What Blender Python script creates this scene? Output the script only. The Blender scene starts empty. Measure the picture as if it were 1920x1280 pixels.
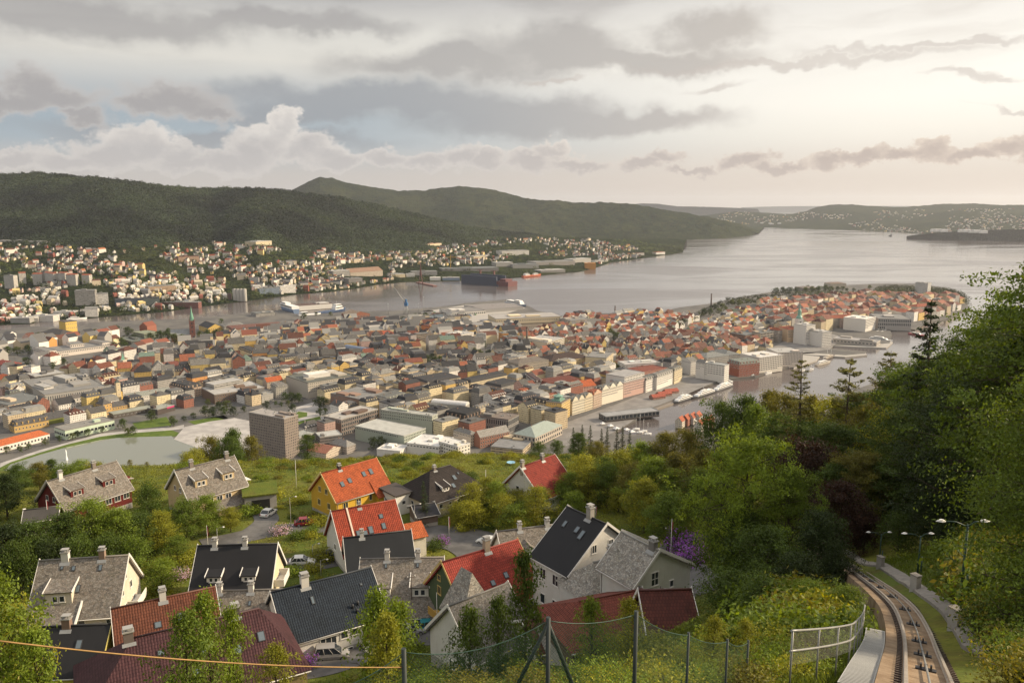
import bpy,bmesh,math,random
import numpy as np
from mathutils import Vector,Matrix
from math import radians as R,sin,cos,tan,atan,atan2,pi,sqrt,exp
random.seed(7);rng=np.random.default_rng(7)
SC=bpy.context.scene
COL=SC.collection
# ------------------------------------------------------------------ camera
CAMZ=300.0
FPX=1500.0
PITCH=math.atan(256/1500)
SP,CP=sin(PITCH),cos(PITCH)
cam=bpy.data.cameras.new('camera');camo=bpy.data.objects.new('camera',cam);COL.objects.link(camo)
camo.location=(0,0,CAMZ);camo.rotation_euler=(pi/2-PITCH,0,0)
cam.sensor_width=36;cam.lens=36*FPX/1920;cam.clip_start=.3;cam.clip_end=300000
SC.camera=camo
# ------------------------------------------------------------------ exposure, sun
SC.view_settings.view_transform='Standard';SC.view_settings.look='None'
SC.view_settings.exposure=0.43;SC.view_settings.gamma=1.0
SC.cycles.max_bounces=6;SC.cycles.diffuse_bounces=2;SC.cycles.glossy_bounces=2
SC.cycles.transmission_bounces=3;SC.cycles.transparent_max_bounces=8;SC.cycles.volume_bounces=0
SC.cycles.use_denoising=True
try:SC.cycles.denoiser='OPENIMAGEDENOISE';SC.cycles.denoising_prefilter='ACCURATE'
except Exception:pass
SUN_AZ,SUN_EL=R(80),R(27)
SUN_DIR=Vector((sin(SUN_AZ)*cos(SUN_EL),cos(SUN_AZ)*cos(SUN_EL),sin(SUN_EL)))
sun=bpy.data.lights.new('sun','SUN');sun.energy=5.0;sun.angle=R(3);sun.color=(1.0,.82,.58)
suno=bpy.data.objects.new('sun',sun);COL.objects.link(suno)
suno.rotation_euler=SUN_DIR.to_track_quat('Z','Y').to_euler();suno.location=(200,200,600)
# ------------------------------------------------------------------ node helpers
class NT:
 def __init__(s,nt):s.nt=nt;s.n=nt.nodes;s.l=nt.links
 def new(s,t,**kw):
  n=s.n.new(t)
  for k,v in kw.items():setattr(n,k,v)
  return n
 def put(s,sock,v):
  if isinstance(v,bpy.types.NodeSocket):s.l.new(v,sock)
  elif isinstance(v,(tuple,list))and len(v)==3 and sock.type=='RGBA':sock.default_value=(*v,1)
  else:sock.default_value=v
 def m(s,op,a,b=None,c=None,clamp=False):
  n=s.new('ShaderNodeMath',operation=op,use_clamp=clamp)
  s.put(n.inputs[0],a)
  if b is not None:s.put(n.inputs[1],b)
  if c is not None:s.put(n.inputs[2],c)
  return n.outputs[0]
 def mix(s,f,a,b,t='MIX'):
  n=s.new('ShaderNodeMix',data_type='RGBA',blend_type=t)
  s.put(n.inputs[0],f);s.put(n.inputs[6],a);s.put(n.inputs[7],b)
  return n.outputs[2]
 def sm(s,v,a,b):
  n=s.new('ShaderNodeMapRange',interpolation_type='SMOOTHSTEP')
  s.put(n.inputs[0],v);n.inputs[1].default_value=a;n.inputs[2].default_value=b
  return n.outputs[0]
 def noise(s,vec,scale,detail=4,rough=.5,dim='3D',dist=0.0):
  n=s.new('ShaderNodeTexNoise',noise_dimensions=dim)
  if vec is not None:s.put(n.inputs['Vector'],vec)
  n.inputs['Scale'].default_value=scale;n.inputs['Detail'].default_value=detail
  n.inputs['Roughness'].default_value=rough;n.inputs['Distortion'].default_value=dist
  return n.outputs[0]
 def comb(s,x,y,z=0.0):
  n=s.new('ShaderNodeCombineXYZ');s.put(n.inputs[0],x);s.put(n.inputs[1],y);s.put(n.inputs[2],z)
  return n.outputs[0]
 def ramp(s,f,pts,interp='LINEAR'):
  n=s.new('ShaderNodeValToRGB');n.color_ramp.interpolation=interp
  e=n.color_ramp.elements
  while len(e)<len(pts):e.new(.5)
  for i,(p,c)in enumerate(pts):e[i].position=p;e[i].color=(*c,1)
  s.put(n.inputs[0],f);return n.outputs[0]
def pxray(X,Y):
 dx,dy=(X-960)/FPX,(Y-640)/FPX
 return Vector((dx,CP-dy*SP,-(SP+dy*CP)))
def P(X,Y,z):
 "world point where the sight line through photo pixel (X, Y) meets height z"
 r=pxray(X,Y);t=(z-CAMZ)/r.z
 return Vector((r.x*t,r.y*t,z))
def PD(X,Y,d):
 "world point on that sight line at ground distance d"
 r=pxray(X,Y);t=d/sqrt(r.x*r.x+r.y*r.y)
 return Vector((r.x*t,r.y*t,CAMZ+r.z*t))
def azel(X,Y):
 r=pxray(X,Y);return(atan2(r.x,r.y)*15,atan2(r.z,sqrt(r.x**2+r.y**2))*15)
# ------------------------------------------------------------------ sky
W=bpy.data.worlds.new('World');SC.world=W;W.use_nodes=True
t=NT(W.node_tree);t.n.clear()
wout=t.new('ShaderNodeOutputWorld');bg=t.new('ShaderNodeBackground');t.l.new(bg.outputs[0],wout.inputs[0])
tc=t.new('ShaderNodeTexCoord');sep=t.new('ShaderNodeSeparateXYZ');t.l.new(tc.outputs['Generated'],sep.inputs[0])
sx,sy,sz=sep.outputs
A=t.m('MULTIPLY',t.m('ARCTAN2',sx,sy),15.0)
E=t.m('MULTIPLY',t.m('ARCSINE',sz),15.0)
Ec=t.m('MAXIMUM',E,0.0)
sky=t.new('ShaderNodeTexSky',sky_type='NISHITA');sky.sun_disc=False
sky.sun_elevation=SUN_EL;sky.sun_rotation=SUN_AZ;sky.altitude=300;sky.air_density=1.0;sky.dust_density=1.5
clear=t.mix(1.0,sky.outputs[0],(.11,.11,.11),'MULTIPLY')
e01=t.m('DIVIDE',Ec,4.2,clamp=True)
left=t.ramp(e01,[(0,(.66,.58,.52)),(.12,(.60,.56,.53)),(.25,(.40,.47,.53)),(.36,(.38,.45,.51)),(.46,(.56,.57,.57)),(.58,(.83,.79,.71)),(.70,(.80,.77,.70)),(.82,(.54,.52,.50)),(1,(.46,.45,.44))])
right=t.ramp(e01,[(0,(.72,.60,.50)),(.12,(.68,.585,.49)),(.22,(.67,.585,.50)),(.30,(.80,.72,.61)),(.40,(1.0,.93,.82)),(.50,(1.02,.975,.89)),(.68,(.93,.88,.81)),(.92,(.82,.78,.72)),(1,(.50,.47,.44))])
base=t.mix(t.sm(A,-4.0,8.5),left,right)
base=t.mix(.10,base,clear)
# a big soft glow round the veiled sun
def gauss(a0,e0,sa,se,aa=None,ee=None):
 da=t.m('DIVIDE',t.m('SUBTRACT',aa if aa is not None else A,a0),sa);de=t.m('DIVIDE',t.m('SUBTRACT',ee if ee is not None else E,e0),se)
 q=t.m('ADD',t.m('MULTIPLY',da,da),t.m('MULTIPLY',de,de))
 return t.m('POWER',2.71828,t.m('MULTIPLY',q,-1.0))
ga,ge=azel(1780,190)
glow=gauss(ga,ge,7.0,1.9)
base=t.mix(t.m('MULTIPLY',glow,.62,clamp=True),base,(1.2,1.14,1.02))
# streaked high cloud, sheared and stretched along the horizon
n0=t.noise(t.comb(t.m('MULTIPLY',A,.22),t.m('MULTIPLY',E,1.0),.3),1.0,6,.55)
wE=t.m('ADD',E,t.m('MULTIPLY',t.m('SUBTRACT',n0,.5),1.4))
n1=t.noise(t.comb(t.m('MULTIPLY',A,.16),t.m('ADD',t.m('MULTIPLY',wE,.95),t.m('MULTIPLY',A,-.06)),3.7),1.0,7,.55)
streak=t.m('MULTIPLY',t.sm(n1,.47,.66),t.sm(E,1.6,3.6))
dark=t.mix(t.sm(A,-3,10),(.37,.36,.365),(.66,.585,.51))
base=t.mix(t.m('MULTIPLY',streak,.60),base,dark)
# warped coordinates for cloud bodies
vec=t.comb(A,E,0.0)
def nz(sc,off,det=5,r=.55):
 return t.m('SUBTRACT',t.noise(t.comb(t.m('ADD',A,off),t.m('MULTIPLY',E,1.35),off),sc,det,r),.5)
wA1=t.m('ADD',A,t.m('MULTIPLY',nz(.7,3),3.0));wE1=t.m('ADD',E,t.m('MULTIPLY',nz(.7,9),1.3))
def blobs(lst,aa,ee,op='MAXIMUM'):
 out=None
 for X,Y,bx,by in lst:
  a0,e0=azel(X,Y)
  g=gauss(a0,e0,bx/100,by/100,aa,ee)
  out=g if out is None else t.m(op,out,g)
 return out
# grey altostratus banks
gmask=blobs([(860,128,240,30),(1060,95,190,40),(1330,55,120,30),(120,22,420,34),(520,45,230,22),(1150,105,330,26)],wA1,wE1)
base=t.mix(t.m('MULTIPLY',t.sm(gmask,.12,.85),.78),base,t.mix(t.sm(A,-2,9),(.40,.385,.38),(.62,.55,.48)))
bmask=blobs([(700,190,330,34),(960,215,240,40),(1150,230,200,26),(560,215,180,26),(420,262,300,20)],wA1,wE1)
base=t.mix(t.m('MULTIPLY',t.sm(bmask,.15,.8),.86),base,t.mix(t.sm(A,-3,5),(.355,.375,.40),(.56,.51,.47)))
wisp=blobs([(1330,158,80,10),(1800,140,60,7),(1050,149,60,5),(1760,75,190,7),(1900,190,60,5),(1500,105,300,9)],wA1,wE1)
base=t.mix(t.m('MULTIPLY',t.sm(wisp,.2,.9),.55),base,(.60,.53,.48))
# low haze band above the hills
base=t.mix(t.m('MULTIPLY',t.sm(E,1.3,.1),.55),base,t.mix(t.sm(A,-6,7),(.60,.56,.53),(.68,.54,.455)))
# grey cumulus
wA2=t.m('ADD',A,t.m('ADD',t.m('MULTIPLY',nz(1.3,5,7,.6),1.0),t.m('MULTIPLY',nz(4.5,5,5,.6),.26)))
wE2=t.m('ADD',E,t.m('ADD',t.m('MULTIPLY',nz(1.3,12,7,.6),.85),t.m('MULTIPLY',nz(4.5,15,5,.6),.22)))
dm=blobs([(330,190,105,40),(270,200,60,26),(60,165,50,42),(100,190,90,28),(20,195,80,22),(160,226,46,16),(395,215,60,22)],wA2,wE2)
base=t.mix(t.m('MULTIPLY',t.sm(dm,.24,.74),.92),base,t.mix(t.sm(dm,.40,.95),(.60,.565,.54),(.42,.40,.395)))
# bright cumulus row
cb=[(540,236,34,28),(520,262,55,32),(580,285,70,35),(470,280,60,40),(640,300,60,25),(430,305,80,30),(255,272,80,36),(200,292,80,35),(120,302,70,26),(330,284,45,28),
 (350,305,70,22),(20,306,45,20),(720,292,55,24),(790,300,70,22),(860,288,55,26),(910,300,50,20),(1040,288,42,22),(1000,305,60,20),(1090,310,70,14),
 (1245,290,44,17),(1200,302,50,14),(1290,316,60,10),(1410,292,42,19),(1370,300,40,15),(1465,308,60,13),(1560,300,45,17),(1620,292,50,17),(1690,296,50,14),
 (1750,286,55,20),(1830,292,50,16),(1890,284,60,20),(1985,285,80,24)]
cm=blobs(cb,wA2,wE2)
cmask=t.sm(cm,.36,.60)
hi=t.mix(t.sm(A,-3,8),(.90,.84,.77),(1.02,.87,.71))
lo=t.mix(t.sm(A,-3,8),(.56,.53,.515),(.52,.42,.37))
shade=t.m('ADD',t.m('MULTIPLY',t.sm(cm,.42,1.05),.55),t.m('MULTIPLY',t.sm(t.m('ADD',E,t.m('MULTIPLY',nz(1.6,21,4),1.6)),1.75,.7),.55),clamp=True)
base=t.mix(t.m('MULTIPLY',cmask,.90),base,t.mix(shade,hi,lo))
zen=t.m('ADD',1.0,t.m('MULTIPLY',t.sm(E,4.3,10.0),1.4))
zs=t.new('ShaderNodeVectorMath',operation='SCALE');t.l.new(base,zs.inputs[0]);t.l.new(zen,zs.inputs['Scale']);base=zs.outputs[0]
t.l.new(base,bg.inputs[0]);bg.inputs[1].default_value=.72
W.cycles.sampling_method='MANUAL';W.cycles.sample_map_resolution=1024
# ------------------------------------------------------------------ mesh and tagging helpers
def tag(o,label=None,cat=None,group=None,kind=None):
 if label:o['label']=label
 if cat:o['category']=cat
 if group:o['group']=group
 if kind:o['kind']=kind
 return o
def empty(name,loc=(0,0,0),rz=0.0,label=None,cat=None,group=None):
 o=bpy.data.objects.new(name,None);COL.objects.link(o)
 o.location=loc;o.rotation_euler=(0,0,rz);o.empty_display_size=.2
 return tag(o,label,cat,group)
def link(name,me,parent=None,color=None,loc=None,rz=None):
 o=bpy.data.objects.new(name,me);COL.objects.link(o)
 if parent is not None:o.parent=parent
 if color is not None:o.color=(*color,1)
 if loc is not None:o.location=loc
 if rz is not None:o.rotation_euler=(0,0,rz)
 return o
def np_mesh(name,verts,faces,mats=(),midx=None,smooth=False,uv=None,col=None):
 "mesh from numpy arrays: verts (n,3); faces (m,k) all of one size"
 me=bpy.data.meshes.new(name);v=np.asarray(verts,np.float32);f=np.asarray(faces,np.int32)
 n,k=f.shape
 me.vertices.add(len(v));me.vertices.foreach_set('co',v.ravel())
 me.loops.add(n*k);me.loops.foreach_set('vertex_index',f.ravel())
 me.polygons.add(n);me.polygons.foreach_set('loop_start',np.arange(0,n*k,k,dtype=np.int32))
 me.polygons.foreach_set('loop_total',np.full(n,k,np.int32))
 if midx is not None:me.polygons.foreach_set('material_index',np.asarray(midx,np.int32))
 if smooth:me.polygons.foreach_set('use_smooth',np.ones(n,bool))
 if uv is not None:
  l=me.uv_layers.new(name='uv');l.data.foreach_set('uv',np.asarray(uv,np.float32).ravel())
 if col is not None:
  a=me.color_attributes.new('col','FLOAT_COLOR','CORNER');a.data.foreach_set('color',np.asarray(col,np.float32).ravel())
 for m in mats:me.materials.append(m)
 me.update();me.validate();return me
class MB:
 "collects faces of one part; build() makes ONE mesh; uv in metres along every face"
 def __init__(s):s.v=[];s.f=[];s.mi=[];s.sm=[]
 def poly(s,pts,mi=0,smooth=False):
  i=len(s.v);s.v+=[tuple(p)for p in pts];s.f.append(list(range(i,i+len(pts))));s.mi.append(mi);s.sm.append(smooth)
 def box(s,x0,y0,z0,x1,y1,z1,mi=0,M=None,bottom=True):
  c=[Vector(p)for p in((x0,y0,z0),(x1,y0,z0),(x1,y1,z0),(x0,y1,z0),(x0,y0,z1),(x1,y0,z1),(x1,y1,z1),(x0,y1,z1))]
  if M is not None:c=[M@p for p in c]
  for q in((0,1,5,4),(1,2,6,5),(2,3,7,6),(3,0,4,7),(4,5,6,7))+(((3,2,1,0),)if bottom else()):
   s.poly([c[k]for k in q],mi)
 def slab(s,pts,th,mi=0,mi_edge=None):
  "a flat polygon given thickness th against its normal"
  pts=[Vector(p)for p in pts];n=(pts[1]-pts[0]).cross(pts[2]-pts[0]).normalized();lo=[p-n*th for p in pts]
  s.poly(pts,mi);s.poly(lo[::-1],mi);me=mi if mi_edge is None else mi_edge
  for i in range(len(pts)):
   j=(i+1)%len(pts);s.poly([pts[i],lo[i],lo[j],pts[j]],me)
 def tube(s,pts,r,seg=6,mi=0,cap=True,r2=None):
  pts=[Vector(p)for p in pts];n=len(pts);rings=[]
  for i,p in enumerate(pts):
   d=(pts[min(i+1,n-1)]-pts[max(i-1,0)]).normalized()
   a=d.cross(Vector((0,0,1))if abs(d.z)<.95 else Vector((1,0,0))).normalized();b=d.cross(a)
   rr=r if r2 is None else r+(r2-r)*i/(n-1)
   if isinstance(r,(list,tuple)):rr=r[i]
   i0=len(s.v);s.v+=[tuple(p+(a*cos(2*pi*k/seg)+b*sin(2*pi*k/seg))*rr)for k in range(seg)];rings.append(i0)
  for a,b in zip(rings,rings[1:]):
   for k in range(seg):
    s.f.append([a+k,a+(k+1)%seg,b+(k+1)%seg,b+k]);s.mi.append(mi);s.sm.append(True)
  if cap:
   s.f.append([rings[0]+k for k in range(seg)][::-1]);s.f.append([rings[-1]+k for k in range(seg)]);s.mi+=[mi,mi];s.sm+=[False,False]
 def lathe(s,prof,seg=12,c=(0,0,0),mi=0,smooth=True):
  i0=len(s.v)
  for r,z in prof:s.v+=[(c[0]+r*cos(2*pi*k/seg),c[1]+r*sin(2*pi*k/seg),c[2]+z)for k in range(seg)]
  for j in range(len(prof)-1):
   for k in range(seg):
    a=i0+j*seg;s.f.append([a+k,a+(k+1)%seg,a+seg+(k+1)%seg,a+seg+k]);s.mi.append(mi);s.sm.append(smooth)
 def mesh(s,name,mats):
  me=bpy.data.meshes.new(name);me.from_pydata(s.v,[],s.f)
  me.polygons.foreach_set('material_index',s.mi);me.polygons.foreach_set('use_smooth',s.sm)
  for m in(mats if isinstance(mats,(list,tuple))else[mats]):me.materials.append(m)
  uv=me.uv_layers.new(name='uv');d=uv.data
  for p in me.polygons:
   n=p.normal
   if abs(n.z)>.995:u,w=Vector((1,0,0)),Vector((0,1,0))
   else:u=Vector((-n.y,n.x,0)).normalized();w=n.cross(u)
   for li in p.loop_indices:
    co=me.vertices[me.loops[li].vertex_index].co;d[li].uv=(co.dot(u),co.dot(w))
  me.update();return me
 def build(s,name,mats,parent=None,color=None,loc=None,rz=None):
  return link(name,s.mesh(name,mats),parent,color,loc,rz)
 def __bool__(s):return bool(s.f)
# ------------------------------------------------------------------ materials
MATS={}
def mat(name):
 m=bpy.data.materials.new(name);m.use_nodes=True;t=NT(m.node_tree);t.n.clear()
 out=t.new('ShaderNodeOutputMaterial');b=t.new('ShaderNodeBsdfPrincipled');t.l.new(b.outputs[0],out.inputs[0])
 MATS[name]=m;t.b=b;t.out=out;return m,t
def bump(t,h,strength=.4,dist=.05):
 n=t.new('ShaderNodeBump');n.inputs['Strength'].default_value=strength;n.inputs['Distance'].default_value=dist
 t.l.new(h,n.inputs['Height']);t.l.new(n.outputs[0],t.b.inputs['Normal'])
def uvv(t):return t.new('ShaderNodeTexCoord').outputs['UV']
def objc(t):return t.new('ShaderNodeTexCoord').outputs['Object']
def ocol(t):return t.new('ShaderNodeObjectInfo').outputs['Color']
def orand(t):return t.new('ShaderNodeObjectInfo').outputs['Random']
def wpos(t):return t.new('ShaderNodeNewGeometry').outputs['Position']
def scale3(t,v,s):
 n=t.new('ShaderNodeVectorMath',operation='MULTIPLY');t.put(n.inputs[0],v);n.inputs[1].default_value=s;return n.outputs[0]
def rough(t,v,spec=.35):
 t.put(t.b.inputs['Roughness'],v);t.b.inputs['Specular IOR Level'].default_value=spec
def plain(name,col,r=.6,spec=.4,metal=0.0,nscale=None,namt=.15):
 m,t=mat(name);c=col
 if nscale:c=t.mix(t.m('MULTIPLY',t.noise(objc(t),nscale,5),1.0),tuple(x*(1-namt)for x in col),tuple(x*(1+namt)for x in col))
 t.put(t.b.inputs['Base Color'],c);rough(t,r,spec);t.b.inputs['Metallic'].default_value=metal;return m
def wall_mat(name,boards=False,brick=False):
 "painted wall in the object's own colour; weathered by noise; optional clapboard or bricks"
 m,t=mat(name);u=uvv(t);c=ocol(t)
 n=t.noise(objc(t),.55,6,.6);n2=t.noise(scale3(t,u,(6,.5,1)),1.0,4,.6)
 c=t.mix(t.m('MULTIPLY',t.sm(n,.35,.75),.35),c,t.mix(1,c,(.68,.64,.58),'MULTIPLY'))
 c=t.mix(t.m('MULTIPLY',t.sm(n2,.5,.8),.3),c,t.mix(1,c,(.66,.62,.57),'MULTIPLY'))
 if boards:
  sp=t.new('ShaderNodeSeparateXYZ');t.l.new(u,sp.inputs[0])
  f=t.m('FRACT',t.m('MULTIPLY',sp.outputs[1],6.0));bump(t,f,.5,.03)
 if brick:
  bt=t.new('ShaderNodeTexBrick');t.l.new(u,bt.inputs[0]);bt.inputs['Scale'].default_value=2.2
  t.put(bt.inputs['Color1'],t.mix(1,c,(1.15,1.1,1.05),'MULTIPLY'));t.put(bt.inputs['Color2'],t.mix(1,c,(.75,.75,.75),'MULTIPLY'));t.put(bt.inputs['Mortar'],t.mix(.4,c,(.45,.42,.38)))
  c=bt.outputs[0]
 t.put(t.b.inputs['Base Color'],c);rough(t,.75,.25);return m
def roof_mat(name,kind):
 "roof covering in the object's own colour: tile, slate, felt or sheet"
 m,t=mat(name);u=uvv(t);c=ocol(t);sp=t.new('ShaderNodeSeparateXYZ');t.l.new(u,sp.inputs[0])
 x,y=sp.outputs[0],sp.outputs[1];n=t.noise(objc(t),.4,6,.62);r=.6
 if kind=='tile':
  bt=t.new('ShaderNodeTexBrick');t.l.new(u,bt.inputs[0]);bt.inputs['Scale'].default_value=1.0
  bt.inputs['Brick Width'].default_value=.30;bt.inputs['Row Height'].default_value=.36;bt.inputs['Mortar Size'].default_value=.018;bt.inputs['Bias'].default_value=-.1
  t.put(bt.inputs['Color1'],t.mix(1,c,(1.18,1.15,1.1),'MULTIPLY'));t.put(bt.inputs['Color2'],t.mix(1,c,(.78,.76,.76),'MULTIPLY'));t.put(bt.inputs['Mortar'],t.mix(1,c,(.35,.33,.33),'MULTIPLY'))
  c2=bt.outputs[0]
  h=t.m('ADD',t.m('MULTIPLY',t.m('FRACT',t.m('DIVIDE',y,.36)),-.6),t.m('ABSOLUTE',t.m('SINE',t.m('MULTIPLY',x,pi/.30))))
  bump(t,h,.8,.05);st=t.noise(scale3(t,u,(2.2,.35,1)),1.0,5,.6);c=t.mix(t.m('MULTIPLY',t.sm(n,.42,.72),.6),c2,t.mix(1,c2,(.50,.52,.46),'MULTIPLY'));c=t.mix(t.m('MULTIPLY',t.sm(st,.5,.75),.45),c,t.mix(1,c,(.55,.55,.52),'MULTIPLY'))
 elif kind=='slate':
  v=t.new('ShaderNodeTexVoronoi');t.l.new(scale3(t,u,(3.6,4.6,1)),v.inputs[0]);v.inputs['Scale'].default_value=1.0
  sv=t.new('ShaderNodeSeparateColor');t.l.new(v.outputs['Color'],sv.inputs[0])
  k=t.m('ADD',t.m('MULTIPLY',sv.outputs[0],.75),.58)
  vv=t.new('ShaderNodeVectorMath',operation='SCALE');t.l.new(c,vv.inputs[0]);t.l.new(k,vv.inputs['Scale'])
  c2=t.mix(t.m('MULTIPLY',sv.outputs[1],.35),vv.outputs[0],t.mix(1,c,(1.15,.92,.72),'MULTIPLY'))
  v2=t.new('ShaderNodeTexVoronoi',feature='DISTANCE_TO_EDGE');t.l.new(scale3(t,u,(3.6,4.6,1)),v2.inputs[0]);v2.inputs['Scale'].default_value=1.0
  c=t.mix(t.sm(v2.outputs['Distance'],.10,.0),c2,t.mix(1,c2,(.45,.45,.45),'MULTIPLY'))
  c=t.mix(t.m('MULTIPLY',t.sm(n,.5,.75),.4),c,t.mix(1,c,(.75,.78,.6),'MULTIPLY'))
  bump(t,sv.outputs[2],.5,.03);r=.65
 elif kind=='sheet':
  f=t.m('ABSOLUTE',t.m('SUBTRACT',t.m('FRACT',t.m('MULTIPLY',x,1.6)),.5));bump(t,t.sm(f,.42,.5),.6,.04)
  c=t.mix(t.m('MULTIPLY',t.sm(n,.4,.75),.5),c,t.mix(1,c,(.62,.58,.55),'MULTIPLY'));r=.5
 else:
  n2=t.noise(objc(t),.12,5,.6);st=t.noise(scale3(t,u,(1.2,.25,1)),1.0,4)
  c=t.mix(t.m('MULTIPLY',t.sm(n2,.4,.7),.5),c,t.mix(1,c,(.6,.6,.58),'MULTIPLY'))
  c=t.mix(t.m('MULTIPLY',t.sm(st,.5,.75),.4),c,t.mix(1,c,(1.35,1.32,1.28),'MULTIPLY'))
  c=t.mix(t.m('MULTIPLY',t.sm(n,.5,.75),.35),c,t.mix(1,c,(.7,.7,.7),'MULTIPLY'))
 t.put(t.b.inputs['Base Color'],c);rough(t,max(r,.7),.2);return m
def grid_windows(name,pitch_u,pitch_v,wu,wv,glass=(.035,.04,.045),band=False):
 "facade with the window pattern of small far buildings, laid out in metres on each wall"
 m,t=mat(name);u=uvv(t);c=ocol(t);sp=t.new('ShaderNodeSeparateXYZ');t.l.new(u,sp.inputs[0])
 fu=t.m('ABSOLUTE',t.m('SUBTRACT',t.m('FRACT',t.m('DIVIDE',sp.outputs[0],pitch_u)),.5))
 fv=t.m('ABSOLUTE',t.m('SUBTRACT',t.m('FRACT',t.m('DIVIDE',sp.outputs[1],pitch_v)),.5))
 a=t.m('LESS_THAN',fv,wv/pitch_v/2)
 if not band:a=t.m('MULTIPLY',a,t.m('LESS_THAN',fu,wu/pitch_u/2))
 else:a=t.m('MULTIPLY',a,t.m('LESS_THAN',fu,.47))
 cell=t.comb(t.m('FLOOR',t.m('DIVIDE',sp.outputs[0],pitch_u)),t.m('FLOOR',t.m('DIVIDE',sp.outputs[1],pitch_v)),orand(t))
 wn=t.new('ShaderNodeTexWhiteNoise');t.l.new(cell,wn.inputs[0])
 g=t.mix(t.m('MULTIPLY',wn.outputs[0],.8),glass,t.mix(.75,(.10,.105,.11),c))
 n=t.noise(objc(t),.15,5,.6);c2=t.mix(t.m('MULTIPLY',t.sm(n,.4,.75),.35),c,t.mix(1,c,(.7,.66,.62),'MULTIPLY'))
 nz=t.new('ShaderNodeSeparateXYZ');t.l.new(t.new('ShaderNodeNewGeometry').outputs['True Normal'],nz.inputs[0])
 a=t.m('MULTIPLY',a,t.m('LESS_THAN',t.m('ABSOLUTE',nz.outputs[2]),.3))
 t.put(t.b.inputs['Base Color'],t.mix(a,c2,g));rough(t,t.m('SUBTRACT',.75,t.m('MULTIPLY',a,.55)),.35);return m
M_wall=wall_mat('painted_wall');M_board=wall_mat('clapboard',boards=True);M_brick=wall_mat('brickwork',brick=True)
M_tile=roof_mat('roof_tiles','tile');M_slate=roof_mat('slate_roof','slate');M_felt=roof_mat('roof_felt','felt');M_sheet=roof_mat('sheet_roof','sheet')
M_face=grid_windows('house_front',2.3,2.9,1.05,1.5);M_block=grid_windows('block_front',2.9,3.3,1.5,1.8);M_bandf=grid_windows('band_front',5.0,3.3,1,1.45,band=True)
M_glass=plain('window_glass',(.030,.036,.042),.06,.6);M_glass2=plain('pale_glass',(.10,.13,.15),.08,.6)
M_white=plain('white_paint',(.72,.70,.66),.5,.4,nscale=1.5);M_dark=plain('dark_metal',(.03,.03,.032),.5)
M_steel=plain('galvanised_steel',(.27,.27,.26),.5,.4,.4,2.0,.25);M_conc=plain('concrete',(.34,.32,.29),.85,.2,nscale=.8,namt=.35)
def colored(name,r=.5,spec=.4,nsc=1.0):
 m,t=mat(name);c=ocol(t);n=t.noise(objc(t),nsc,5,.6)
 t.put(t.b.inputs['Base Color'],t.mix(t.m('MULTIPLY',t.sm(n,.4,.8),.35),c,t.mix(1,c,(.65,.62,.6),'MULTIPLY')));rough(t,r,spec);return m
M_col=colored('paint_any_colour');M_metal=colored('old_metal',.55,.4,.4)
M_carpaint=colored('car_paint',.22,.6,.3)
# ------------------------------------------------------------------ smooth value noise for shapes (numpy)
_perm=np.random.default_rng(3).random((64,64))
def vnoise(x,y):
 x=np.asarray(x,float);y=np.asarray(y,float);xi=np.floor(x).astype(int);yi=np.floor(y).astype(int)
 fx=x-xi;fy=y-yi;fx=fx*fx*(3-2*fx);fy=fy*fy*(3-2*fy);g=lambda a,b:_perm[a%64,b%64]
 return(g(xi,yi)*(1-fx)+g(xi+1,yi)*fx)*(1-fy)+(g(xi,yi+1)*(1-fx)+g(xi+1,yi+1)*fx)*fy-.5
def fbm(x,y,o=5):
 s=0;a=1.0
 for i in range(o):s=s+a*vnoise(np.asarray(x)*2**i+i*17.3,np.asarray(y)*2**i+i*9.1);a*=.5
 return s
def grid_faces(nr,nc):
 i=np.arange((nr-1)*(nc-1));r,c=i//(nc-1),i%(nc-1);a=r*nc+c
 return np.stack([a,a+1,a+nc+1,a+nc],1)
# ------------------------------------------------------------------ near hillside: height table, bicubic by smooth interpolation
TX=np.array([-260,-100,-40,0,20,40,80,160,320],float)
TY=np.array([-30,5,15,25,40,55,70,85,100,130,160,190,215,240,300,400,550,690,760],float)
TZ=np.array([
[301,300,299,299,300,304,312,325,345],[290,291,292,293.2,294.6,299,307,321,340],[283.5,285.5,287,289.5,290.2,294,303,318,336],
[276,278.5,279.5,283.5,285.6,290,299,313,331],[265,267,268.5,273,279,283,291,305,322],[256,257.5,258.5,262.5,271.5,277,284,297,314],
[248,249,249.6,253,263,269,277,290,306],[244,244.8,245.2,247.5,255.5,263,270,283,298],[242,243,243.4,244.6,250,257,264,276,291],
[240.5,241.6,242,242,244.6,249,256,266,279],[238,239.6,240,240,240.5,242.5,247,256,268],[233,235.4,236.6,236.8,236.4,236.4,240,247,257],
[224,226,229.6,231,230.6,230.4,232,238,247],[207,210,215,218,218.6,219,220,226,234],[168,171,176,181,183,183.5,185,190,198],
[112,114,118,122,124,125,126,130,136],[44,45,47,49,50,50,51,54,58],[2.2,2.2,2.2,2.2,2.2,2.2,2.2,2.2,2.2],[-2,-2,-2,-2,-2,-2,-2,-2,-2]],float)
def _pchip_axis(xs,Z,x):
 "monotone cubic (Fritsch-Carlson) along axis 0"
 h=np.diff(xs)[:,None];d=np.diff(Z,axis=0)/h;m=np.zeros_like(Z);m[0],m[-1]=d[0],d[-1]
 same=d[:-1]*d[1:]>0;hm=np.where(same,2*d[:-1]*d[1:]/np.where(same,d[:-1]+d[1:],1),0);m[1:-1]=hm
 i=np.clip(np.searchsorted(xs,x)-1,0,len(xs)-2);hh=(xs[i+1]-xs[i]);s=np.clip((x-xs[i])/hh,-.5,1.5)
 return i,s,hh,m
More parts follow.
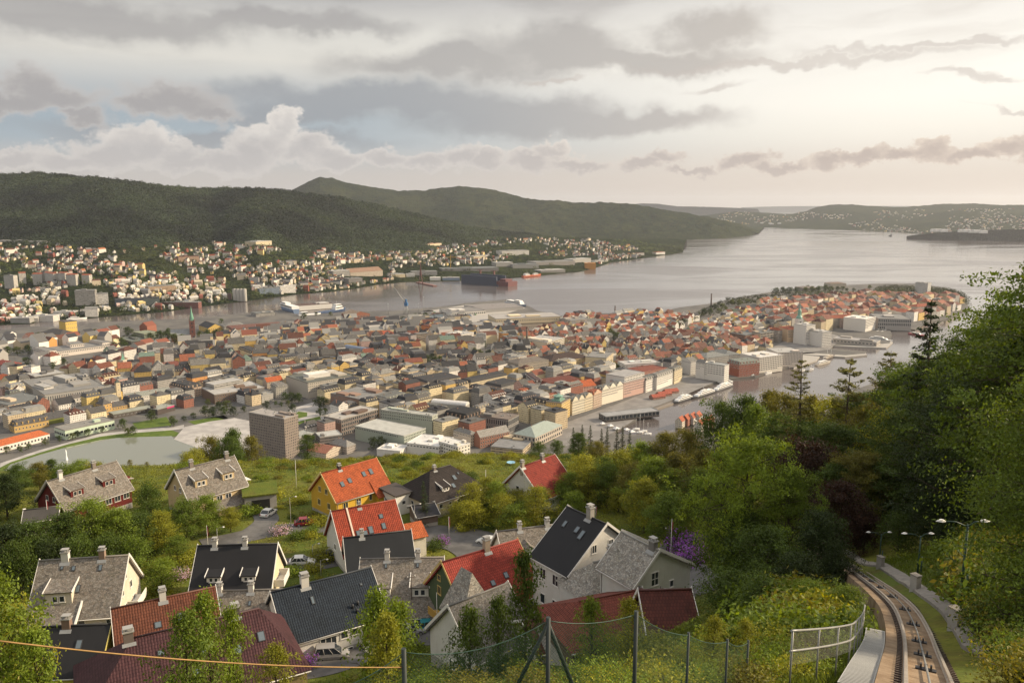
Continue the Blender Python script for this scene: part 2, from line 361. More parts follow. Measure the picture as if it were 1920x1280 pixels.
def T(x,y):
 x=np.atleast_1d(np.asarray(x,float));y=np.atleast_1d(np.asarray(y,float));x,y=np.broadcast_arrays(x,y);sh=x.shape;x=x.ravel();y=y.ravel()
 i,s,hh,m=_pchip_axis(TY,TZ,y)
 a,b=TZ[i],TZ[i+1];s1=s[:,None];h1=hh[:,None]
 row=(2*s1**3-3*s1**2+1)*a+(s1**3-2*s1**2+s1)*h1*m[i]+(-2*s1**3+3*s1**2)*b+(s1**3-s1**2)*h1*m[i+1]
 j=np.clip(np.searchsorted(TX,x)-1,0,len(TX)-2);u=np.clip((x-TX[j])/(TX[j+1]-TX[j]),-.6,1.6)
 k=np.arange(len(x));dz=np.gradient(row,TX,axis=1);w=TX[j+1]-TX[j]
 z=(2*u**3-3*u**2+1)*row[k,j]+(u**3-2*u**2+u)*w*dz[k,j]+(-2*u**3+3*u**2)*row[k,j+1]+(u**3-u**2)*w*dz[k,j+1]
 z=z+.35*fbm(x*.09,y*.09,4)*np.clip((y-8)/20,0,1)*np.clip((680-y)/60,0,1)
 return z.reshape(sh)
def T1(x,y):return float(T(x,y)[0])
def PT(X,Y,dmin=6.0,dmax=640.0):
 "where the sight line through photo pixel (X, Y) meets the near hillside"
 r=pxray(X,Y);h=sqrt(r.x**2+r.y**2);d=np.arange(dmin,dmax,.25);t_=d/h
 below=np.nonzero(CAMZ+r.z*t_<T(r.x*t_,r.y*t_))[0]
 if not len(below):return P(X,Y,3)
 k=t_[below[0]];return Vector((r.x*k,r.y*k,CAMZ+r.z*k))
# ------------------------------------------------------------------ ground materials
m,t=mat('hill_ground')
p=wpos(t);n1=t.noise(p,.05,6,.6);n2=t.noise(p,.35,6,.65);n3=t.noise(p,3.0,4,.6)
c=t.mix(t.sm(n1,.4,.62),(.080,.110,.020),(.150,.155,.026));c=t.mix(t.m('MULTIPLY',t.sm(n2,.45,.7),.65),c,(.10,.075,.028));c=t.mix(t.m('MULTIPLY',t.sm(n3,.4,.8),.5),c,(.035,.05,.012))
t.put(t.b.inputs['Base Color'],c);rough(t,.95,.1);bump(t,n3,.8,.15);M_hill=m
m,t=mat('town_ground')
p=wpos(t);n1=t.noise(p,.02,5,.6);n2=t.noise(p,.3,5,.6)
c=t.mix(t.sm(n1,.42,.6),(.105,.10,.095),(.155,.145,.13));c=t.mix(t.m('MULTIPLY',n2,.4),c,(.06,.06,.055));t.put(t.b.inputs['Base Color'],c);rough(t,.9,.2);M_town=m
m,t=mat('far_forest')
p=wpos(t);n1=t.noise(p,.0022,6,.6);n2=t.noise(p,.014,8,.72);v=t.new('ShaderNodeTexVoronoi');t.l.new(p,v.inputs[0]);v.inputs['Scale'].default_value=.07
c=t.mix(t.sm(n1,.42,.62),(.020,.030,.015),(.040,.048,.022));c=t.mix(t.m('MULTIPLY',t.sm(n2,.42,.62),.8),c,(.011,.015,.008));sv=t.new('ShaderNodeSeparateColor');t.l.new(v.outputs['Color'],sv.inputs[0])
c=t.mix(t.m('MULTIPLY',t.sm(sv.outputs[0],.6,1.0),.55),c,(.065,.066,.024));t.put(t.b.inputs['Base Color'],c);rough(t,1.0,.0)
h=t.m('ADD',t.m('MULTIPLY',n2,.8),t.m('MULTIPLY',v.outputs['Distance'],-.35));bump(t,h,1.0,25.0);M_forest=m
m,t=mat('sea_water')
p=wpos(t);t.b.inputs['IOR'].default_value=1.45;t.put(t.b.inputs['Base Color'],(.10,.085,.080))
a=t.noise(scale3(t,p,(.10,.045,.1)),1.0,5,.62);b_=t.noise(scale3(t,p,(.012,.006,.012)),1.0,5,.55);bump(t,t.m('ADD',t.m('MULTIPLY',a,.75),t.m('MULTIPLY',b_,3.0)),.30,1.0)
slick=t.noise(scale3(t,p,(.0012,.0030,.001)),1.0,5,.6,dist=.8);t.put(t.b.inputs['Roughness'],t.m('ADD',.10,t.m('MULTIPLY',t.sm(slick,.4,.62),.14)));t.b.inputs['Specular IOR Level'].default_value=1.0;M_sea=m
m,t=mat('lake_water')
p=wpos(t);t.b.inputs['IOR'].default_value=1.8;t.put(t.b.inputs['Base Color'],(.20,.21,.165));a=t.noise(p,.25,4,.6);bump(t,a,.12,.3);t.put(t.b.inputs['Roughness'],.05);t.b.inputs['Specular IOR Level'].default_value=1.0;M_lake=m
m,t=mat('asphalt')
p=wpos(t);n1=t.noise(p,.3,6,.6);n2=t.noise(p,9,3,.6);c=t.mix(t.sm(n1,.35,.7),(.085,.082,.08),(.15,.145,.14));c=t.mix(t.m('MULTIPLY',n2,.3),c,(.05,.05,.05));t.put(t.b.inputs['Base Color'],c);rough(t,.88,.25);M_road=m
m,t=mat('paving')
p=wpos(t);n1=t.noise(p,.06,6,.6);c=t.mix(t.sm(n1,.35,.7),(.30,.285,.27),(.42,.40,.375));t.put(t.b.inputs['Base Color'],c);rough(t,.8,.25);M_pave=m
m,t=mat('grey_paving')
p=wpos(t);n1=t.noise(p,.05,6,.6);n2=t.noise(p,.5,4,.6);c=t.mix(t.sm(n1,.35,.7),(.17,.16,.15),(.26,.245,.23));c=t.mix(t.m('MULTIPLY',n2,.4),c,(.12,.115,.11));t.put(t.b.inputs['Base Color'],c);rough(t,.8,.25);M_pave2=m
m,t=mat('lawn')
p=wpos(t);n1=t.noise(p,.15,6,.6);n2=t.noise(p,2,4);c=t.mix(t.sm(n1,.35,.7),(.075,.115,.022),(.125,.165,.03));c=t.mix(t.m('MULTIPLY',n2,.5),c,(.05,.075,.015));t.put(t.b.inputs['Base Color'],c);rough(t,.95,.1);M_lawn=m
# ------------------------------------------------------------------ sea, hills
me=bpy.data.meshes.new('sea');S=44000
me.from_pydata([(-S,-6000,0),(S,-6000,0),(S,S,0),(-S,S,0)],[],[(0,1,2,3)]);me.materials.append(M_sea)
tag(link('sea',me),kind='structure',label='wide calm fjord and sea out to the horizon')
def hill(name,X0,X1,nX,rows,nR,amp,label):
 """rows: from the shore up and over, each (list of (X, Y or None, dist or None, z or None)); a row point is fixed by two of pixel row Y, ground distance, height z"""
 Xs=np.linspace(X0,X1,nX);pts=[]
 for row in rows:
  xs=[q[0]for q in row];out=np.zeros((nX,3))
  for k,X in enumerate(Xs):
   def ip(i):
    vals=[(q[0],q[i])for q in row if q[i]is not None]
    return float(np.interp(X,[a for a,_ in vals],[b for _,b in vals]))if vals else None
   Y,d,z=ip(1),ip(2),ip(3)
   if Y is not None and z is not None:v=P(X,Y,z)
   elif Y is not None:v=PD(X,Y,d)
   else:
    r=pxray(X,640);h=sqrt(r.x**2+r.y**2);v=Vector((r.x/h*d,r.y/h*d,z))
   out[k]=v
  pts.append(out)
 pts=np.array(pts);n=len(rows);s=np.linspace(0,n-1,nR);V=np.zeros((nR,nX,3))
 i=np.minimum(s.astype(int),n-2);f=(s-i)[:,None,None]
 V=pts[i]*(1-f)+pts[i+1]*f
 g=np.abs(np.sin(pi*s))[:,None]
 V[...,2]+=fbm(V[...,0]/420,V[...,1]/420,5)*amp*g*np.clip(V[...,2]/80,0,1)
 V[...,2]+=fbm(V[...,0]/60,V[...,1]/60,3)*amp*.16*np.clip(V[...,2]/60,0,1)
 me=np_mesh(name,V.reshape(-1,3),grid_faces(nR,nX),[M_forest],smooth=True)
 o=link(name,me);tag(o,label,kind='structure');return o,V
S1=[(-700,640),(-300,622),(0,609),(57,607),(85,600),(162,597),(217,592),(302,585),(400,572),(480,562),(555,552),(620,547),(665,541),(705,534),(755,529),(855,527),(952,522),(1012,517),(1055,512),(1085,510),
 (1120,501),(1145,492),(1185,487),(1247,478),(1281,473)]
F1=[(-700,450),(0,455),(180,462),(300,462),(400,455),(480,461),(560,468),(640,472),(720,473),(800,470),(870,455),(920,448),(1000,443),(1100,448),(1200,456),(1281,470)]
FZ=[(-700,150),(0,150),(480,138),(640,85),(720,75),(800,75),(870,95),(1000,110),(1100,85),(1200,50),(1281,4)]
R1=[(-700,318),(0,326),(60,323),(100,324),(160,330),(250,338),(290,346),(400,352),(480,351),(520,354),(560,359),(640,370),(720,386),(800,405),(880,426),(950,436),(1000,440),(1100,446),(1200,455),(1281,469)]
fd=lambda X:(lambda v:sqrt(v.x**2+v.y**2))(P(X,np.interp(X,*zip(*F1)),np.interp(X,*zip(*FZ))))
ext=lambda X:float(np.interp(X,[-700,400,800,1000,1281],[1500,1400,900,250,60]))
_,HV=hill('hill',-700,1281,520,
 [[(X,Y,None,.5)for X,Y in S1],[(X,Y,None,float(np.interp(X,*zip(*FZ))))for X,Y in F1],
 [(X,Y,fd(X)+ext(X),None)for X,Y in R1],[(X,None,fd(X)+ext(X)+900,40)for X,_ in R1],[(X,None,fd(X)+ext(X)+2000,-20)for X,_ in R1]],190,60,'long dark wooded hill behind the white villas across the strait')
S2=[(480,452),(1000,452),(1255,451),(1290,450),(1360,447),(1400,443),(1422,438)]
R2=[(480,375),(545,357),(575,342),(600,332),(622,333),(650,342),(700,351),(750,357),(790,357),(835,351),(860,347),(890,352),(920,354),(960,365),(1000,374),(1045,375),(1080,379),(1140,379),(1190,383),(1240,392),(1300,402),(1360,415),(1400,429),(1422,437.5)]
hill('mountain',480,1422,300,[[(X,Y,None,-1)for X,Y in S2],[(X,Y,float(np.interp(X,[480,900,1200,1360,1400,1422],[9300,8900,8200,8150,8350,8720])),None)for X,Y in R2],
 [(X,None,11000,20)for X,_ in R2],[(X,None,13000,-30)for X,_ in R2]],150,90,'rounded blue grey mountain beyond the wooded hill')
S3=[(1325,424),(1440,427),(1530,430),(1625,433),(1700,437),(1760,441),(1820,445),(1920,448),(2500,454)]
R3=[(1325,404),(1345,401),(1380,396),(1420,398),(1480,401),(1510,396),(1530,388),(1560,383),(1600,383),(1640,386),(1690,388),(1730,385),(1770,382),(1830,381),(1870,384),(1920,384),(2100,388),(2500,380)]
_,HV3=hill('island_hills',1325,2500,300,[[(X,Y,None,-1)for X,Y in S3],[(X,Y,13500,None)for X,Y in R3],[(X,None,16000,20)for X,_ in R3],[(X,None,18000,-30)for X,_ in R3]],90,60,'low settled island hills across the fjord')
hill('headland',1700,2300,120,[[(1700,443,None,-.5),(1760,447,None,-.5),(1800,449.5,None,-.5),(2000,451.5,None,-.5),(2300,454,None,-.5)],
 [(1700,442.5,7900,None),(1730,438,7900,None),(1770,434,7900,None),(1820,430,7900,None),(1920,428,7900,None),(2300,426,7900,None)],[(X,None,8300,-5)for X in(1700,2300)]],14,16,'flat wooded spit in front of the island hills')
hill('far_island',1180,1420,90,[[(1180,396,None,-2),(1420,400,None,-2)],[(1180,383,19000,None),(1200,380,19000,None),(1235,381,19000,None),(1270,386,19000,None),(1330,387,19000,None),(1420,391,19000,None)],[(1180,None,22000,-30),(1420,None,22000,-30)]],24,30,'faint pale island on the horizon')
hill('outer_skerries',1390,2500,120,[[(1390,391.8,None,-1),(2500,391.8,None,-1)],[(1390,388.5,34000,None),(1450,386.5,34000,None),(1540,385.5,34000,None),(2500,386,34000,None)],[(1390,None,36000,-30),(2500,None,36000,-30)]],16,30,'thin line of outermost skerries on the horizon')
# ------------------------------------------------------------------ near hillside mesh
ys=np.concatenate([np.arange(-30,60,1.2),np.arange(60,245,2.0),np.arange(245,765,12)]);xs=np.concatenate([np.arange(-420,-120,12),np.arange(-120,120,2.0),np.arange(120,560,12)])
XX,YY=np.meshgrid(xs,ys)
me=np_mesh('hillside',np.stack([XX,YY,T(XX,YY)],-1).reshape(-1,3),grid_faces(len(ys),len(xs)),[M_hill],smooth=True)
tag(link('hillside',me),'green grassy slope falling away below the viewpoint',kind='structure')
# ------------------------------------------------------------------ town land: shoreline traced, laid on the water plane
near_bank=[(-700,660),(0,621),(60,614),(140,616),(172,607),(250,604),(340,600),(430,592),(485,587),(527,583),(560,592),(640,588),(687,585),(740,584),(800,579),(850,574),(870,570),(950,563),(990,575),
   (1007,584),(1027,588),(1024,592),(962,610),(968,618),(979,628),(1000,627),(1047,612),(1052,596),(1085,586),(1150,590),(1240,586),(1275,578),(1330,571),(1390,558),(1450,548),(1550,538),(1640,533),(1730,533),(1790,546),(1812,565),(1816,580),
   (1797,588),(1782,598),(1735,607),(1716,620),(1690,617),(1668,619),(1672,628),(1668,645),(1610,650),(1562,650),(1558,656),(1624,661),(1622,665),(1585,668),(1500,662),(1490,688),(1440,699),(1416,708),(1362,713),(1337,721),(1297,733),(1262,752),(1218,765),(1228,770),(1167,803),(1150,816)]
far_bank=[(1240,822),(1330,812),(1500,768),(1700,700),(1850,645),(2000,600),(2150,572)]
pts=[P(X,Y,0)for X,Y in near_bank+far_bank]+[Vector((4500,2600,0)),Vector((4500,-400,0)),Vector((-4500,-400,0)),Vector((-4500,900,0))]
bm=bmesh.new();LZ=3.0
top=[bm.verts.new((p.x,p.y,LZ))for p in pts];low=[bm.verts.new((p.x,p.y,-4))for p in pts]
edges=[bm.edges.new((top[i],top[(i+1)%len(top)]))for i in range(len(top))]
bmesh.ops.triangle_fill(bm,edges=edges,use_beauty=True)
for i in range(len(top)):j=(i+1)%len(top);bm.faces.new((top[i],low[i],low[j],top[j]))
bmesh.ops.recalc_face_normals(bm,faces=bm.faces)
me=bpy.data.meshes.new('town_ground');bm.to_mesh(me);bm.free();me.materials.append(M_town)
tag(link('ground',me),'paved town ground with quay edges round the harbour',kind='structure')
SHORE=[(p.x,p.y)for p in pts]
def sheet(name,pix,z,m,label=None,kind='structure'):
 mb=MB();mb.poly([P(X,Y,z)for X,Y in pix]);o=mb.build(name,m)
 if o.data.polygons[0].normal.z<0:o.data.flip_normals()
 return tag(o,label,kind=kind)
# ------------------------------------------------------------------ plants: leaf meshes made of many small faces spread through the crown
def leaf_mat(name,trans=.35,r=.6):
 m,t=mat(name);a=t.new('ShaderNodeAttribute',attribute_name='col')
 sc=t.new('ShaderNodeSeparateColor');t.l.new(a.outputs['Color'],sc.inputs[0])
 c=t.mix(1,ocol(t),a.outputs['Color'],'MULTIPLY')
 t.put(t.b.inputs['Base Color'],c);rough(t,r,.25)
 tr=t.new('ShaderNodeBsdfTranslucent');t.put(tr.inputs[0],t.mix(1,c,(1.5,1.35,.45),'MULTIPLY'))
 mx=t.new('ShaderNodeMixShader');mx.inputs[0].default_value=trans;t.l.new(t.b.outputs[0],mx.inputs[1]);t.l.new(tr.outputs[0],mx.inputs[2]);t.l.new(mx.outputs[0],t.out.inputs[0]);return m
M_leaf=leaf_mat('leaves');M_needle=leaf_mat('needles',.12,.6)
m,t=mat('bark');n=t.noise(scale3(t,objc(t),(4,4,.8)),1.0,6,.65);c=t.mix(n,(.030,.022,.016),(.11,.085,.06));t.put(t.b.inputs['Base Color'],c);rough(t,.9,.15);bump(t,n,.7,.06);M_bark=m
def unit(v):return v/np.maximum(np.linalg.norm(v,axis=-1,keepdims=True),1e-9)
def leaf_faces(C,N,size,r,aspect=.55,up=None):
 "diamond faces at centres C with rough normals N"
 n=len(C);a=unit(np.cross(N,r.normal(size=(n,3))));b=unit(np.cross(N,a));s=np.asarray(size)[:,None]if np.ndim(size)else size
 a=a*s*.5;b=b*s*.5*aspect
 V=np.stack([C-a,C-b*.9+a*.12,C+a,C+b*.9+a*.12],1).reshape(-1,3);return V,np.arange(n*4).reshape(n,4)
def leaf_mesh(name,C,N,size,r,shade,m=None,aspect=.55):
 V,F=leaf_faces(C,N,size,r,aspect);c=np.ones((len(C),4));c[:,:3]=shade;return np_mesh(name,V,F,[m or M_leaf],col=np.repeat(c,4,0).reshape(-1,4))
def tint(r,n,clump,spread=.28,warm=.25):
 "per leaf shade: clump value times own value, some leaves yellower"
 v=np.clip(clump*(1+r.normal(size=n)*spread*.6),.3,2.0)[:,None];w=r.random(n)[:,None]*warm
 return v*np.concatenate([1+w*.55,1+w*.35,1-w*.5],1)
def branch_tree(seed,H,Rw,base=.22,prof='round',nl=26,sub=5,per=60,leaf=.28,spread=.55,lean=.0,rise=.5,flat=.7):
 "returns (trunk MB, leaf centres, normals, clump shade): limbs off a bending stem, leaf sprays on the limb ends"
 r=np.random.default_rng(seed);mb=MB();top=H*.93
 ph=r.random()*6;axis=lambda z:np.array([lean*z+.02*H*sin(ph+z/H*5)*z/H,.02*H*cos(ph*1.7+z/H*4)*z/H,z])
 r0=.018*H+.04;zs=np.linspace(0,top,9);mb.tube([axis(z)for z in zs],[r0*(1-.93*z/top)+.012 for z in zs],7)
 Cs,Ns,Sh=[],[],[]
 for i in range(nl):
  f=base+(1-base)*((i+r.random()*.8)/nl)**.9;z=H*f;q=(f-base)/(1-base)
  env={'round':sqrt(max(0,1-(1.75*q-.72)**2 if q<.85 else max(.02,1-(1.75*q-.72)**2))),'tall':min(1,.45+q*1.4)*(1-q**2.2)**.8+.06,'dome':sqrt(max(.03,1-q**2.3))}[prof]
  L=Rw*env*(.72+.45*r.random());th=i*2.399+r.normal()*.4;d=np.array([cos(th),sin(th),0]);zc=min(z,top)
  p0=axis(zc*(1-.16*(1-q*.6)));p2=axis(zc)+d*L+np.array([0,0,L*(rise*(1-q)+.15*r.normal())]);p1=(p0+p2)/2+np.array([0,0,L*.12])+r.normal(size=3)*L*.06
  bt=[p0,p1,p2];rr=max(.012,r0*.34*(1-q*.75));mb.tube(bt,[rr,rr*.6,rr*.2],5,cap=False)
  tips=[]
  for k in range(sub):
   s=.38+.62*(k+r.random()*.7)/sub;pb=(1-s)**2*p0+2*s*(1-s)*p1+s*s*p2;off=r.normal(size=3)*np.array([1,1,.6])*L*.26;tip=pb+off;tips.append(tip)
   if k%2==0:mb.tube([pb,tip],[rr*.35,rr*.1],4,cap=False)
  for tip in tips:
   n=max(6,int(per*(.6+.8*r.random())));sg=spread*(.7+.6*r.random());c=tip+np.clip(r.normal(size=(n,3)),-1.9,1.9)*np.array([sg,sg,sg*flat])
   out=unit(c-axis(min(H*.55,tip[2]*.8)))
   Cs.append(c);Ns.append(unit(out*.5+r.normal(size=(n,3))*.75+np.array([0,0,.55])));Sh.append(np.full(n,.75+.5*r.random()))
 return mb,np.concatenate(Cs),np.concatenate(Ns),np.concatenate(Sh),r
TREES={}
def proto_tree(key,leaf=.28,m=None,warm=.25,aspect=.55,**kw):
 mb,C,N,S,r=branch_tree(leaf=leaf,**kw);TREES[key]=(mb.mesh('trunk',M_bark),leaf_mesh('crown',C,N,leaf*(.7+.6*r.random(len(C))),r,tint(r,len(C),S,warm=warm),m,aspect),float(np.percentile(C[:,2],99.7)))
def conifer(key,seed,H,Rw,tiers,per,sparse=False,leaf=.3):
 r=np.random.default_rng(seed);mb=MB();mb.tube([(0,0,0),(.01*H,0,H*.5),(0,0,H)],[.016*H,.010*H,.02],6);Cs,Ns,Sh=[],[],[]
 for i in range(tiers):
  f=.10+.90*(i+.5*r.random())/tiers;z=H*f;L0=Rw*(1-f)**(.75 if sparse else.9)+.25;nb=5 if sparse else 8
  for k in range(nb):
   th=r.random()*6.28;L=L0*(.5+.6*r.random());d=np.array([cos(th),sin(th),0]);droop=-.22+.12*r.normal()+.35*f
   p0=np.array([0,0,z]);p1=p0+d*L*.55+np.array([0,0,L*droop*.7]);p2=p0+d*L+np.array([0,0,L*(droop+.12)])
   mb.tube([p0,p1,p2],[.006*H*(1-f)+.018,.02,.008],4,cap=False)
   n=int(per*(.3+L/Rw));s=np.sqrt(r.random(n))[:,None];side=np.array([-d[1],d[0],0]);q=(1-s)**2*p0+2*s*(1-s)*p1+s*s*p2
   w=(L*.26*(1-s*.6))*(r.random((n,1))*2-1);c=q+side*w+np.array([0,0,-1])*np.abs(w)*(.35+.3*r.random((n,1)))+r.normal(size=(n,3))*.06
   Cs.append(c);Ns.append(unit(np.array([0,0,1.0])+r.normal(size=(n,3))*.55+d*.3));Sh.append(np.full(n,.75+.5*r.random()))
 C,N,S=map(np.concatenate,(Cs,Ns,Sh));TREES[key]=(mb.mesh('trunk',M_bark),leaf_mesh('crown',C,N,leaf*(.6+.8*r.random(len(C))),r,tint(r,len(C),S,warm=.12),M_needle,.34),H)
def shrub(key,seed,Rw,H,n,leaf,blossom=None,warm=.3):
 r=np.random.default_rng(seed);mb=MB();Cs,Ns,Sh,Bl=[],[],[],[];k=14
 for i in range(k):
  th=r.random()*6.28;q=sqrt(r.random());cx,cy=cos(th)*Rw*.62*q,sin(th)*Rw*.62*q;cz=H*(.30+.5*r.random()*(1-.5*q));mb.tube([(cx*.15,cy*.15,-.2),(cx*.7,cy*.7,cz*.7),(cx,cy,cz)],[.05,.03,.01],4,cap=False)
  m_=n//k;sg=Rw*.24*(.8+.5*r.random());c=np.array([cx,cy,cz])+np.clip(r.normal(size=(m_,3)),-1.8,1.8)*np.array([sg,sg,min(sg,H*.2)]);c[:,2]=np.abs(c[:,2])
  Cs.append(c);Ns.append(unit(r.normal(size=(m_,3))*.8+unit(c-np.array([0,0,H*.2]))*.7+np.array([0,0,.4])));Sh.append(np.full(m_,.72+.55*r.random()))
 C,N,S=map(np.concatenate,(Cs,Ns,Sh));tn=tint(r,len(C),S,warm=warm)
 if blossom is not None:
  b=r.random(len(C))<.6;tn=tn*np.array([.5,.85,.16]);tn[b]=np.array(blossom)*(.75+.5*r.random((b.sum(),1)))
 TREES[key]=(mb.mesh('stem',M_bark),leaf_mesh('foliage',C,N,leaf*(.7+.6*r.random(len(C))),r,tn),H)
# broad leaved kinds
proto_tree('maple',seed=11,H=15.5,Rw=6.0,base=.20,prof='round',nl=44,sub=7,per=84,leaf=.25,spread=.42,rise=.5)
proto_tree('broad1',seed=21,H=13,Rw=5.2,base=.14,nl=34,sub=6,per=60,leaf=.36,spread=.62)
proto_tree('broad2',seed=22,H=13,Rw=4.6,base=.12,prof='dome',nl=34,sub=6,per=60,leaf=.36,spread=.62,lean=.03)
proto_tree('broad3',seed=23,H=14,Rw=4.2,base=.16,prof='tall',nl=36,sub=6,per=55,leaf=.34,spread=.55)
proto_tree('light1',seed=24,H=12,Rw=3.6,base=.18,prof='tall',nl=34,sub=6,per=34,leaf=.30,spread=.48,warm=.4)
proto_tree('light2',seed=25,H=11,Rw=3.8,base=.15,prof='round',nl=34,sub=6,per=36,leaf=.30,spread=.5,warm=.4)
proto_tree('beech1',seed=26,H=21,Rw=7.5,base=.10,prof='dome',nl=60,sub=8,per=62,leaf=.34,spread=.62,rise=.25,flat=.38,warm=.2)
proto_tree('beech2',seed=27,H=20,Rw=7.0,base=.12,prof='round',nl=58,sub=8,per=62,leaf=.34,spread=.62,rise=.3,flat=.38,warm=.2)
proto_tree('bush_tree',seed=28,H=6.5,Rw=3.2,base=.08,prof='dome',nl=26,sub=5,per=44,leaf=.28,spread=.5,warm=.35)
proto_tree('sapling1',seed=31,H=7.0,Rw=1.6,base=.12,prof='tall',nl=34,sub=5,per=26,leaf=.20,spread=.24,rise=.7)
proto_tree('sapling2',seed=32,H=6.0,Rw=1.9,base=.10,prof='tall',nl=32,sub=5,per=26,leaf=.20,spread=.26,rise=.6)
proto_tree('near_tree',seed=33,H=10,Rw=3.1,base=.08,nl=44,sub=7,per=95,leaf=.15,spread=.42)
proto_tree('town_tree',seed=41,H=10,Rw=4.6,base=.12,nl=18,sub=4,per=12,leaf=1.0,spread=.8)
proto_tree('town_tree2',seed=42,H=10,Rw=4.0,base=.12,prof='dome',nl=18,sub=4,per=12,leaf=1.0,spread=.8)
conifer('spruce',51,20,4.2,30,30,leaf=.42);conifer('larch',52,21,5.2,30,62,sparse=True,leaf=.34);conifer('pine',53,16,5.6,22,75,sparse=True,leaf=.36)
shrub('shrub1',61,1.6,1.7,1300,.22);shrub('shrub2',62,1.9,1.5,1300,.24,warm=.45);shrub('rhodo',63,1.7,1.9,1500,.20,blossom=(3.2,1.1,5.2));shrub('pale_bush',64,1.8,1.8,1400,.20,blossom=(5.2,3.6,5.0))
shrub('brush1',65,1.1,1.3,1500,.10);shrub('brush2',66,1.2,1.1,1500,.10,warm=.5)
KIND_N={}
def plant(key,loc,s=1.0,rz=None,color=(.07,.105,.022),name='tree',label=None,cat='tree',group=None,sz=None):
 tm,cm,H=TREES[key];rz=random.random()*6.28 if rz is None else rz
 e=empty(name,loc,rz,label,cat,group);e.scale=(s,s,s*(sz or 1))
 link(tm.name.split('.')[0],tm,e);link(cm.name.split('.')[0],cm,e,color);return e
# ------------------------------------------------------------------ hillside houses, placed by the two ends of the ridge
WINM={}
def window(parent,w,h,loc,rz,frame=(.70,.68,.64),bars=(1,0),name='window',sub=True,glass=None):
 "a window hung on a wall: frame part with its pane; rz turns its outside (local -y) outwards"
 key=(round(w,2),round(h,2),bars)
 if key not in WINM:
  f=MB();b=.09
  f.box(-w/2,-.07,-h/2,w/2,.02,-h/2+b);f.box(-w/2,-.07,h/2-b,w/2,.02,h/2)
  f.box(-w/2,-.07,-h/2+b,-w/2+b,.02,h/2-b);f.box(w/2-b,-.07,-h/2+b,w/2,.02,h/2-b)
  for i in range(bars[0]):x=-w/2+w*(i+1)/(bars[0]+1);f.box(x-.035,-.065,-h/2+b,x+.035,.01,h/2-b)
  for i in range(bars[1]):z=-h/2+h*(i+1)/(bars[1]+1);f.box(-w/2+b,-.06,z-.03,w/2-b,.01,z+.03)
  f.box(-w/2-.06,-.12,-h/2-.06,w/2+.06,.0,-h/2)
  p=MB();p.box(-w/2+b*.8,-.03,-h/2+b*.8,w/2-b*.8,.0,h/2-b*.8);WINM[key]=(f.mesh('window',M_col),p.mesh('pane',M_glass))
 a,b=WINM[key];o=link(name,a,parent,frame,loc,rz)
 if sub:link('pane',b,o)
 return o
LASTH={}
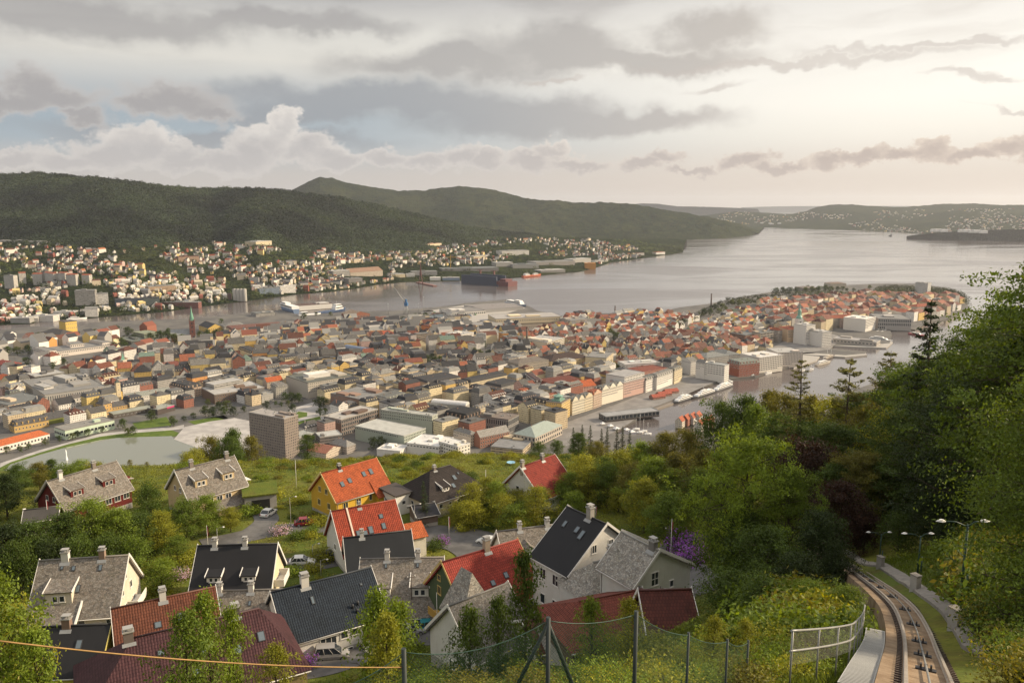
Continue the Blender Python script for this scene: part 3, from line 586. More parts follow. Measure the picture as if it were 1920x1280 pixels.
def house(name,label,r1,r2,Hr,Wf,Wb,rise,wall,roof=(M_tile,(.3,.08,.04)),rise_b=None,trim=(.70,.68,.64),wins=(),dormers=(),chims=(),sky=(),wallm=None,base=(.33,.31,.28),
  over=.45,gut=(.5,.48,.45),zr=None,base_h=.8,hip=(0,0),attic=True,cat='house'):
 if zr is None:
  z=250.0
  for _ in range(8):a,b=P(*r1,z),P(*r2,z);c=(a+b)/2;z=.5*z+.5*(T1(c.x,c.y)+Hr)
  zr=z
 a,b=P(*r1,zr),P(*r2,zr);L=(b-a).length;rz=atan2(b.y-a.y,b.x-a.x);g=zr-Hr
 if hip[0]or hip[1]:
  u=(b-a).normalized();a=a-u*hip[0];b=b+u*hip[1];L=(b-a).length
 e=empty(name,(a.x,a.y,g),rz,label,cat);LASTH[label]=(e,L,g)
 rise_b=rise if rise_b is None else rise_b;zf,zb=Hr-rise,Hr-rise_b;W0,W1=-Wf,Wb;h0,h1=hip;i=.02
 wb=MB();bh=base_h
 q=[(0,W0),(L,W0),(L,W1),(0,W1)]
 wb.poly([(0,W0,bh),(L,W0,bh),(L,W0,zf),(0,W0,zf)]);wb.poly([(L,W1,bh),(0,W1,bh),(0,W1,zb),(L,W1,zb)])
 if h1:wb.poly([(L,W0,bh),(L,W1,bh),(L,W1,zb),(L,W0,zf)])
 else:wb.poly([(L,W0,bh),(L,W1,bh),(L,W1,zb),(L,0,Hr-.06),(L,W0,zf)])
 if h0:wb.poly([(0,W1,bh),(0,W0,bh),(0,W0,zf),(0,W1,zb)])
 else:wb.poly([(0,W1,bh),(0,W0,bh),(0,W0,zf),(0,0,Hr-.06),(0,W1,zb)])
 wb.build('wall',wallm or M_board,e,wall)
 fb=MB();fb.box(.03,W0+.03,-4.0,L-.03,W1-.03,bh+.02);fb.build('foundation',M_conc,e)
 th=.2;rb=MB();sf,sb=rise/Wf,rise_b/Wb;o=over;ro=.35
 lf,lb=(-(Wf+o),Hr-rise-sf*o+th),((Wb+o),Hr-rise_b-sb*o+th);rt=Hr+th
 x0,x1=(-ro if not h0 else-o),(L+ro if not h1 else L+o);k0=h0+0 if h0 else-ro;k1=L-h1 if h1 else L+ro
 rb.slab([(x0,lf[0],lf[1]),(x1,lf[0],lf[1]),(k1,0,rt),(k0,0,rt)],th,0);rb.slab([(x1,lb[0],lb[1]),(x0,lb[0],lb[1]),(k0,0,rt),(k1,0,rt)],th,0)
 if h0:rb.slab([(x0,lb[0],lb[1]),(x0,lf[0],lf[1]),(k0,0,rt)],th,0)
 if h1:rb.slab([(x1,lf[0],lf[1]),(x1,lb[0],lb[1]),(k1,0,rt)],th,0)
 rf=rb.build('roof',roof[0],e,roof[1])
 cp=MB();cp.tube([(k0,0,rt+.01),(k1,0,rt+.01)],.13,6);cp.build('ridge_cap',M_metal,rf,tuple(c*.8 for c in roof[1]))
 for x,hh in((-ro,h0),(L+ro,h1)):
  if hh:continue
  v=MB();s_=-1 if x<0 else 1;xa,xb=sorted((x+.005*s_,x+.07*s_))
  for(y,z)in(lf,lb):
   v.slab([(xa,y,z+.03),(xb,y,z+.03),(xb,0,rt+.03),(xa,0,rt+.03)],.32)
  v.build('bargeboard',M_col,e,trim)
 gt=MB();gt.tube([(x0+.1,lf[0]-.06,lf[1]-.12),(x1-.1,lf[0]-.06,lf[1]-.12)],.07,6);gt.tube([(.25,lf[0]-.04,lf[1]-.15),(.25,W0-.05,zf-.7),(.25,W0-.05,.2)],.045,5);gt.build('gutter',M_metal,e,gut)
 for(x,hc,w,d,col)in chims:
  yc=.0;hc,w,d=hc*.78,w*.82,d*.82;cb=MB();cb.box(-w/2,-d/2,-1.6,w/2,d/2,hc);ch=cb.build('chimney',M_wall,rf,col,(x*L,yc,Hr))
  cc=MB();cc.box(-w/2-.1,-d/2-.1,hc,w/2+.1,d/2+.1,hc+.12);cc.box(-w/2-.02,-d/2-.02,hc+.42,w/2+.02,d/2+.02,hc+.5)
  for sx in(-1,1):
   for sy in(-1,1):cc.box(sx*(w/2-.1)-.05,sy*(d/2-.1)-.05,hc+.12,sx*(w/2-.1)+.05,sy*(d/2-.1)+.05,hc+.42)
  cc.build('cap',M_col,ch,(.30,.29,.27))
  fl=MB();fl.slab([(-w/2-.2,-d/2-.35,-sf*(d/2+.35)+th+.05),(w/2+.2,-d/2-.35,-sf*(d/2+.35)+th+.05),(w/2+.2,-d/2+.0,-sf*(d/2)+th+.05),(-w/2-.2,-d/2+.0,-sf*(d/2)+th+.05)],.03);fl.build('flashing',M_steel,ch)
 for(x,f,w,l)in sky:
  y=-Wf*f;z=Hr-rise*f+th;n=Vector((0,-sf,1)).normalized();u=Vector((0,-1,-sf)).normalized();c=Vector((x*L,y,z));s_=MB()
  p=lambda a,b_,k:c+Vector((a,0,0))+u*b_+n*k
  s_.slab([p(-w/2,l/2,.10),p(w/2,l/2,.10),p(w/2,-l/2,.10),p(-w/2,-l/2,.10)],.14,0);s_.slab([p(-w/2+.09,l/2-.09,.115),p(w/2-.09,l/2-.09,.115),p(w/2-.09,-l/2+.09,.115),p(-w/2+.09,-l/2+.09,.115)],.012,1)
  s_.build('skylight',[M_dark,M_glass2],rf)
 for dm in dormers:
  x,f0,f1,w,style=dm[:5];dcol=dm[5]if len(dm)>5 else wall
  yf=-Wf*f1;zt=Hr-rise*f0;zfl=Hr-rise*f1-.3;hd=zt-.25 if style=='shed' else zt
  dw=MB();ye=-Wf*f0
  top=zt-.28*(f1-f0)*Wf*.75
  dw.poly([(-w/2,yf,zfl),(w/2,yf,zfl),(w/2,yf,top),(-w/2,yf,top)])
  dw.poly([(w/2,yf,zfl),(w/2,ye,zt),(w/2,yf,top)]);dw.poly([(-w/2,ye,zt),(-w/2,yf,zfl),(-w/2,yf,top)])
  if style=='gable':dw.poly([(-w/2,yf,top),(w/2,yf,top),(0,yf,top+w*.36)])
  d=dw.build('dormer',wallm or M_board,e,dcol,(x*L,0,0));dr=MB();q=.18
  if style=='shed':dr.slab([(-w/2-q,yf-.25,top+.02),(w/2+q,yf-.25,top+.02),(w/2+q,ye+.3,zt+.25),(-w/2-q,ye+.3,zt+.25)],.14)
  else:
   yr=ye+w*.36/sf*.9
   dr.slab([(-w/2-q,yf-.2,top-.05),(0,yf-.2,top+w*.36+.12),(0,yr,top+w*.36+.12),(-w/2-q,ye,top-.05)][::-1],.1);dr.slab([(0,yf-.2,top+w*.36+.12),(w/2+q,yf-.2,top-.05),(w/2+q,ye,top-.05),(0,yr,top+w*.36+.12)][::-1],.1)
  dr.build('dormer_roof',roof[0],d,roof[1])
  if style=='shed':
   for sx in(-1,1):
    vb=MB();xx=sx*(w/2+q);vb.slab([(xx-.05,yf-.3,top+.10),(xx+.05,yf-.3,top+.10),(xx+.05,ye+.4,zt+.36),(xx-.05,ye+.4,zt+.36)],.28);vb.build('dormer_board',M_col,d,trim)
  ww=min(.7,w*.30);wh=max(.45,min(.9,(top-zfl)*.50));zc_=zfl+.3+(top-zfl-.3)*.5
  for sx in((-1,1)if w>1.5 else(0,)):window(d,ww,wh,(sx*ww*.62,yf-.005,zc_),0,trim,(0,0),sub=False)and link('pane',WINM[(round(ww,2),round(wh,2),(0,0))][1],d,None,(sx*ww*.62,yf-.006,zc_))
 for(side,x,z,w,h,bars)in wins:
  if side=='f':window(e,w,h,(x*L,W0-.005,z),0,trim,bars)
  elif side=='l':window(e,w,h,(-.005,W0+(W1-W0)*x,z),-pi/2,trim,bars)
  elif side=='r':window(e,w,h,(L+.005,W0+(W1-W0)*x,z),pi/2,trim,bars)
 return e,L,g,(W0,W1)
def rowf(n,z,w,h,x0=.1,x1=.9,side='f',bars=(1,0)):return[(side,x0+(x1-x0)*(i+.5)/n,z,w,h,bars)for i in range(n)]
def door(e,loc,rz,col,w=1.0,h=2.1):
 d=MB();d.box(-w/2,-.06,0,w/2,.02,h);o=d.build('door',M_col,e,col,loc,rz);hn=MB();hn.box(w*.3,-.12,1.0,w*.42,-.05,1.06);hn.build('handle',M_steel,o);return o
def box_part(e,name,x0,y0,z0,x1,y1,z1,m,col=None):b=MB();b.box(x0,y0,z0,x1,y1,z1);return b.build(name,m,e,col)
WHT=(.70,.68,.63);CREAM=(.62,.56,.43);SL=(.185,.170,.150);SLl=(.28,.27,.245)
CHW=(.62,.60,.56);CHG=(.20,.17,.15)
# A  dark red house with two shed dormers
eA,L,g,_=house('wooden_house','dark red wooden house with grey slate roof and two red dormers, above the lake',(92,903),(216,866.5),8.3,4.6,4.6,4.6,(.115,.018,.016),(M_slate,SL),trim=(.45,.42,.38),wins=rowf(5,2.55,1.3,1.15,.28,.98)+[('l',.3,2.6,.8,1.2,(0,0)),('l',.62,5.0,.8,1.0,(0,0)),('l',.38,5.0,.8,1.0,(0,0))],
 dormers=[(.24,.30,.72,2.5,'shed'),(.72,.30,.72,2.5,'shed')],chims=[(.16,1.5,.9,.7,CHW),(.66,1.5,.9,.7,CHG)],base=(.5,.48,.44))
b=MB();b.box(L,-1.5,.8,L+2.0,2.6,5.0);b.build('annex',M_board,eA,(.115,.018,.016));b=MB();b.slab([(L-.1,-1.9,5.0),(L+2.5,-1.9,4.6),(L+2.5,3.0,4.6),(L-.1,3.0,5.0)],.15);b.build('annex_roof',M_slate,eA,(.4,.37,.33))
# B  beige house
eB,L,g,_=house('wooden_house','beige wooden house with grey slate roof and two white edged dormers, beside the terraced lawn',(331,883),(437,857),9.0,4.6,4.6,4.6,(.52,.40,.235),(M_slate,SL),wins=rowf(3,3.0,1.25,1.25,.28,.75)+[('l',.3,2.4,.8,1.2,(0,0)),('l',.38,5.4,.8,1.0,(0,0)),('l',.62,5.4,.8,1.0,(0,0)),('f',.75,.9,1.4,1.1,(1,0))],
 dormers=[(.27,.25,.72,2.4,'shed'),(.75,.25,.72,2.4,'shed')],chims=[(.25,1.5,.9,.7,CHG),(.88,1.4,.9,.7,CHG)])
b=MB();b.slab([(L*.35,-7.6,1.7),(L*.98,-7.6,1.7),(L*.98,-4.62,2.7),(L*.35,-4.62,2.7)],.16);b.build('porch_roof',M_slate,eB,SL)
b=MB();b.box(L*.38,-7.2,-2,L*.96,-4.62,1.55);b.build('porch',M_board,eB,(.46,.36,.22));b=MB();b.box(L,-2.5,.8,L+1.6,1.6,4.6);b.build('bay',M_board,eB,(.60,.50,.34));b=MB();b.slab([(L-.1,-2.9,4.9),(L+2.1,-2.9,4.5),(L+2.1,2.0,4.5),(L-.1,2.0,4.9)],.14);b.build('bay_roof',M_col,eB,WHT)
window(eB,1.3,1.5,(L+1.605,-.4,2.9),pi/2,WHT,(1,0));window(eB,1.0,1.5,(L+.8,-2.505,2.9),0,WHT,(0,0))
# C  yellow house
eC,L,g,_=house('wooden_house','bright yellow wooden house with orange tile roof on the far edge of the hill',(605,888),(704,861),8.6,4.4,4.4,4.3,(.62,.38,.045),(M_tile,(.34,.080,.028)),trim=(.66,.52,.22),wins=[('f',.16,2.9,1.2,1.3,(1,0)),('f',.40,2.9,1.2,1.3,(1,0)),('f',.63,3.1,.7,1.4,(0,0)),
 ('l',.30,2.6,1.0,1.25,(1,0)),('l',.68,2.6,1.0,1.25,(1,0)),('l',.38,5.3,.95,1.15,(1,0)),('l',.64,5.3,.95,1.15,(1,0))],chims=[(.30,1.0,.7,.7,(.05,.04,.04))],sky=[(.22,.55,.8,1.1),(.37,.50,.8,1.1),(.66,.42,.8,1.1),(.80,.40,.8,1.3)])
b=MB();b.box(L*.72,-5.7,-2,L,-4.42,2.9);b.build('annex',M_board,eC,(.66,.44,.05));b=MB();b.slab([(L*.68,-6.2,3.0),(L+.35,-6.2,3.0),(L+.35,-3.3,5.75),(L*.68,-3.3,5.75)],.16);b.build('annex_roof',M_tile,eC,(.34,.080,.028))
# D  dark hipped house with a porch
eD,L,g,W_=house('wooden_house','cream house under a broad dark hipped roof with porch and one white dormer',(806,884),(845,873),7.6,5.6,5.2,3.9,(.55,.47,.35),(M_tile,(.032,.026,.024)),hip=(4.5,4.2),wins=[('f',.2,2.5,.9,.9,(0,0)),('f',.36,2.5,.7,.7,(0,0)),('f',.52,2.5,.9,.9,(0,0)),('f',.85,2.5,1.4,1.2,(1,0)),('l',.5,2.5,.9,.8,(0,0))],
 dormers=[(.36,.42,.78,1.7,'shed',WHT)],sky=[(.62,.45,.8,1.2),(.72,.35,.4,.6),(.52,.7,.8,1.1)],chims=[(.4,.9,.7,.7,CHG)])
b=MB();b.slab([(L*.48,-10.2,2.4),(L*1.02,-10.2,2.4),(L*.98,-7.6,3.5),(L*.55,-7.6,3.5)],.16);b.slab([(L*.55,-7.6,3.5),(L*.98,-7.6,3.5),(L*.98,-5.5,3.1),(L*.55,-5.5,3.1)],.16);b.build('porch_roof',M_tile,eD,(.032,.026,.024))
for x in(.52,.68,.84,.99):b=MB();b.box(L*x-.09,-9.95,-2,L*x+.09,-9.75,2.4);b.build('porch_post',M_col,eD,(.3,.26,.2))
b=MB();b.box(-3.4,.5,-1,.2,5.5,4.2);b.build('annex',M_board,eD,WHT);b=MB();b.slab([(-3.8,.1,4.6),(.4,.1,4.6),(.4,5.9,4.9),(-3.8,5.9,4.9)],.2);b.build('annex_roof',M_felt,eD,(.07,.06,.055));window(eD,.9,.8,(-1.6,.495,2.7),0,WHT,(0,0))
# E  white house with red roof in the thicket
eE,L,g,_=house('wooden_house','white house with plain red roof half hidden in the green thicket',(978,876),(1039,854.5),9.0,5.4,5.0,5.0,(.66,.63,.56),(M_tile,(.20,.030,.020)),wins=[('l',.34,4.6,.9,.9,(0,0)),('l',.62,4.6,.9,.9,(0,0)),('f',.3,2.5,1.3,1.1,(1,0)),('f',.7,2.5,1.3,1.1,(1,0))],chims=[(.02,1.3,.8,.7,(.35,.3,.25)),(.62,1.2,.8,.7,CHG)])
# F  red-orange roof on white walls
eF,L,g,_=house('wooden_house','white house with red tile roof, orange roofed annex and five skylights, between two grassy verges',(625,960),(738,939),8.8,5.4,4.6,5.4,(.68,.66,.60),(M_tile,(.27,.046,.022)),wins=[('l',.5,3.0,.9,1.1,(0,0)),('l',.3,5.2,.7,.9,(0,0)),('f',.86,2.6,1.4,1.2,(1,0))],
 sky=[(.30,.62,.8,1.3),(.40,.62,.8,.8),(.50,.58,.8,1.3),(.72,.32,.7,.8),(.72,.55,.7,1.1)],chims=[(.42,.7,.5,.5,(.2,.06,.04))])
b=MB();b.slab([(L*.215-.14,-5.9,3.22),(L*.215+.14,-5.9,3.22),(L*.215+.14,0,9.2),(L*.215-.14,0,9.2)],.3);b.build('party_wall',M_col,eF,(.62,.5,.4))
b=MB();b.box(L*.97,-4.6,-1,L*.97+4.2,1.0,3.6);b.build('annex',M_board,eF,(.66,.62,.54));b=MB();b.slab([(L*.97,-5.0,3.6),(L*.97+4.5,-5.0,3.6),(L*.97+4.5,-1.8,5.2),(L*.97,-1.8,5.2)],.15);b.slab([(L*.97+4.5,1.4,3.6),(L*.97,1.4,3.6),(L*.97,-1.8,5.2),(L*.97+4.5,-1.8,5.2)],.15);b.build('annex_roof',M_tile,eF,(.38,.10,.035))
# G  black roof
eG,L,g,_=house('wooden_house','white house with plain black roof, just below the red roof with the five skylights',(648,1010),(767,996),7.6,4.6,4.2,4.4,(.66,.62,.56),(M_felt,(.020,.022,.025)),wins=[('f',.16,1.9,1.9,1.5,(2,0)),('f',.5,2.1,1.2,1.1,(1,0)),('f',.8,2.1,1.2,1.1,(1,0)),('l',.5,4.8,.8,.9,(0,0))],chims=[(.25,1.1,.7,.6,CHW)])
# H  black roof with two white dormers
eH,L,g,_=house('wooden_house','cream house with black roof and two small white dormers, flag behind it',(375,1025),(516,1021),8.0,5.6,4.6,5.2,(.64,.55,.38),(M_felt,(.019,.019,.021)),wins=[('f',.25,2.2,1.2,1.0,(1,0)),('f',.52,2.2,.9,.9,(0,0)),('f',.8,2.2,1.2,1.0,(1,0)),('r',.45,2.7,.9,1.2,(0,0)),('r',.35,5.4,.7,.9,(0,0)),('r',.7,2.6,.9,1.2,(0,0))],
 dormers=[(.27,.46,.72,1.9,'shed',WHT),(.72,.46,.72,1.9,'shed',WHT)],chims=[(.20,1.2,.8,.7,CHW),(.60,1.2,.8,.7,CHW)])
b=MB();b.box(L+.01,-2.2,2.5,L+1.5,1.6,2.65);b.box(L+1.4,-2.2,2.65,L+1.5,1.6,3.6);b.box(L+.01,-2.2,2.65,L+1.4,-2.1,3.6);b.box(L+.01,1.5,2.65,L+1.4,1.6,3.6);b.build('balcony',M_board,eH,WHT)
# I  big grey slate house
eI,L,g,_=house('wooden_house','large grey slate roofed house with cream gable, one wide dormer and long low eave',(79,1053),(236,1043),9.6,5.6,5.0,5.4,(.60,.54,.44),(M_slate,SL),trim=(.68,.65,.6),wins=[('f',.60,3.3,.9,.9,(0,0)),('f',.78,2.7,1.2,.9,(1,0)),('f',.93,3.0,1.1,1.1,(1,0)),('r',.36,3.0,1.1,1.2,(1,0)),('r',.62,5.2,.9,1.1,(0,0)),('r',.45,7.2,.8,.9,(0,0)),('r',.7,2.6,1.0,1.2,(0,0)),('r',.30,5.4,.8,.8,(0,0))],
 dormers=[(.32,.34,.80,3.2,'shed')],chims=[(.28,1.5,1.1,.9,CHW),(.72,1.5,.9,.8,(.28,.2,.15))],sky=[(.26,.16,.4,.5),(.40,.18,.5,.7),(.50,.55,.6,1.1),(.72,.2,.5,.9)])
b=MB();b.box(L*.04,-9.6,-3,L*.56,-5.55,2.2);b.build('lean_to',M_board,eI,(.52,.47,.38));b=MB();b.slab([(-.5,-10.0,2.3),(L*.58,-10.0,2.3),(L*.58,-4.4,5.55),(-.5,-4.4,5.55)],.2);b.build('lean_to_roof',M_slate,eI,SL)
b=MB();b.slab([(L*.58-.06,-10.1,2.5),(L*.58+.12,-10.1,2.5),(L*.58+.12,-4.4,5.8),(L*.58-.06,-4.4,5.8)],.35);b.build('bargeboard',M_col,eI,WHT)
window(eI,1.3,.9,(L*.22,-9.605,1.0),0,WHT,(1,0));door(eI,(L*.46,-9.6,-.9),0,(.12,.09,.07))
b=MB();b.box(L+.01,-1.0,2.4,L+1.4,3.0,2.55);b.box(L+1.3,-1.0,2.55,L+1.4,3.0,3.5);b.box(L+.01,-1.0,2.55,L+1.3,-.9,3.5);b.build('balcony',M_board,eI,WHT)
b=MB();b.slab([(L*.58,-12.8,1.2),(L*.98,-12.8,1.2),(L*.98,-9.9,1.5),(L*.58,-9.9,1.5)],.15);b.build('carport_roof',M_felt,eI,(.12,.11,.10));b=MB();b.box(L*.60,-12.4,-3,L*.96,-10.0,1.05);b.build('carport',M_board,eI,(.5,.45,.36))
# L  brown tiled
eL,L,g,_=house('wooden_house','brown tiled roof with white bargeboards and blue skylights, behind the purple tiled roof',(214,1143),(399,1103),8.4,5.2,4.4,4.8,(.60,.55,.47),(M_tile,(.120,.042,.024)),wins=[('f',.3,2,1.2,1.1,(1,0))],chims=[(.48,1.5,.9,.8,CHW)],sky=[(.40,.45,.8,.8),(.46,.62,1.0,.9),(.63,.40,.8,1.0),(.76,.62,.5,.8)])
# M  yellow gabled black roof
eM,L,g,_=house('wooden_house','black roofed house with a lemon yellow gable, beside the purple tiled roof',(70,1178),(203,1172),6.6,4.0,4.4,3.6,(.60,.52,.13),(M_felt,(.021,.021,.023)),trim=(.60,.5,.14),wins=[('r',.4,3.2,.7,.8,(0,0))],chims=[(.42,1.4,1.1,.9,(.22,.15,.12))],sky=[(.66,.42,.7,1.1),(.36,.6,.4,.7)])
# K  big purple-brown hipped roof, nearest
eK,L,g,_=house('wooden_house','large purple brown tiled hipped roof nearest to the cable, sapling in front',(248,1199),(486,1143),8.2,6.5,6.4,4.8,(.36,.27,.15),(M_tile,(.062,.026,.030)),hip=(5.5,3.6),wins=[('f',.4,1.8,1.2,1.1,(1,0)),('f',.7,1.8,1.2,1.1,(1,0)),('r',.5,1.8,1.2,1.1,(1,0))],chims=[(.23,1.4,1.2,1.0,(.16,.13,.12)),(.72,1.4,1.1,.9,(.10,.085,.08))],
 sky=[(.55,.42,.8,1.1),(.70,.52,.8,1.1),(.82,.42,.8,1.2),(.50,.7,.8,1.1),(.36,.30,.7,.6)])
# N  long grey slate roof in front of H
eN,L,g,_=house('wooden_house','low grey slate roof with two chimneys, tight below the black roof with white dormers',(392,1110),(560,1106),6.0,5.0,4.6,4.2,(.6,.57,.5),(M_slate,SL),wins=[('f',.5,1.2,1.1,1.0,(1,0))],chims=[(.12,1.2,.8,.7,CHW),(.47,1.3,.8,.7,CHW)],sky=[(.15,.3,.4,.7),(.48,.28,.4,.7)])
# J  navy roof
eJ,L,g,_=house('wooden_house','long white house with a dark navy tile roof and white chimney, silver van outside',(513,1112),(692,1066.5),7.9,5.2,4.4,4.3,(.64,.62,.58),(M_tile,(.016,.024,.036)),trim=(.66,.64,.6),wins=[('f',.40,2.1,2.2,1.5,(2,0)),('f',.56,2.5,1.0,1.0,(0,0)),('f',.67,2.6,.9,1.0,(0,0)),('f',.42,.2,1.9,1.0,(2,0)),('f',.62,.3,.8,.7,(0,0)),('l',.5,4.5,.7,.9,(0,0))],
 chims=[(.31,1.7,1.2,1.0,CHW)],sky=[(.34,.36,.45,1.1),(.86,.3,.35,.35)])
box_part(eJ,'balcony',L*.72,-7.4,.6,L*.86,-5.21,.8,M_conc);door(eJ,(L*.80,-5.21,.8),0,(.10,.035,.02));b=MB();b.slab([(L*.69,-7.4,.9),(L*.70,-7.4,.9),(L*.86,-8.6,-1.6),(L*.85,-8.6,-1.6)],.9);b.build('stair_side',M_board,eJ,WHT)
for kx,kf in((.70,.72),(.76,.68),(.73,.83)):
 b=MB();b.tube([(kx*L,-5.2*kf,7.9-4.3*kf+.2),(kx*L,-5.2*kf,7.9-4.3*kf+.75)],.16,8);b.build('vent',M_dark,eJ)
# O  slate roof with two dormers
eO,L,g,_=house('wooden_house','wide mossy slate roof with two white edged dormers, below the plain black roof',(680,1050),(828,1046.5),7.4,6.4,4.6,5.2,(.64,.61,.55),(M_slate,SL),wins=[('f',.3,1.4,1.2,1.1,(1,0)),('f',.8,1.4,1.2,1.1,(1,0))],dormers=[(.27,.28,.70,2.4,'shed',WHT),(.74,.28,.70,2.4,'shed',WHT)],chims=[(.31,1.4,.8,.7,CHW),(.70,1.4,.8,.7,CHW)],sky=[(.30,.14,.4,.7),(.70,.14,.4,.7)])
# P  green gable red roof
eP,L,g,_=house('wooden_house','dark green house with red tile roof and a concrete chimney',(833,1055),(968,1014.5),9.6,5.6,5.0,5.2,(.075,.105,.055),(M_tile,(.26,.040,.028)),trim=(.50,.36,.12),wins=[('l',.35,5.2,.95,1.2,(1,0)),('l',.66,5.2,.95,1.2,(1,0)),('l',.35,2.4,.95,1.2,(1,0)),('l',.66,7.0,.8,.8,(0,0)),('f',.5,3,1.2,1.1,(1,0))],chims=[(.57,2.0,1.0,.9,(.36,.29,.22))],sky=[(.46,.62,.7,.8),(.66,.56,.7,.9)])
b=MB();b.box(-1.5,-2.5,2.0,-.01,2.0,2.15);b.box(-1.5,-2.5,2.15,-1.42,2.0,3.1);b.build('balcony',M_board,eP,(.45,.28,.07))
# Q  white house with curved gable and its steep wing
eQ,L,g,_=house('wooden_house','white house with curved front gable and grey slate roof, beside the teal car',(846,1137),(950,1096),8.6,4.6,4.4,4.6,(.66,.65,.61),(M_slate,(.15,.145,.135)),wins=[('l',.5,4.3,1.5,1.0,(3,1)),('l',.5,1.4,1.2,1.1,(1,0)),('f',.5,2.2,1.1,1.1,(1,0))])
b=MB();cx=L*.55;b.poly([(cx-2.6,.6,5.6),(cx+2.6,.6,5.6),(cx,2.0,10.6)]);b.poly([(cx+2.6,.6,5.6),(cx+2.6,5.4,5.6),(cx,4.2,10.6),(cx,2.0,10.6)]);b.poly([(cx-2.6,5.4,5.6),(cx-2.6,.6,5.6),(cx,2.0,10.6),(cx,4.2,10.6)]);b.build('steep_roof',M_slate,eQ,SLl)
# R  tall white house, black roof, gable to the camera
eR,L,g,W_=house('wooden_house','tall white house with black roof and a two window attic gable, tallest on the slope',(1066,953),(1133,983),12.5,6.2,6.2,5.0,(.66,.64,.60),(M_felt,(.022,.022,.024)),wins=[('r',.24,6.2,1.3,1.4,(1,0)),('r',.50,6.2,1.0,1.4,(1,0)),('r',.64,6.2,1.0,1.4,(1,0)),('r',.36,9.6,.9,1.2,(1,0)),('r',.60,9.6,.9,1.2,(1,0)),('r',.3,2.6,1.2,1.4,(1,0)),
 ('f',.30,5.7,1.2,1.5,(1,0)),('f',.66,5.7,1.2,1.5,(1,0)),('f',.66,2.2,1.2,1.5,(1,0)),('f',.30,2.2,1.0,1.4,(0,0))],chims=[(.62,1.9,1.0,.9,(.34,.32,.29))],sky=[(.2,.3,.6,1.0),(.55,.3,.7,1.0),(.72,.35,.7,1.4)])
# S  grey roof behind R
eS,L,g,_=house('wooden_house','grey slate roofed white house tucked behind the tall black roofed one',(936,998),(1040,985),7.8,5.0,4.6,4.6,(.64,.61,.55),(M_slate,SL),wins=[('l',.5,4.9,.9,1.0,(0,0)),('f',.3,2.2,1.2,1.1,(1,0)),('f',.7,2.2,1.2,1.1,(1,0))],dormers=[(.40,.3,.72,1.8,'gable',WHT)],chims=[(.36,1.2,.7,.7,CHW),(.86,1.3,.8,.7,CHW)])
# T  pale slate roof, white house with a lower wing
eT,L,g,_=house('wooden_house','white house with pale grey slate roof and green awning over its door',(1168,1001),(1231,1033),9.8,3.4,5.6,3.2,(.62,.62,.57),(M_slate,SLl),wins=[('r',.36,6.5,1.2,1.7,(1,1)),('r',.66,5.2,.7,.9,(0,0)),('f',.3,2.5,1.2,1.3,(1,0))],chims=[(.9,1.3,1.0,.8,(.2,.19,.18))])
b=MB();b.slab([(L+.1,-1.6,2.3),(L+1.8,-1.2,1.4),(L+1.8,2.2,1.4),(L+.1,2.6,2.3)],.08);b.slab([(L+.1,-1.6,2.3),(L+.1,-2.2,1.3),(L+1.8,-1.2,1.4)],.06);b.build('awning',M_col,eT,(.02,.06,.045))
eT2,L,g,_=house('wooden_house','low white wing with pale slate roof and brick topped chimney, below the tall white house',(1112,1057),(1203,1034),7.0,4.0,3.6,3.0,(.64,.63,.6),(M_slate,SLl),hip=(2.6,0),wins=[('f',.3,1.8,1.2,1.2,(1,1)),('f',.75,1.8,1.2,1.2,(1,1)),('l',.4,1.6,1.1,1.1,(1,0))],chims=[(.52,1.9,.9,.8,(.14,.06,.04))])
# U  rusty red tiled low roofs
eU,L,g,_=house('wooden_house','low rust red tiled roof among young trees, just below the pale slate wing',(1085,1130),(1200,1108),5.2,5.0,4.6,2.2,(.12,.08,.06),(M_tile,(.155,.042,.028)),hip=(3,0),wins=[('f',.4,1.5,1.0,.9,(0,0))])
eU2,L,g,_=house('wooden_house','dark red tiled roof beside the utility pole and the dark bushes',(1204,1110),(1290,1108),5.6,6.4,3.4,3.6,(.12,.08,.06),(M_tile,(.085,.024,.018)),wins=[('f',.5,1.2,1.0,.9,(0,0))])
eV,L,g,_=house('garden_shed','small shed with brown tiled roof just behind the green fence',(985,1168),(1068,1150),4.2,3.4,3.2,1.8,(.5,.46,.4),(M_tile,(.115,.048,.032)),wins=[('f',.5,1.2,.8,.8,(0,0))],cat='shed')
# small outbuildings
house('garage','small dark brown garage below the dark red house',(48,958),(108,950),3.8,3.0,3.0,1.0,(.07,.018,.016),(M_felt,(.06,.055,.05)),cat='garage')
house('garden_shed','small white shed with dark roof beside the thicket',(975,915),(1003,907),3.4,2.0,2.0,1.0,(.62,.58,.5),(M_felt,(.10,.09,.08)),cat='shed')
house('garden_shed','small grey shed beside the yellow house',(722,923),(748,920),3.4,2.2,2.2,1.1,(.45,.43,.4),(M_felt,(.10,.10,.10)),cat='shed')
house('garden_shed','dark roofed shed by the driveway of the hipped house',(775,950),(812,944),3.4,2.6,2.4,1.0,(.16,.12,.1),(M_felt,(.035,.035,.04)),cat='shed')
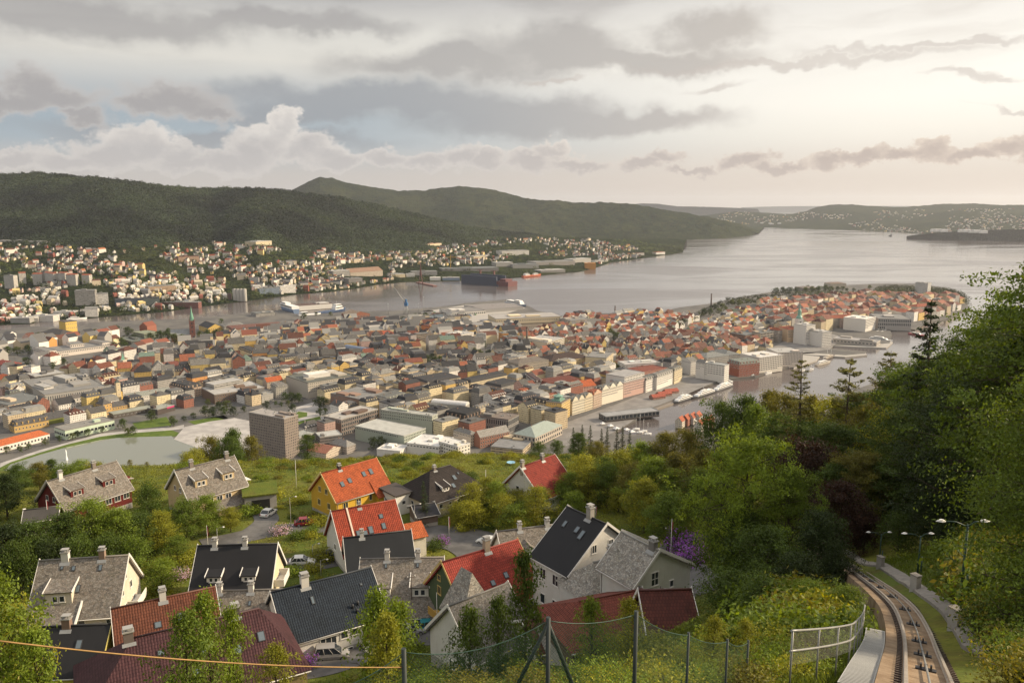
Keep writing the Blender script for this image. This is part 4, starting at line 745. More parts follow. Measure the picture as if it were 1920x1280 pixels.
# concrete garage with grass roof
gp=PT(490,958);e=empty('garage',gp,R(20),'white concrete garage with turf roof and dark door above the driveway','garage')
b=MB();b.box(-3.0,0,-.5,3.0,6,3.4);b.build('wall',M_conc,e);b=MB();b.box(-1.7,-.06,-.3,1.7,.02,2.4);b.build('door',M_col,e,(.02,.02,.02));b=MB();b.slab([(-3.4,-.3,3.5),(3.4,-.3,3.5),(3.4,6.4,3.8),(-3.4,6.4,3.8)],.3);b.build('turf_roof',M_hill,e)
for k,(e_,L_,g_)in LASTH.items():print('HOUSE L=%.1f g=%.1f T=%.1f y=%.0f %s'%(L_,g_,T1(e_.location.x,e_.location.y),e_.location.y,k[:45]))
# ------------------------------------------------------------------ the town: named buildings first. Every one is fixed by its eaves corners seen in the photo:
# A far left, B nearest, C far right, in the pixels of an enlarged crop (key), at height h above the town ground.
CROP={'L1':(0,400),'L2':(480,400),'L3':(960,400),'L4':(1440,400),'M1':(0,620),'M2':(400,620),'M3':(800,620),'M4':(1200,620)}
FOOT=[]
LM=[]
WPANE={}
def pane_mesh(w,h):
 k=(round(w,1),round(h,1))
 if k not in WPANE:
  b=MB();b.box(-w/2-.14,-.05,-h/2-.16,w/2+.14,.02,h/2+.14,1);b.box(-w/2,-.09,-h/2,w/2,-.04,h/2,0);WPANE[k]=b.mesh('window',[M_glass,M_white])
 return WPANE[k]
def cxy(c,x,y):return(CROP[c][0]+x/4,CROP[c][1]+y/4)
N_WIN=[0]
def face_windows(e,p,u,L,h,z0,spec,cap,n_out):
 "hang window parts on the wall from local point p along unit u (outside to the right of u)"
 du,fh,w,hh=spec;m_=max(1,int((L-1.0)/du));nf=max(1,int((h-.6)/fh));rz=atan2(u.y,u.x);k=0
 for f in range(nf-1,-1,-1):
  for i in range(m_):
   if n_out[0]>=cap:return
   c=p+u*((i+.5)*L/m_);link('window',pane_mesh(w,hh),e,None,(c.x,c.y,z0+h-(nf-f-.5)*(h-.4)/nf-.2),rz);n_out[0]+=1;N_WIN[0]+=1
def block(name,label,c,A,B,C,h,wall,roof='flat',rcol=(.2,.19,.18),rh=4.0,win=(3.0,3.3,1.3,1.7),face=None,z0=3.0,cap=60,lm=None,over=.4,plant_n=2,cat=None,roofm=None,ridge='long',foot=True,extra=None,base=0.0,part_of=None):
 pb=P(*(cxy(c,*B)if c else B),z0+h);pa=pc=None
 if isinstance(A,tuple):pa=P(*(cxy(c,*A)if c else A),z0+h)
 if isinstance(C,tuple):pc=P(*(cxy(c,*C)if c else C),z0+h)
 if pa is not None:
  u=(pa-pb);u.z=0;L1=u.length;u.normalize();v=Vector((-u.y,u.x,0))
  if pc is not None:
   w_=pc-pb;w_.z=0
   if v.dot(w_)<0:v=-v
   L2=max(6,v.dot(w_))
  else:
   if v.y<0:v=-v
   L2=C
 else:
  v=(pc-pb);v.z=0;L2=v.length;v.normalize();u=Vector((-v.y,v.x,0));L1=A
  if u.y<0 and abs(u.y)>.25 or(abs(u.y)<=.25 and u.x>0):u=-u
 X,Y,LX,LY=v,u,L2,L1
 if X.x*Y.y-X.y*Y.x<0:X,Y,LX,LY=u,v,L1,L2
 rz=atan2(X.y,X.x)
 if part_of is None:e=empty(name,(pb.x,pb.y,z0),rz,label,cat or name.replace('_',' '));e['kind']='thing'
 else:
  plant_n=0;q=part_of;Mi=(Matrix.Translation(q.location)@Matrix.Rotation(q.rotation_euler.z,4,'Z')).inverted()
  l_=Mi@Vector((pb.x,pb.y,z0));e=empty(name,l_,rz-q.rotation_euler.z);e.parent=q
 if foot:FOOT.append((Vector((pb.x,pb.y)),Vector((X.x,X.y)),LX,Vector((Y.x,Y.y)),LY))
 if lm:LM.append((lm,pb.x+X.x*LX/2+Y.x*LY/2,pb.y+X.y*LX/2+Y.y*LY/2))
 wm=face or(M_wall if win else M_block)
 b=MB();b.box(0,0,-2+base,LX,LY,h,bottom=False);b.build('wall',wm,e,wall)
 if win and not face:
  n=[0]
  inv=Matrix.Rotation(-rz,3,'Z')@Vector((-pb.x,-pb.y,0))
  hb=h-base
  if inv.y<0:face_windows(e,Vector((0,0,0)),Vector((1,0,0)),LX,hb,base,win,cap,n)
  if inv.x<0:face_windows(e,Vector((0,LY,0)),Vector((0,-1,0)),LY,hb,base,win,cap,n)
  if inv.x>LX:face_windows(e,Vector((LX,0,0)),Vector((0,1,0)),LY,hb,base,win,cap,n)
  if inv.y>LY:face_windows(e,Vector((LX,LY,0)),Vector((-1,0,0)),LX,hb,base,win,cap,n)
 r=random.Random(int(pb.x*7+pb.y*13))
 rb=MB();o=over;rm=roofm
 if roof=='flat':
  rb.box(-.15,-.15,h-.3,LX+.15,LY+.15,h+.15,bottom=False)
  for q in((-.15,-.15,LX+.15,.25),(-.15,LY-.25,LX+.15,LY+.15),(-.15,.25,.25,LY-.25),(LX-.25,.25,LX+.15,LY-.25)):rb.box(q[0],q[1],h+.15,q[2],q[3],h+.75)
  ro=rb.build('roof',rm or M_felt,e,rcol)
  for _ in range(plant_n if min(LX,LY)>9 else 0):
   w_,d_,hh=LX*r.uniform(.12,.3),LY*r.uniform(.15,.35),r.uniform(1.8,3.6);x,y=r.uniform(1,LX-w_-1),r.uniform(1,LY-d_-1)
   pbx=MB();pbx.box(x,y,h+.14,x+w_,y+d_,h+hh);pbx.box(x-.1,y-.1,h+hh,x+w_+.1,y+d_+.1,h+hh+.15);jr=r.uniform(.8,1.2);pbx.build('roof_room',M_wall,ro,tuple(min(.7,k*jr)for k in wall))
  for _ in range(plant_n*2):
   x,y=r.uniform(1,LX-2),r.uniform(1,LY-2);pv_=MB();s_=r.uniform(.6,1.6);pv_.box(x,y,h+.14,x+s_,y+s_*1.3,h+r.uniform(.6,1.6));pv_.build('vent',M_steel,ro)
 elif roof in('gable','hip','mansard'):
  along_x=(LX>=LY)==(ridge=='long');
  def pt(a,b_,z):return(a,b_,z)if along_x else(b_,a,z)
  La,Lb=(LX,LY)if along_x else(LY,LX);z1=h;zt=h+rh;fl=(lambda q:q)if along_x else(lambda q:q[::-1])
  if roof=='gable':
   dz=rh/(Lb/2)*o
   rb.poly(fl([pt(-.3,-o,z1-dz),pt(La+.3,-o,z1-dz),pt(La+.3,Lb/2,zt),pt(-.3,Lb/2,zt)]));rb.poly(fl([pt(La+.3,Lb+o,z1-dz),pt(-.3,Lb+o,z1-dz),pt(-.3,Lb/2,zt),pt(La+.3,Lb/2,zt)]))
   gb=MB();gb.poly(fl([pt(0,Lb,z1),pt(0,0,z1),pt(0,Lb/2,zt-.1)]));gb.poly(fl([pt(La,0,z1),pt(La,Lb,z1),pt(La,Lb/2,zt-.1)]));gb.build('gable',wm,e,wall)
  else:
   i=min(Lb/2,La/2-.5)if roof=='hip' else min(2.6,Lb*.25);k=(Lb/2 if roof=='hip' else i)
   a=[pt(-o,-o,z1-.1),pt(La+o,-o,z1-.1),pt(La+o,Lb+o,z1-.1),pt(-o,Lb+o,z1-.1)];t_=[pt(i,k,zt),pt(La-i,k,zt),pt(La-i,Lb-k,zt),pt(i,Lb-k,zt)]
   for j in range(4):rb.poly(fl([a[j],a[(j+1)%4],t_[(j+1)%4],t_[j]])if not(roof=='hip' and j in(1,3))else fl([a[j],a[(j+1)%4],t_[j]]))
   if roof=='mansard':rb.poly(fl([t_[0],t_[1],t_[2],t_[3]]))
   rb.poly(fl([a[3],a[2],a[1],a[0]]))
  ro=rb.build('roof',rm or M_tile,e,rcol)
  if roof=='mansard' and rh>2:
   dsp=3.4
   for sd in range(4):
    Ls=La if sd%2==0 else Lb
    for j in range(int((Ls-3)/dsp)):
     s_=2+(j+.5)*(Ls-4)/max(1,int((Ls-3)/dsp));q={0:(s_,.9),2:(s_,Lb-.9),1:(La-.9,s_),3:(.9,s_)}[sd];dm=MB();x,y,_z=pt(q[0],q[1],0)
     dm.box(x-.75,y-.75,h+.2,x+.75,y+.75,h+rh*.62,0);dm.box(x-.9,y-.9,h+rh*.62,x+.9,y+.9,h+rh*.70,1)
     if j%2==0 and LX*LY<1600:dm.build('dormer',[M_wall,M_metal],ro,tuple(c_*.9 for c_ in wall))
  for j in range(2 if min(LX,LY)>8 else 1):
   x=La*r.uniform(.15,.85);q=pt(x,Lb/2+r.uniform(-1.2,1.2),0);ch=MB();ch.box(q[0]-.5,q[1]-.5,h+rh*.4,q[0]+.5,q[1]+.5,h+rh+1.4);ch.build('chimney',M_wall,ro,(.24,.17,.13))
 if extra:extra(e,LX,LY,h)
 return e
# colours
cG=(.34,.325,.30);cGd=(.20,.19,.18);cW=(.60,.57,.52);cW2=(.66,.63,.58);cCr=(.58,.49,.33);cYe=(.58,.40,.12);cOc=(.46,.31,.12);cPk=(.52,.33,.27);cOr=(.56,.27,.07);cMi=(.42,.52,.40);cBr=(.155,.105,.075);cBk=(.25,.085,.05);cPe=(.55,.40,.29)
rD=(.050,.050,.053);rG=(.20,.195,.185);rL=(.36,.35,.33);rR=(.27,.075,.035);rB=(.105,.040,.028);rO=(.40,.10,.035);rC=(.20,.30,.24);rGr=(.14,.145,.14);rS=(.115,.110,.105)
bl=block
W1=(3.2,3.6,1.4,1.8);W2=(2.7,3.3,1.2,1.7);WB=(4.2,3.4,3.2,1.5)
# left part
E_school=bl('school','long white stone school with grey roof, low wing between its three towers','L1',(250,1020),(345,1048),(825,975),11,(.60,.54,.48),rcol=rG,win=(3.4,5.0,1.7,2.6),lm='the white school',cap=50,plant_n=0)
bl('tower','corner tower of the white stone school, nearest of its three towers','L1',(250,1008),(345,1034),(408,1020),15.5,(.61,.55,.49),rcol=rG,win=(3.4,5.0,1.5,2.4),plant_n=0,part_of=E_school,cap=20)
bl('tower','middle entrance tower of the white stone school, tallest of the three','L1',(495,968),(528,984),(622,970),18,(.61,.55,.49),rcol=rG,win=(3.4,5.6,1.5,2.8),plant_n=0,part_of=E_school,cap=20)
bl('tower','end tower of the white stone school, beside the dark flat library','L1',(668,952),(768,972),(825,962),15.5,(.61,.55,.49),rcol=rG,win=(3.4,5.0,1.5,2.4),plant_n=0,part_of=E_school,cap=20)
E_yel=bl('yellow_hall','yellow church hall with dark slate hip roof under the yellow tower','L1',(300,892),(450,912),(545,890),19,(.56,.38,.13),'hip',(.075,.07,.068),8,win=(4,5.5,1.5,2.8),lm='the yellow tower',cat='hall')
bl('tower','bright yellow square tower with dark top, beside the red roofed hall','L1',(440,808),(490,816),(555,803),38,(.60,.43,.12),rcol=(.10,.09,.085),win=(4,8,1.2,2.2),part_of=E_yel,cap=12)
bl('hall','long low hall under a plain red tile roof, behind the yellow tower','L1',(560,895),(700,925),(845,912),8,(.45,.32,.22),'hip',rR,6,face=M_block,win=None)
E_lib=bl('library','dark flat library with a green grey upper storey, between the trees','L1',(885,935),(985,962),(1100,946),9,(.085,.09,.08),rcol=(.13,.14,.12),face=M_bandf,win=None,lm='the flat dark library')
bl('upper_storey','raised green roofed hall on top of the flat library','L1',(1000,890),(1080,905),(1190,890),13,(.16,.18,.13),rcol=(.22,.24,.17),face=M_bandf,win=None,part_of=E_lib)
bl('gable_house','yellow stone gable with a steep black roof behind the green church spire','L1',(1490,838),(1562,862),(1625,838),12,cYe,'gable',rD,9,win=(4.5,4.5,1.4,2.2),lm='the yellow gabled hall',cat='hall',ridge='long')
bl('apartment_building','long cream apartment row with red roofs and white bay windows near the ferry quay',None,(424,613),(434,619),(527,607),17,cCr,'mansard',(.17,.08,.06),3.5,win=W2,lm='the long cream row',cap=70)
bl('apartment_building','cream apartment block at the quay end of the long cream row',None,(526,604),(534,607),(551,602),17,cCr,'hip',rG,4,win=W2,cap=30)
bl('apartment_building','grey domed corner block left of the long cream row',None,(412,607),(420,612),(450,604),16,cG,'hip',rG,7,face=M_block,win=None)
bl('apartment_building','white half timbered gable row with dark red roof, before the long cream row','L1',(1648,965),(1745,992),(1842,968),13,cW2,'gable',(.17,.05,.04),7,win=W2,cap=40)
bl('apartment_building','cream five storey block with black mansard below the red half timbered gables','L1',(1785,1012),(1880,1050),(1940,1030),16,cCr,'mansard',rD,4,win=W2,cap=40)
bl('brick_row','long low brick red warehouse row with tile roof and white roof lights','L1',(945,1150),(1010,1185),(1420,1165),12,(.24,.09,.06),'gable',(.19,.065,.045),5,face=M_block,win=None,lm='the long brick row',cat='warehouse')
bl('office_building','orange plastered corner house beside the stone church tower','L1',(700,1158),(762,1172),(838,1145),13,cOr,rcol=rGr,win=(4,4,1.3,1.9),lm='the orange corner house',cap=20)
# grey office complex and its neighbours
E_gc=bl('office_building','broad grey office complex with ribbed front and many flat roofs','M1',(165,372),(335,482),(765,402),15,cG,rcol=rG,win=(3.0,15,1.3,9),lm='the grey office complex',cap=50,plant_n=3)
bl('roof_block','raised light grey block on the back of the grey office complex','M1',(395,338),(490,362),(562,345),22,cG,rcol=rL,win=(5,6,3.6,3.6),part_of=E_gc,foot=False,cap=6)
bl('roof_block','low white stepped block at the corner of the grey office complex','M1',(255,402),(330,425),(392,410),19,cW,rcol=rL,win=None,face=M_bandf,part_of=E_gc,foot=False)
bl('office_building','light grey slab behind the grey office complex, ribbed top floor','M1',(560,325),(620,352),(762,385),21,cG,rcol=rG,win=None,face=M_bandf,foot=False)
bl('office_building','flat dark office house with white edged roof behind the grey office complex','M1',(205,325),(260,345),(445,300),17,(.12,.115,.11),rcol=rL,win=None,face=M_bandf)
bl('office_building','modern office block with glass front between cream fins, cut by the picture edge','M1',(-120,520),(60,560),(245,478),17,(.50,.40,.29),rcol=rGr,win=(4.2,3.8,2.6,2.2),lm='the finned glass office',cap=60)
bl('villa','white gothic villa with steep dark gable before the grey office complex','M1',(385,540),(440,558),(505,515),12,cW2,'gable',rD,8,win=(3,3.8,1.1,1.8))
bl('town_hall','long white old town hall with dark roof and small clock tower','M1',14.0,(500,515),(725,482),11,cW,'hip',(.14,.13,.125),4.5,win=(4,3.8,1.5,2),cap=30)
bl('clock_tower','slim cream clock tower with pointed cap near the white old town hall','M1',(858,385),(870,390),(884,386),30,cCr,'hip',(.10,.12,.11),5,win=(3,6,1.0,1.4),cat='tower',cap=8)
bl('art_hall','ochre plastered hall with slate hip roof, corner block of the low slate roofs','M1',(716,545),(770,556),(822,538),16,(.47,.30,.11),'hip',(.10,.098,.10),7,win=(3.6,4.6,1.3,2),lm='the ochre slate hall',cat='hall',cap=30)
bl('art_hall','ochre wing with slate roof leaning on the white art museum','M1',13.0,(822,578),(990,548),9,(.47,.30,.11),'hip',(.10,.098,.10),6,win=(3.2,4.2,1.2,1.8),cat='hall',cap=30)
bl('market_hall','long low slate roofed hall with a yellow green wall along the park','M1',20.0,(350,668),(715,602),7,(.20,.22,.05),'gable',(.088,.088,.092),8,win=None,face=M_wall,cat='hall')
bl('art_museum','long white art museum with rows of small square windows','M1',(930,470),(990,502),(1320,450),13,cW2,'hip',(.30,.31,.27),2.2,win=(2.5,3.3,1.0,1.1),lm='the white art museum',cap=90,cat='museum')
bl('corner_house','ornate peach corner house with black mansard and many arched windows','M1',(1270,405),(1400,436),(1505,412),15,cPe,'mansard',rD,5,win=W2,lm='the peach corner house',cat='apartment building',cap=80)
E_tel=bl('telegraph_building','brown brick telegraph hall with light flat roof, facing the park trees',None,(378,727),(402,740),(495,726),15,cBr,rcol=rL,win=(3.6,4.5,1.6,2.6),lm='the brown telegraph hall',cat='office building',plant_n=4,cap=60)
bl('roof_hall','pale ribbed upper hall on the roof of the brown telegraph hall',None,(385,718),(401,722),(458,712),22,cG,rcol=rL,win=None,face=M_bandf,foot=False,part_of=E_tel)
bl('station','long flat dark station hall with grey roof beside the park','M1',18.0,(850,628),(1150,575),6,(.10,.085,.075),rcol=(.27,.28,.24),win=(5,5,2.2,1.0),cat='hall',plant_n=0,cap=20,over=1)
def magenta(e,LX,LY,h):b=MB();b.box(LX*.55,-.25,h-2.4,LX*.98,-.02,h-.4);b.build('sign',M_col,e,(.5,.03,.15))
bl('concert_box','square dark hall with grey roof and a magenta sign at the end of the station','M1',20.0,(1180,592),(1308,556),8,(.075,.06,.055),rcol=(.27,.28,.25),win=None,face=M_wall,cat='hall',plant_n=1,extra=magenta)
bl('exhibition_hall','mint green long exhibition hall with a ribbon of windows over the lake path','M1',(405,722),(487,750),(832,662),12,(.50,.60,.47),rcol=(.22,.21,.19),win=(4.4,8,3.6,3.2),lm='the mint exhibition hall',cat='hall',plant_n=1,cap=30)
bl('bathing_hall','white low building with a bright orange tile roof by the lake','M1',16.0,(-60,880),(372,772),8,cW2,'hip',(.43,.12,.045),6,win=(4,6,2,2.4),lm='the orange roofed lake house',cat='hall',cap=40)
bl('museum','dark slate roofed museum with ornate ochre gable behind the orange lake roof','M1',16.0,(105,718),(365,668),9,cOc,'mansard',(.095,.093,.095),6,win=(4,4.5,1.4,2.2),cat='museum',cap=30)
bl('villa','brick red villa with hip roof at the edge of the picture, upper of two','L1',(-70,1120),(50,1140),(125,1115),9,(.40,.14,.06),'hip',(.25,.06,.045),5,win=(4,4,1.4,1.8),cap=20)
bl('villa','cream villa with large orange hip roof at the edge of the picture, lower of two','M1',(-70,350),(55,380),(160,352),11,cCr,'hip',rO,6,win=(4,4,1.4,1.8),cap=25)
# around the city hall and central park
bl('city_hall','tall brown concrete city hall slab with a blank beige end wall','M2',(265,612),(530,662),(625,628),50,(.235,.195,.165),rcol=(.30,.28,.26),win=None,face=M_block,lm='the tall city hall slab',plant_n=4,cat='office tower')
bl('office_building','low grey and white office wing leaning on the city hall slab','M2',(560,780),(640,800),(762,765),17,cG,rcol=(.30,.31,.29),win=None,face=M_bandf,plant_n=1)
bl('office_building','dark low office with pale roof beside the city hall wing','M2',(765,765),(800,800),(950,765),17,(.18,.17,.16),rcol=(.38,.38,.36),win=None,face=M_bandf,plant_n=1)
E_bank=bl('bank','large office block with green copper eaves and white window ribs','M2',(545,340),(708,392),(1020,325),25,(.44,.40,.34),rcol=(.115,.12,.105),win=W1,lm='the copper edged bank',cat='office building',plant_n=3,cap=95)
bl('attic','white glazed attic hall on the roof of the copper edged office block','M2',(672,318),(715,335),(870,310),31,cW2,rcol=cW2,win=None,face=M_wall,foot=False,part_of=E_bank)
bl('office_building','reddish brown stone office block with cluttered grey roof','M2',(878,470),(1112,518),(1290,456),22,(.25,.165,.125),rcol=rG,win=W1,lm='the brown stone office',plant_n=5,cap=90)
bl('office_building','office block with white window frames in a dark grid beside the green park','M2',(828,640),(958,668),(1252,590),22,(.15,.105,.085),rcol=(.36,.34,.31),win=(3.2,5.2,2.3,3.8),lm='the white framed office',plant_n=3,cap=95)
E_gov=bl('government_building','mint grey government office with copper green edges and a lower front wing','M2',(1255,592),(1640,642),(1705,625),27,(.36,.38,.32),rcol=(.34,.34,.31),win=(2.8,3.4,1.4,1.7),lm='the mint government office',plant_n=3,cap=95,cat='office building')
bl('wing','','M2',(1062,715),(1430,790),(1612,735),18,(.33,.37,.31),rcol=(.40,.40,.37),win=(2.8,3.4,1.6,1.7),part_of=E_gov,cap=95)
bl('office_building','white flat roofed shop hall right under the hill edge','M2',(1225,888),(1400,905),(1570,868),8,cW2,rcol=(.55,.54,.52),win=None,face=M_wall,plant_n=2,cat='hall')
bl('office_building','white terraced block with bright flat roof under the hill edge','M2',(1450,842),(1690,870),(1800,800),13,cW2,rcol=(.58,.57,.55),win=(4,3.3,2.6,1.4),plant_n=2,cap=40)
bl('office_building','tall white stepped block beside the white terraced roof, sunlit end','M2',(1690,830),(1835,872),(1893,835),17,(.68,.64,.56),rcol=(.56,.55,.52),win=(4,3.4,2.4,1.5),plant_n=2,cap=40)
bl('corner_house','pale green old corner block with black dormer roof','M2',(1193,500),(1290,520),(1480,482),19,(.40,.42,.34),'mansard',rGr,3.5,win=W2,cat='apartment building',cap=70)
bl('corner_house','cream corner block with dark domes beside the pale green old block','M2',(1485,478),(1530,492),(1622,470),19,cCr,'mansard',rGr,4.5,win=W2,cat='apartment building',cap=40)
bl('department_store','cream department store with black roof and roof terrace','M2',(1488,358),(1600,392),(1792,332),22,cCr,'mansard',rD,3.0,win=W2,lm='the cream store',cat='shop building',cap=95)
bl('department_store','cream corner house with black roof beside the brown advertising wall','M2',(1372,350),(1400,365),(1428,358),22,cCr,'mansard',rD,3.5,win=W2,cat='shop building',cap=30)
def billb(e,LX,LY,h):b=MB();b.box(LX*.2,-.2,h*.55,LX*.8,-.05,h*.7);b.build('sign',M_col,e,(.42,.30,.26))
bl('shop_house','brown brick end wall with a faded sign between two cream blocks','M2',10.0,(1430,378),(1484,368),24,(.28,.13,.09),rcol=rB,win=None,face=M_wall,cat='shop building',extra=billb)
bl('old_bank','ornate pale stone bank with turret, between the copper edged block and trees','M2',(428,402),(470,425),(536,400),18,(.45,.42,.36),'mansard',rG,3,win=W2,cat='bank',cap=40)
bl('corner_house','corner house with an orange tile roof beside the ornate pale bank','M2',(368,372),(402,385),(482,352),20,(.40,.33,.26),'gable',rO,6,win=W2,cat='apartment building',cap=30)
bl('church_hall','grey slate roofed hall with pointed front below the white framed office','M2',(868,842),(1000,872),(1098,855),9,(.34,.30,.27),'hip',(.25,.245,.235),6,win=None,face=M_face,cat='hall')
bl('workshop','long low workshop with rust stained red roof beside the city hall','M2',(700,895),(845,920),(945,868),8,(.5,.42,.33),'gable',(.30,.13,.09),5,win=None,face=M_face)
# coloured rows round the square
bl('town_block','mint green four storey town block with black dormer roof','M3',(62,378),(142,400),14.0,18,(.42,.52,.40),'mansard',rD,4.5,win=W2,lm='the mint town block',cat='apartment building',cap=40)
bl('town_block','beige town block with black dormer roof beside the mint one','M3',(143,400),(240,415),(308,390),18,(.55,.44,.27),'mansard',rD,4.5,win=W2,cat='apartment building',cap=60)
bl('town_block','pinkish white town block with black dormer roof, beside the orange front','M3',(318,422),(428,444),14.0,17,(.55,.45,.41),'mansard',rD,4.5,win=W2,cat='apartment building',cap=50)
bl('town_block','bright orange town block between a pinkish and a pink one','M3',(429,444),(530,466),14.0,17,(.60,.30,.05),'mansard',rD,4.5,win=W2,lm='the bright orange block',cat='apartment building',cap=50)
bl('town_block','salmon pink corner block with black dormer roof','M3',(531,468),(662,490),(722,470),17,(.55,.30,.24),'mansard',rD,4.5,win=W2,cat='apartment building',cap=70)
bl('town_block','cream end block with a small orange roof behind the salmon pink corner','M3',14.0,(724,466),(798,442),17,(.60,.53,.37),'mansard',(.30,.085,.04),4.0,win=W2,cat='apartment building',cap=40)
bl('town_block','long cream block with many dormers behind the beige one','M3',(250,372),(330,390),(580,325),18,cCr,'mansard',rD,3.5,win=None,face=M_block,cat='apartment building')
bl('town_block','grey mansard block in the court behind the orange and pink blocks','M3',(430,400),(560,425),(690,385),17,cG,'mansard',rD,3.5,win=None,face=M_block,cat='apartment building')
E_st=bl('stock_exchange','brown stone exchange with high black dormer roof','M3',(125,640),(300,672),(388,622),16,(.33,.235,.18),'mansard',(.030,.030,.032),8,win=(3.2,4.5,1.4,2.2),lm='the black roofed exchange',cat='office building',cap=50)
bl('wing','dark green grey wing with slate roof joined to the brown stone exchange','M3',(-30,568),(122,600),13.0,15,(.16,.18,.155),'mansard',rGr,5,win=None,face=M_block,part_of=E_st)
bl('wing','cream side wing with grey mansard behind the brown stone exchange','M3',12.0,(390,590),(486,555),16,cCr,'mansard',rG,4,win=W2,part_of=E_st,cap=40)
bl('modern_office','dark modern block of ribbed grey metal with brown flat roof','M3',(402,640),(612,668),(798,640),20,(.19,.18,.17),rcol=(.17,.14,.12),win=(3.0,9,2.2,6.5),lm='the ribbed metal block',cat='office building',plant_n=4,cap=40)
bl('glass_hall','market hall with copper green glass roof and white arched gables','M3',(650,770),(815,800),(980,700),13,(.42,.36,.30),'hip',(.27,.31,.28),8,win=(4.5,5.5,2.6,3.6),lm='the copper glass hall',cat='hall',roofm=M_sheet,cap=40)
bl('old_market','cream brick building with grey roof left of the gothic brick market','M3',(200,745),(330,782),12.0,15,(.55,.48,.40),'hip',rG,4,win=W2,cat='office building',cap=30)
bl('brick_market','gothic red brick market hall with stepped gables and grey roof','M3',(350,780),(400,800),(588,742),14,(.27,.125,.085),'gable',(.28,.27,.255),7,win=(3.2,4.2,1.5,2.4),lm='the gothic brick market',cat='hall',cap=40)
bl('shop_hall','flat grey roofed low shop hall under the trees of the hill edge','M3',(480,868),(720,892),(860,800),7,(.45,.36,.24),rcol=(.20,.20,.20),win=None,face=M_bandf,cat='hall',plant_n=2)
def lantern(e,LX,LY,h):
 b=MB();b.box(LX*.2,LY*.2,h,LX*.75,LY*.75,h+2.0);b.box(LX*.3,LY*.3,h+2,LX*.65,LY*.65,h+6.5);b.lathe([(LX*.25,h+6.5),(LX*.1,h+8),(.05,h+10)],6,(LX*.475,LY*.475,0),smooth=False);b.build('lantern',M_metal,e,(.17,.29,.23))
bl('corner_tower','ochre corner tower house with a copper green lantern','M3',(895,532),(1012,545),(1090,508),26,(.55,.38,.13),rcol=(.16,.14,.12),win=(2.6,3.3,1.3,1.5),lm='the ochre tower house',cat='office building',plant_n=0,extra=lantern,cap=90)
bl('corner_house','cream corner house with black hipped roof beside the ochre tower house','M3',(770,522),(890,548),14.0,22,(.56,.48,.35),'mansard',rD,5.5,win=W2,cat='apartment building',cap=70)
for(x1,y1,x2,y2,hh,col,rc,lab)in((1093,532,1186,506,20,(.62,.56,.43),rGr,'cream house with two stepped white gables, first beside the ochre tower house'),(1187,506,1250,486,20,(.58,.49,.34),rGr,'pale yellow house with a stepped gable, second from the ochre tower house'),
 (1251,482,1313,460,21,(.50,.36,.26),rR,'reddish brown house with a white stepped gable, third from the ochre tower house'),(1315,445,1475,402,23,(.66,.60,.50),rGr,'ornate white house with three gables and small purple awnings')):
 def gab(e,LX,LY,h,n=(2 if x2-x1<150 and x2-x1>80 else 1 if x2-x1<80 else 3),col=col):
  W_=max(LX,LY)
  ax='x' if LX>LY else 'y'
  for i in range(n):
   g_=MB();w_=(LX if ax=='x' else LY)/n;s0=w_*(i+.1);s1=w_*(i+.9);k=4
   for j in range(k):
    a0=s0+(s1-s0)*j/(2*k);a1=s1-(s1-s0)*j/(2*k)
    if ax=='x':g_.box(a0,-.25,h-.2+j*1.5,a1,.5,h+(j+1)*1.5)
    else:g_.box(-.25,a0,h-.2+j*1.5,.5,a1,h+(j+1)*1.5)
   g_.build('gable',M_wall,e,tuple(min(.7,c_*1.1)for c_ in col))
 bl('gabled_house',lab,'M3',15.0,(x1,y1),(x2,y2),hh,col,'mansard',rc,4.5,win=(2.4,3.3,1.2,1.8),cat='shop building',extra=gab,cap=60,lm='the ornate gabled white house' if x1==1315 else None)
E_pink=bl('pink_building','pink stone office block with a white set back top floor on the quay','M3',(1375,372),(1478,392),(1642,345),24,(.50,.33,.28),rcol=(.30,.29,.28),win=(2.7,3.4,1.5,1.8),lm='the pink quay office',cat='office building',cap=95,plant_n=2)
bl('upper_floors','white flat top floors set back on the pink quay office','M3',(1345,325),(1485,350),(1640,312),31,cW2,rcol=(.30,.29,.28),win=(4,3.2,3,1.6),part_of=E_pink,foot=False,cap=40)
bl('quay_house','white quay house row with grey roof, next to the pink quay office','M3',15.0,(1645,372),(1726,345),20,cW2,'mansard',rGr,4.5,win=W2,cat='apartment building',cap=50)
bl('quay_house','long white quay block with four gables and grey roof','M3',15.0,(1727,350),(1858,305),21,cW2,'mansard',rG,4.5,win=W2,cat='apartment building',cap=80,lm='the long white quay block')
bl('quay_house','cream end block of the white quay row, nearest to the ferry boats','M3',15.0,(1859,300),(1918,276),23,cCr,'mansard',rGr,4,win=W2,cat='apartment building',cap=50)
bl('big_bank','massive grey stone bank with evenly spaced windows and low grey roof','M3',(590,225),(688,250),(925,218),27,(.33,.285,.235),'hip',(.17,.15,.13),5,win=(3.0,4.0,1.4,1.9),lm='the massive grey bank',cat='bank',cap=95)
bl('insurance_hall','yellowish block under a huge dark brown hip roof','M3',(825,200),(932,232),(1250,205),16,(.50,.38,.20),'hip',(.060,.040,.034),9,win=(3.0,4.0,1.4,1.9),lm='the dark brown roof',cat='office building',cap=60)
bl('cream_office','cream office block with roof terrace and even windows','M3',(1190,195),(1348,205),(1446,165),20,cCr,rcol=rG,win=(2.8,3.4,1.3,1.8),lm='the cream terrace office',cat='office building',cap=90,plant_n=2)
bl('villa','ochre house with dark hip roof left of the massive grey bank','M3',(483,218),(578,245),13.0,15,(.50,.34,.13),'hip',rGr,5,win=W2,cat='apartment building',cap=30)
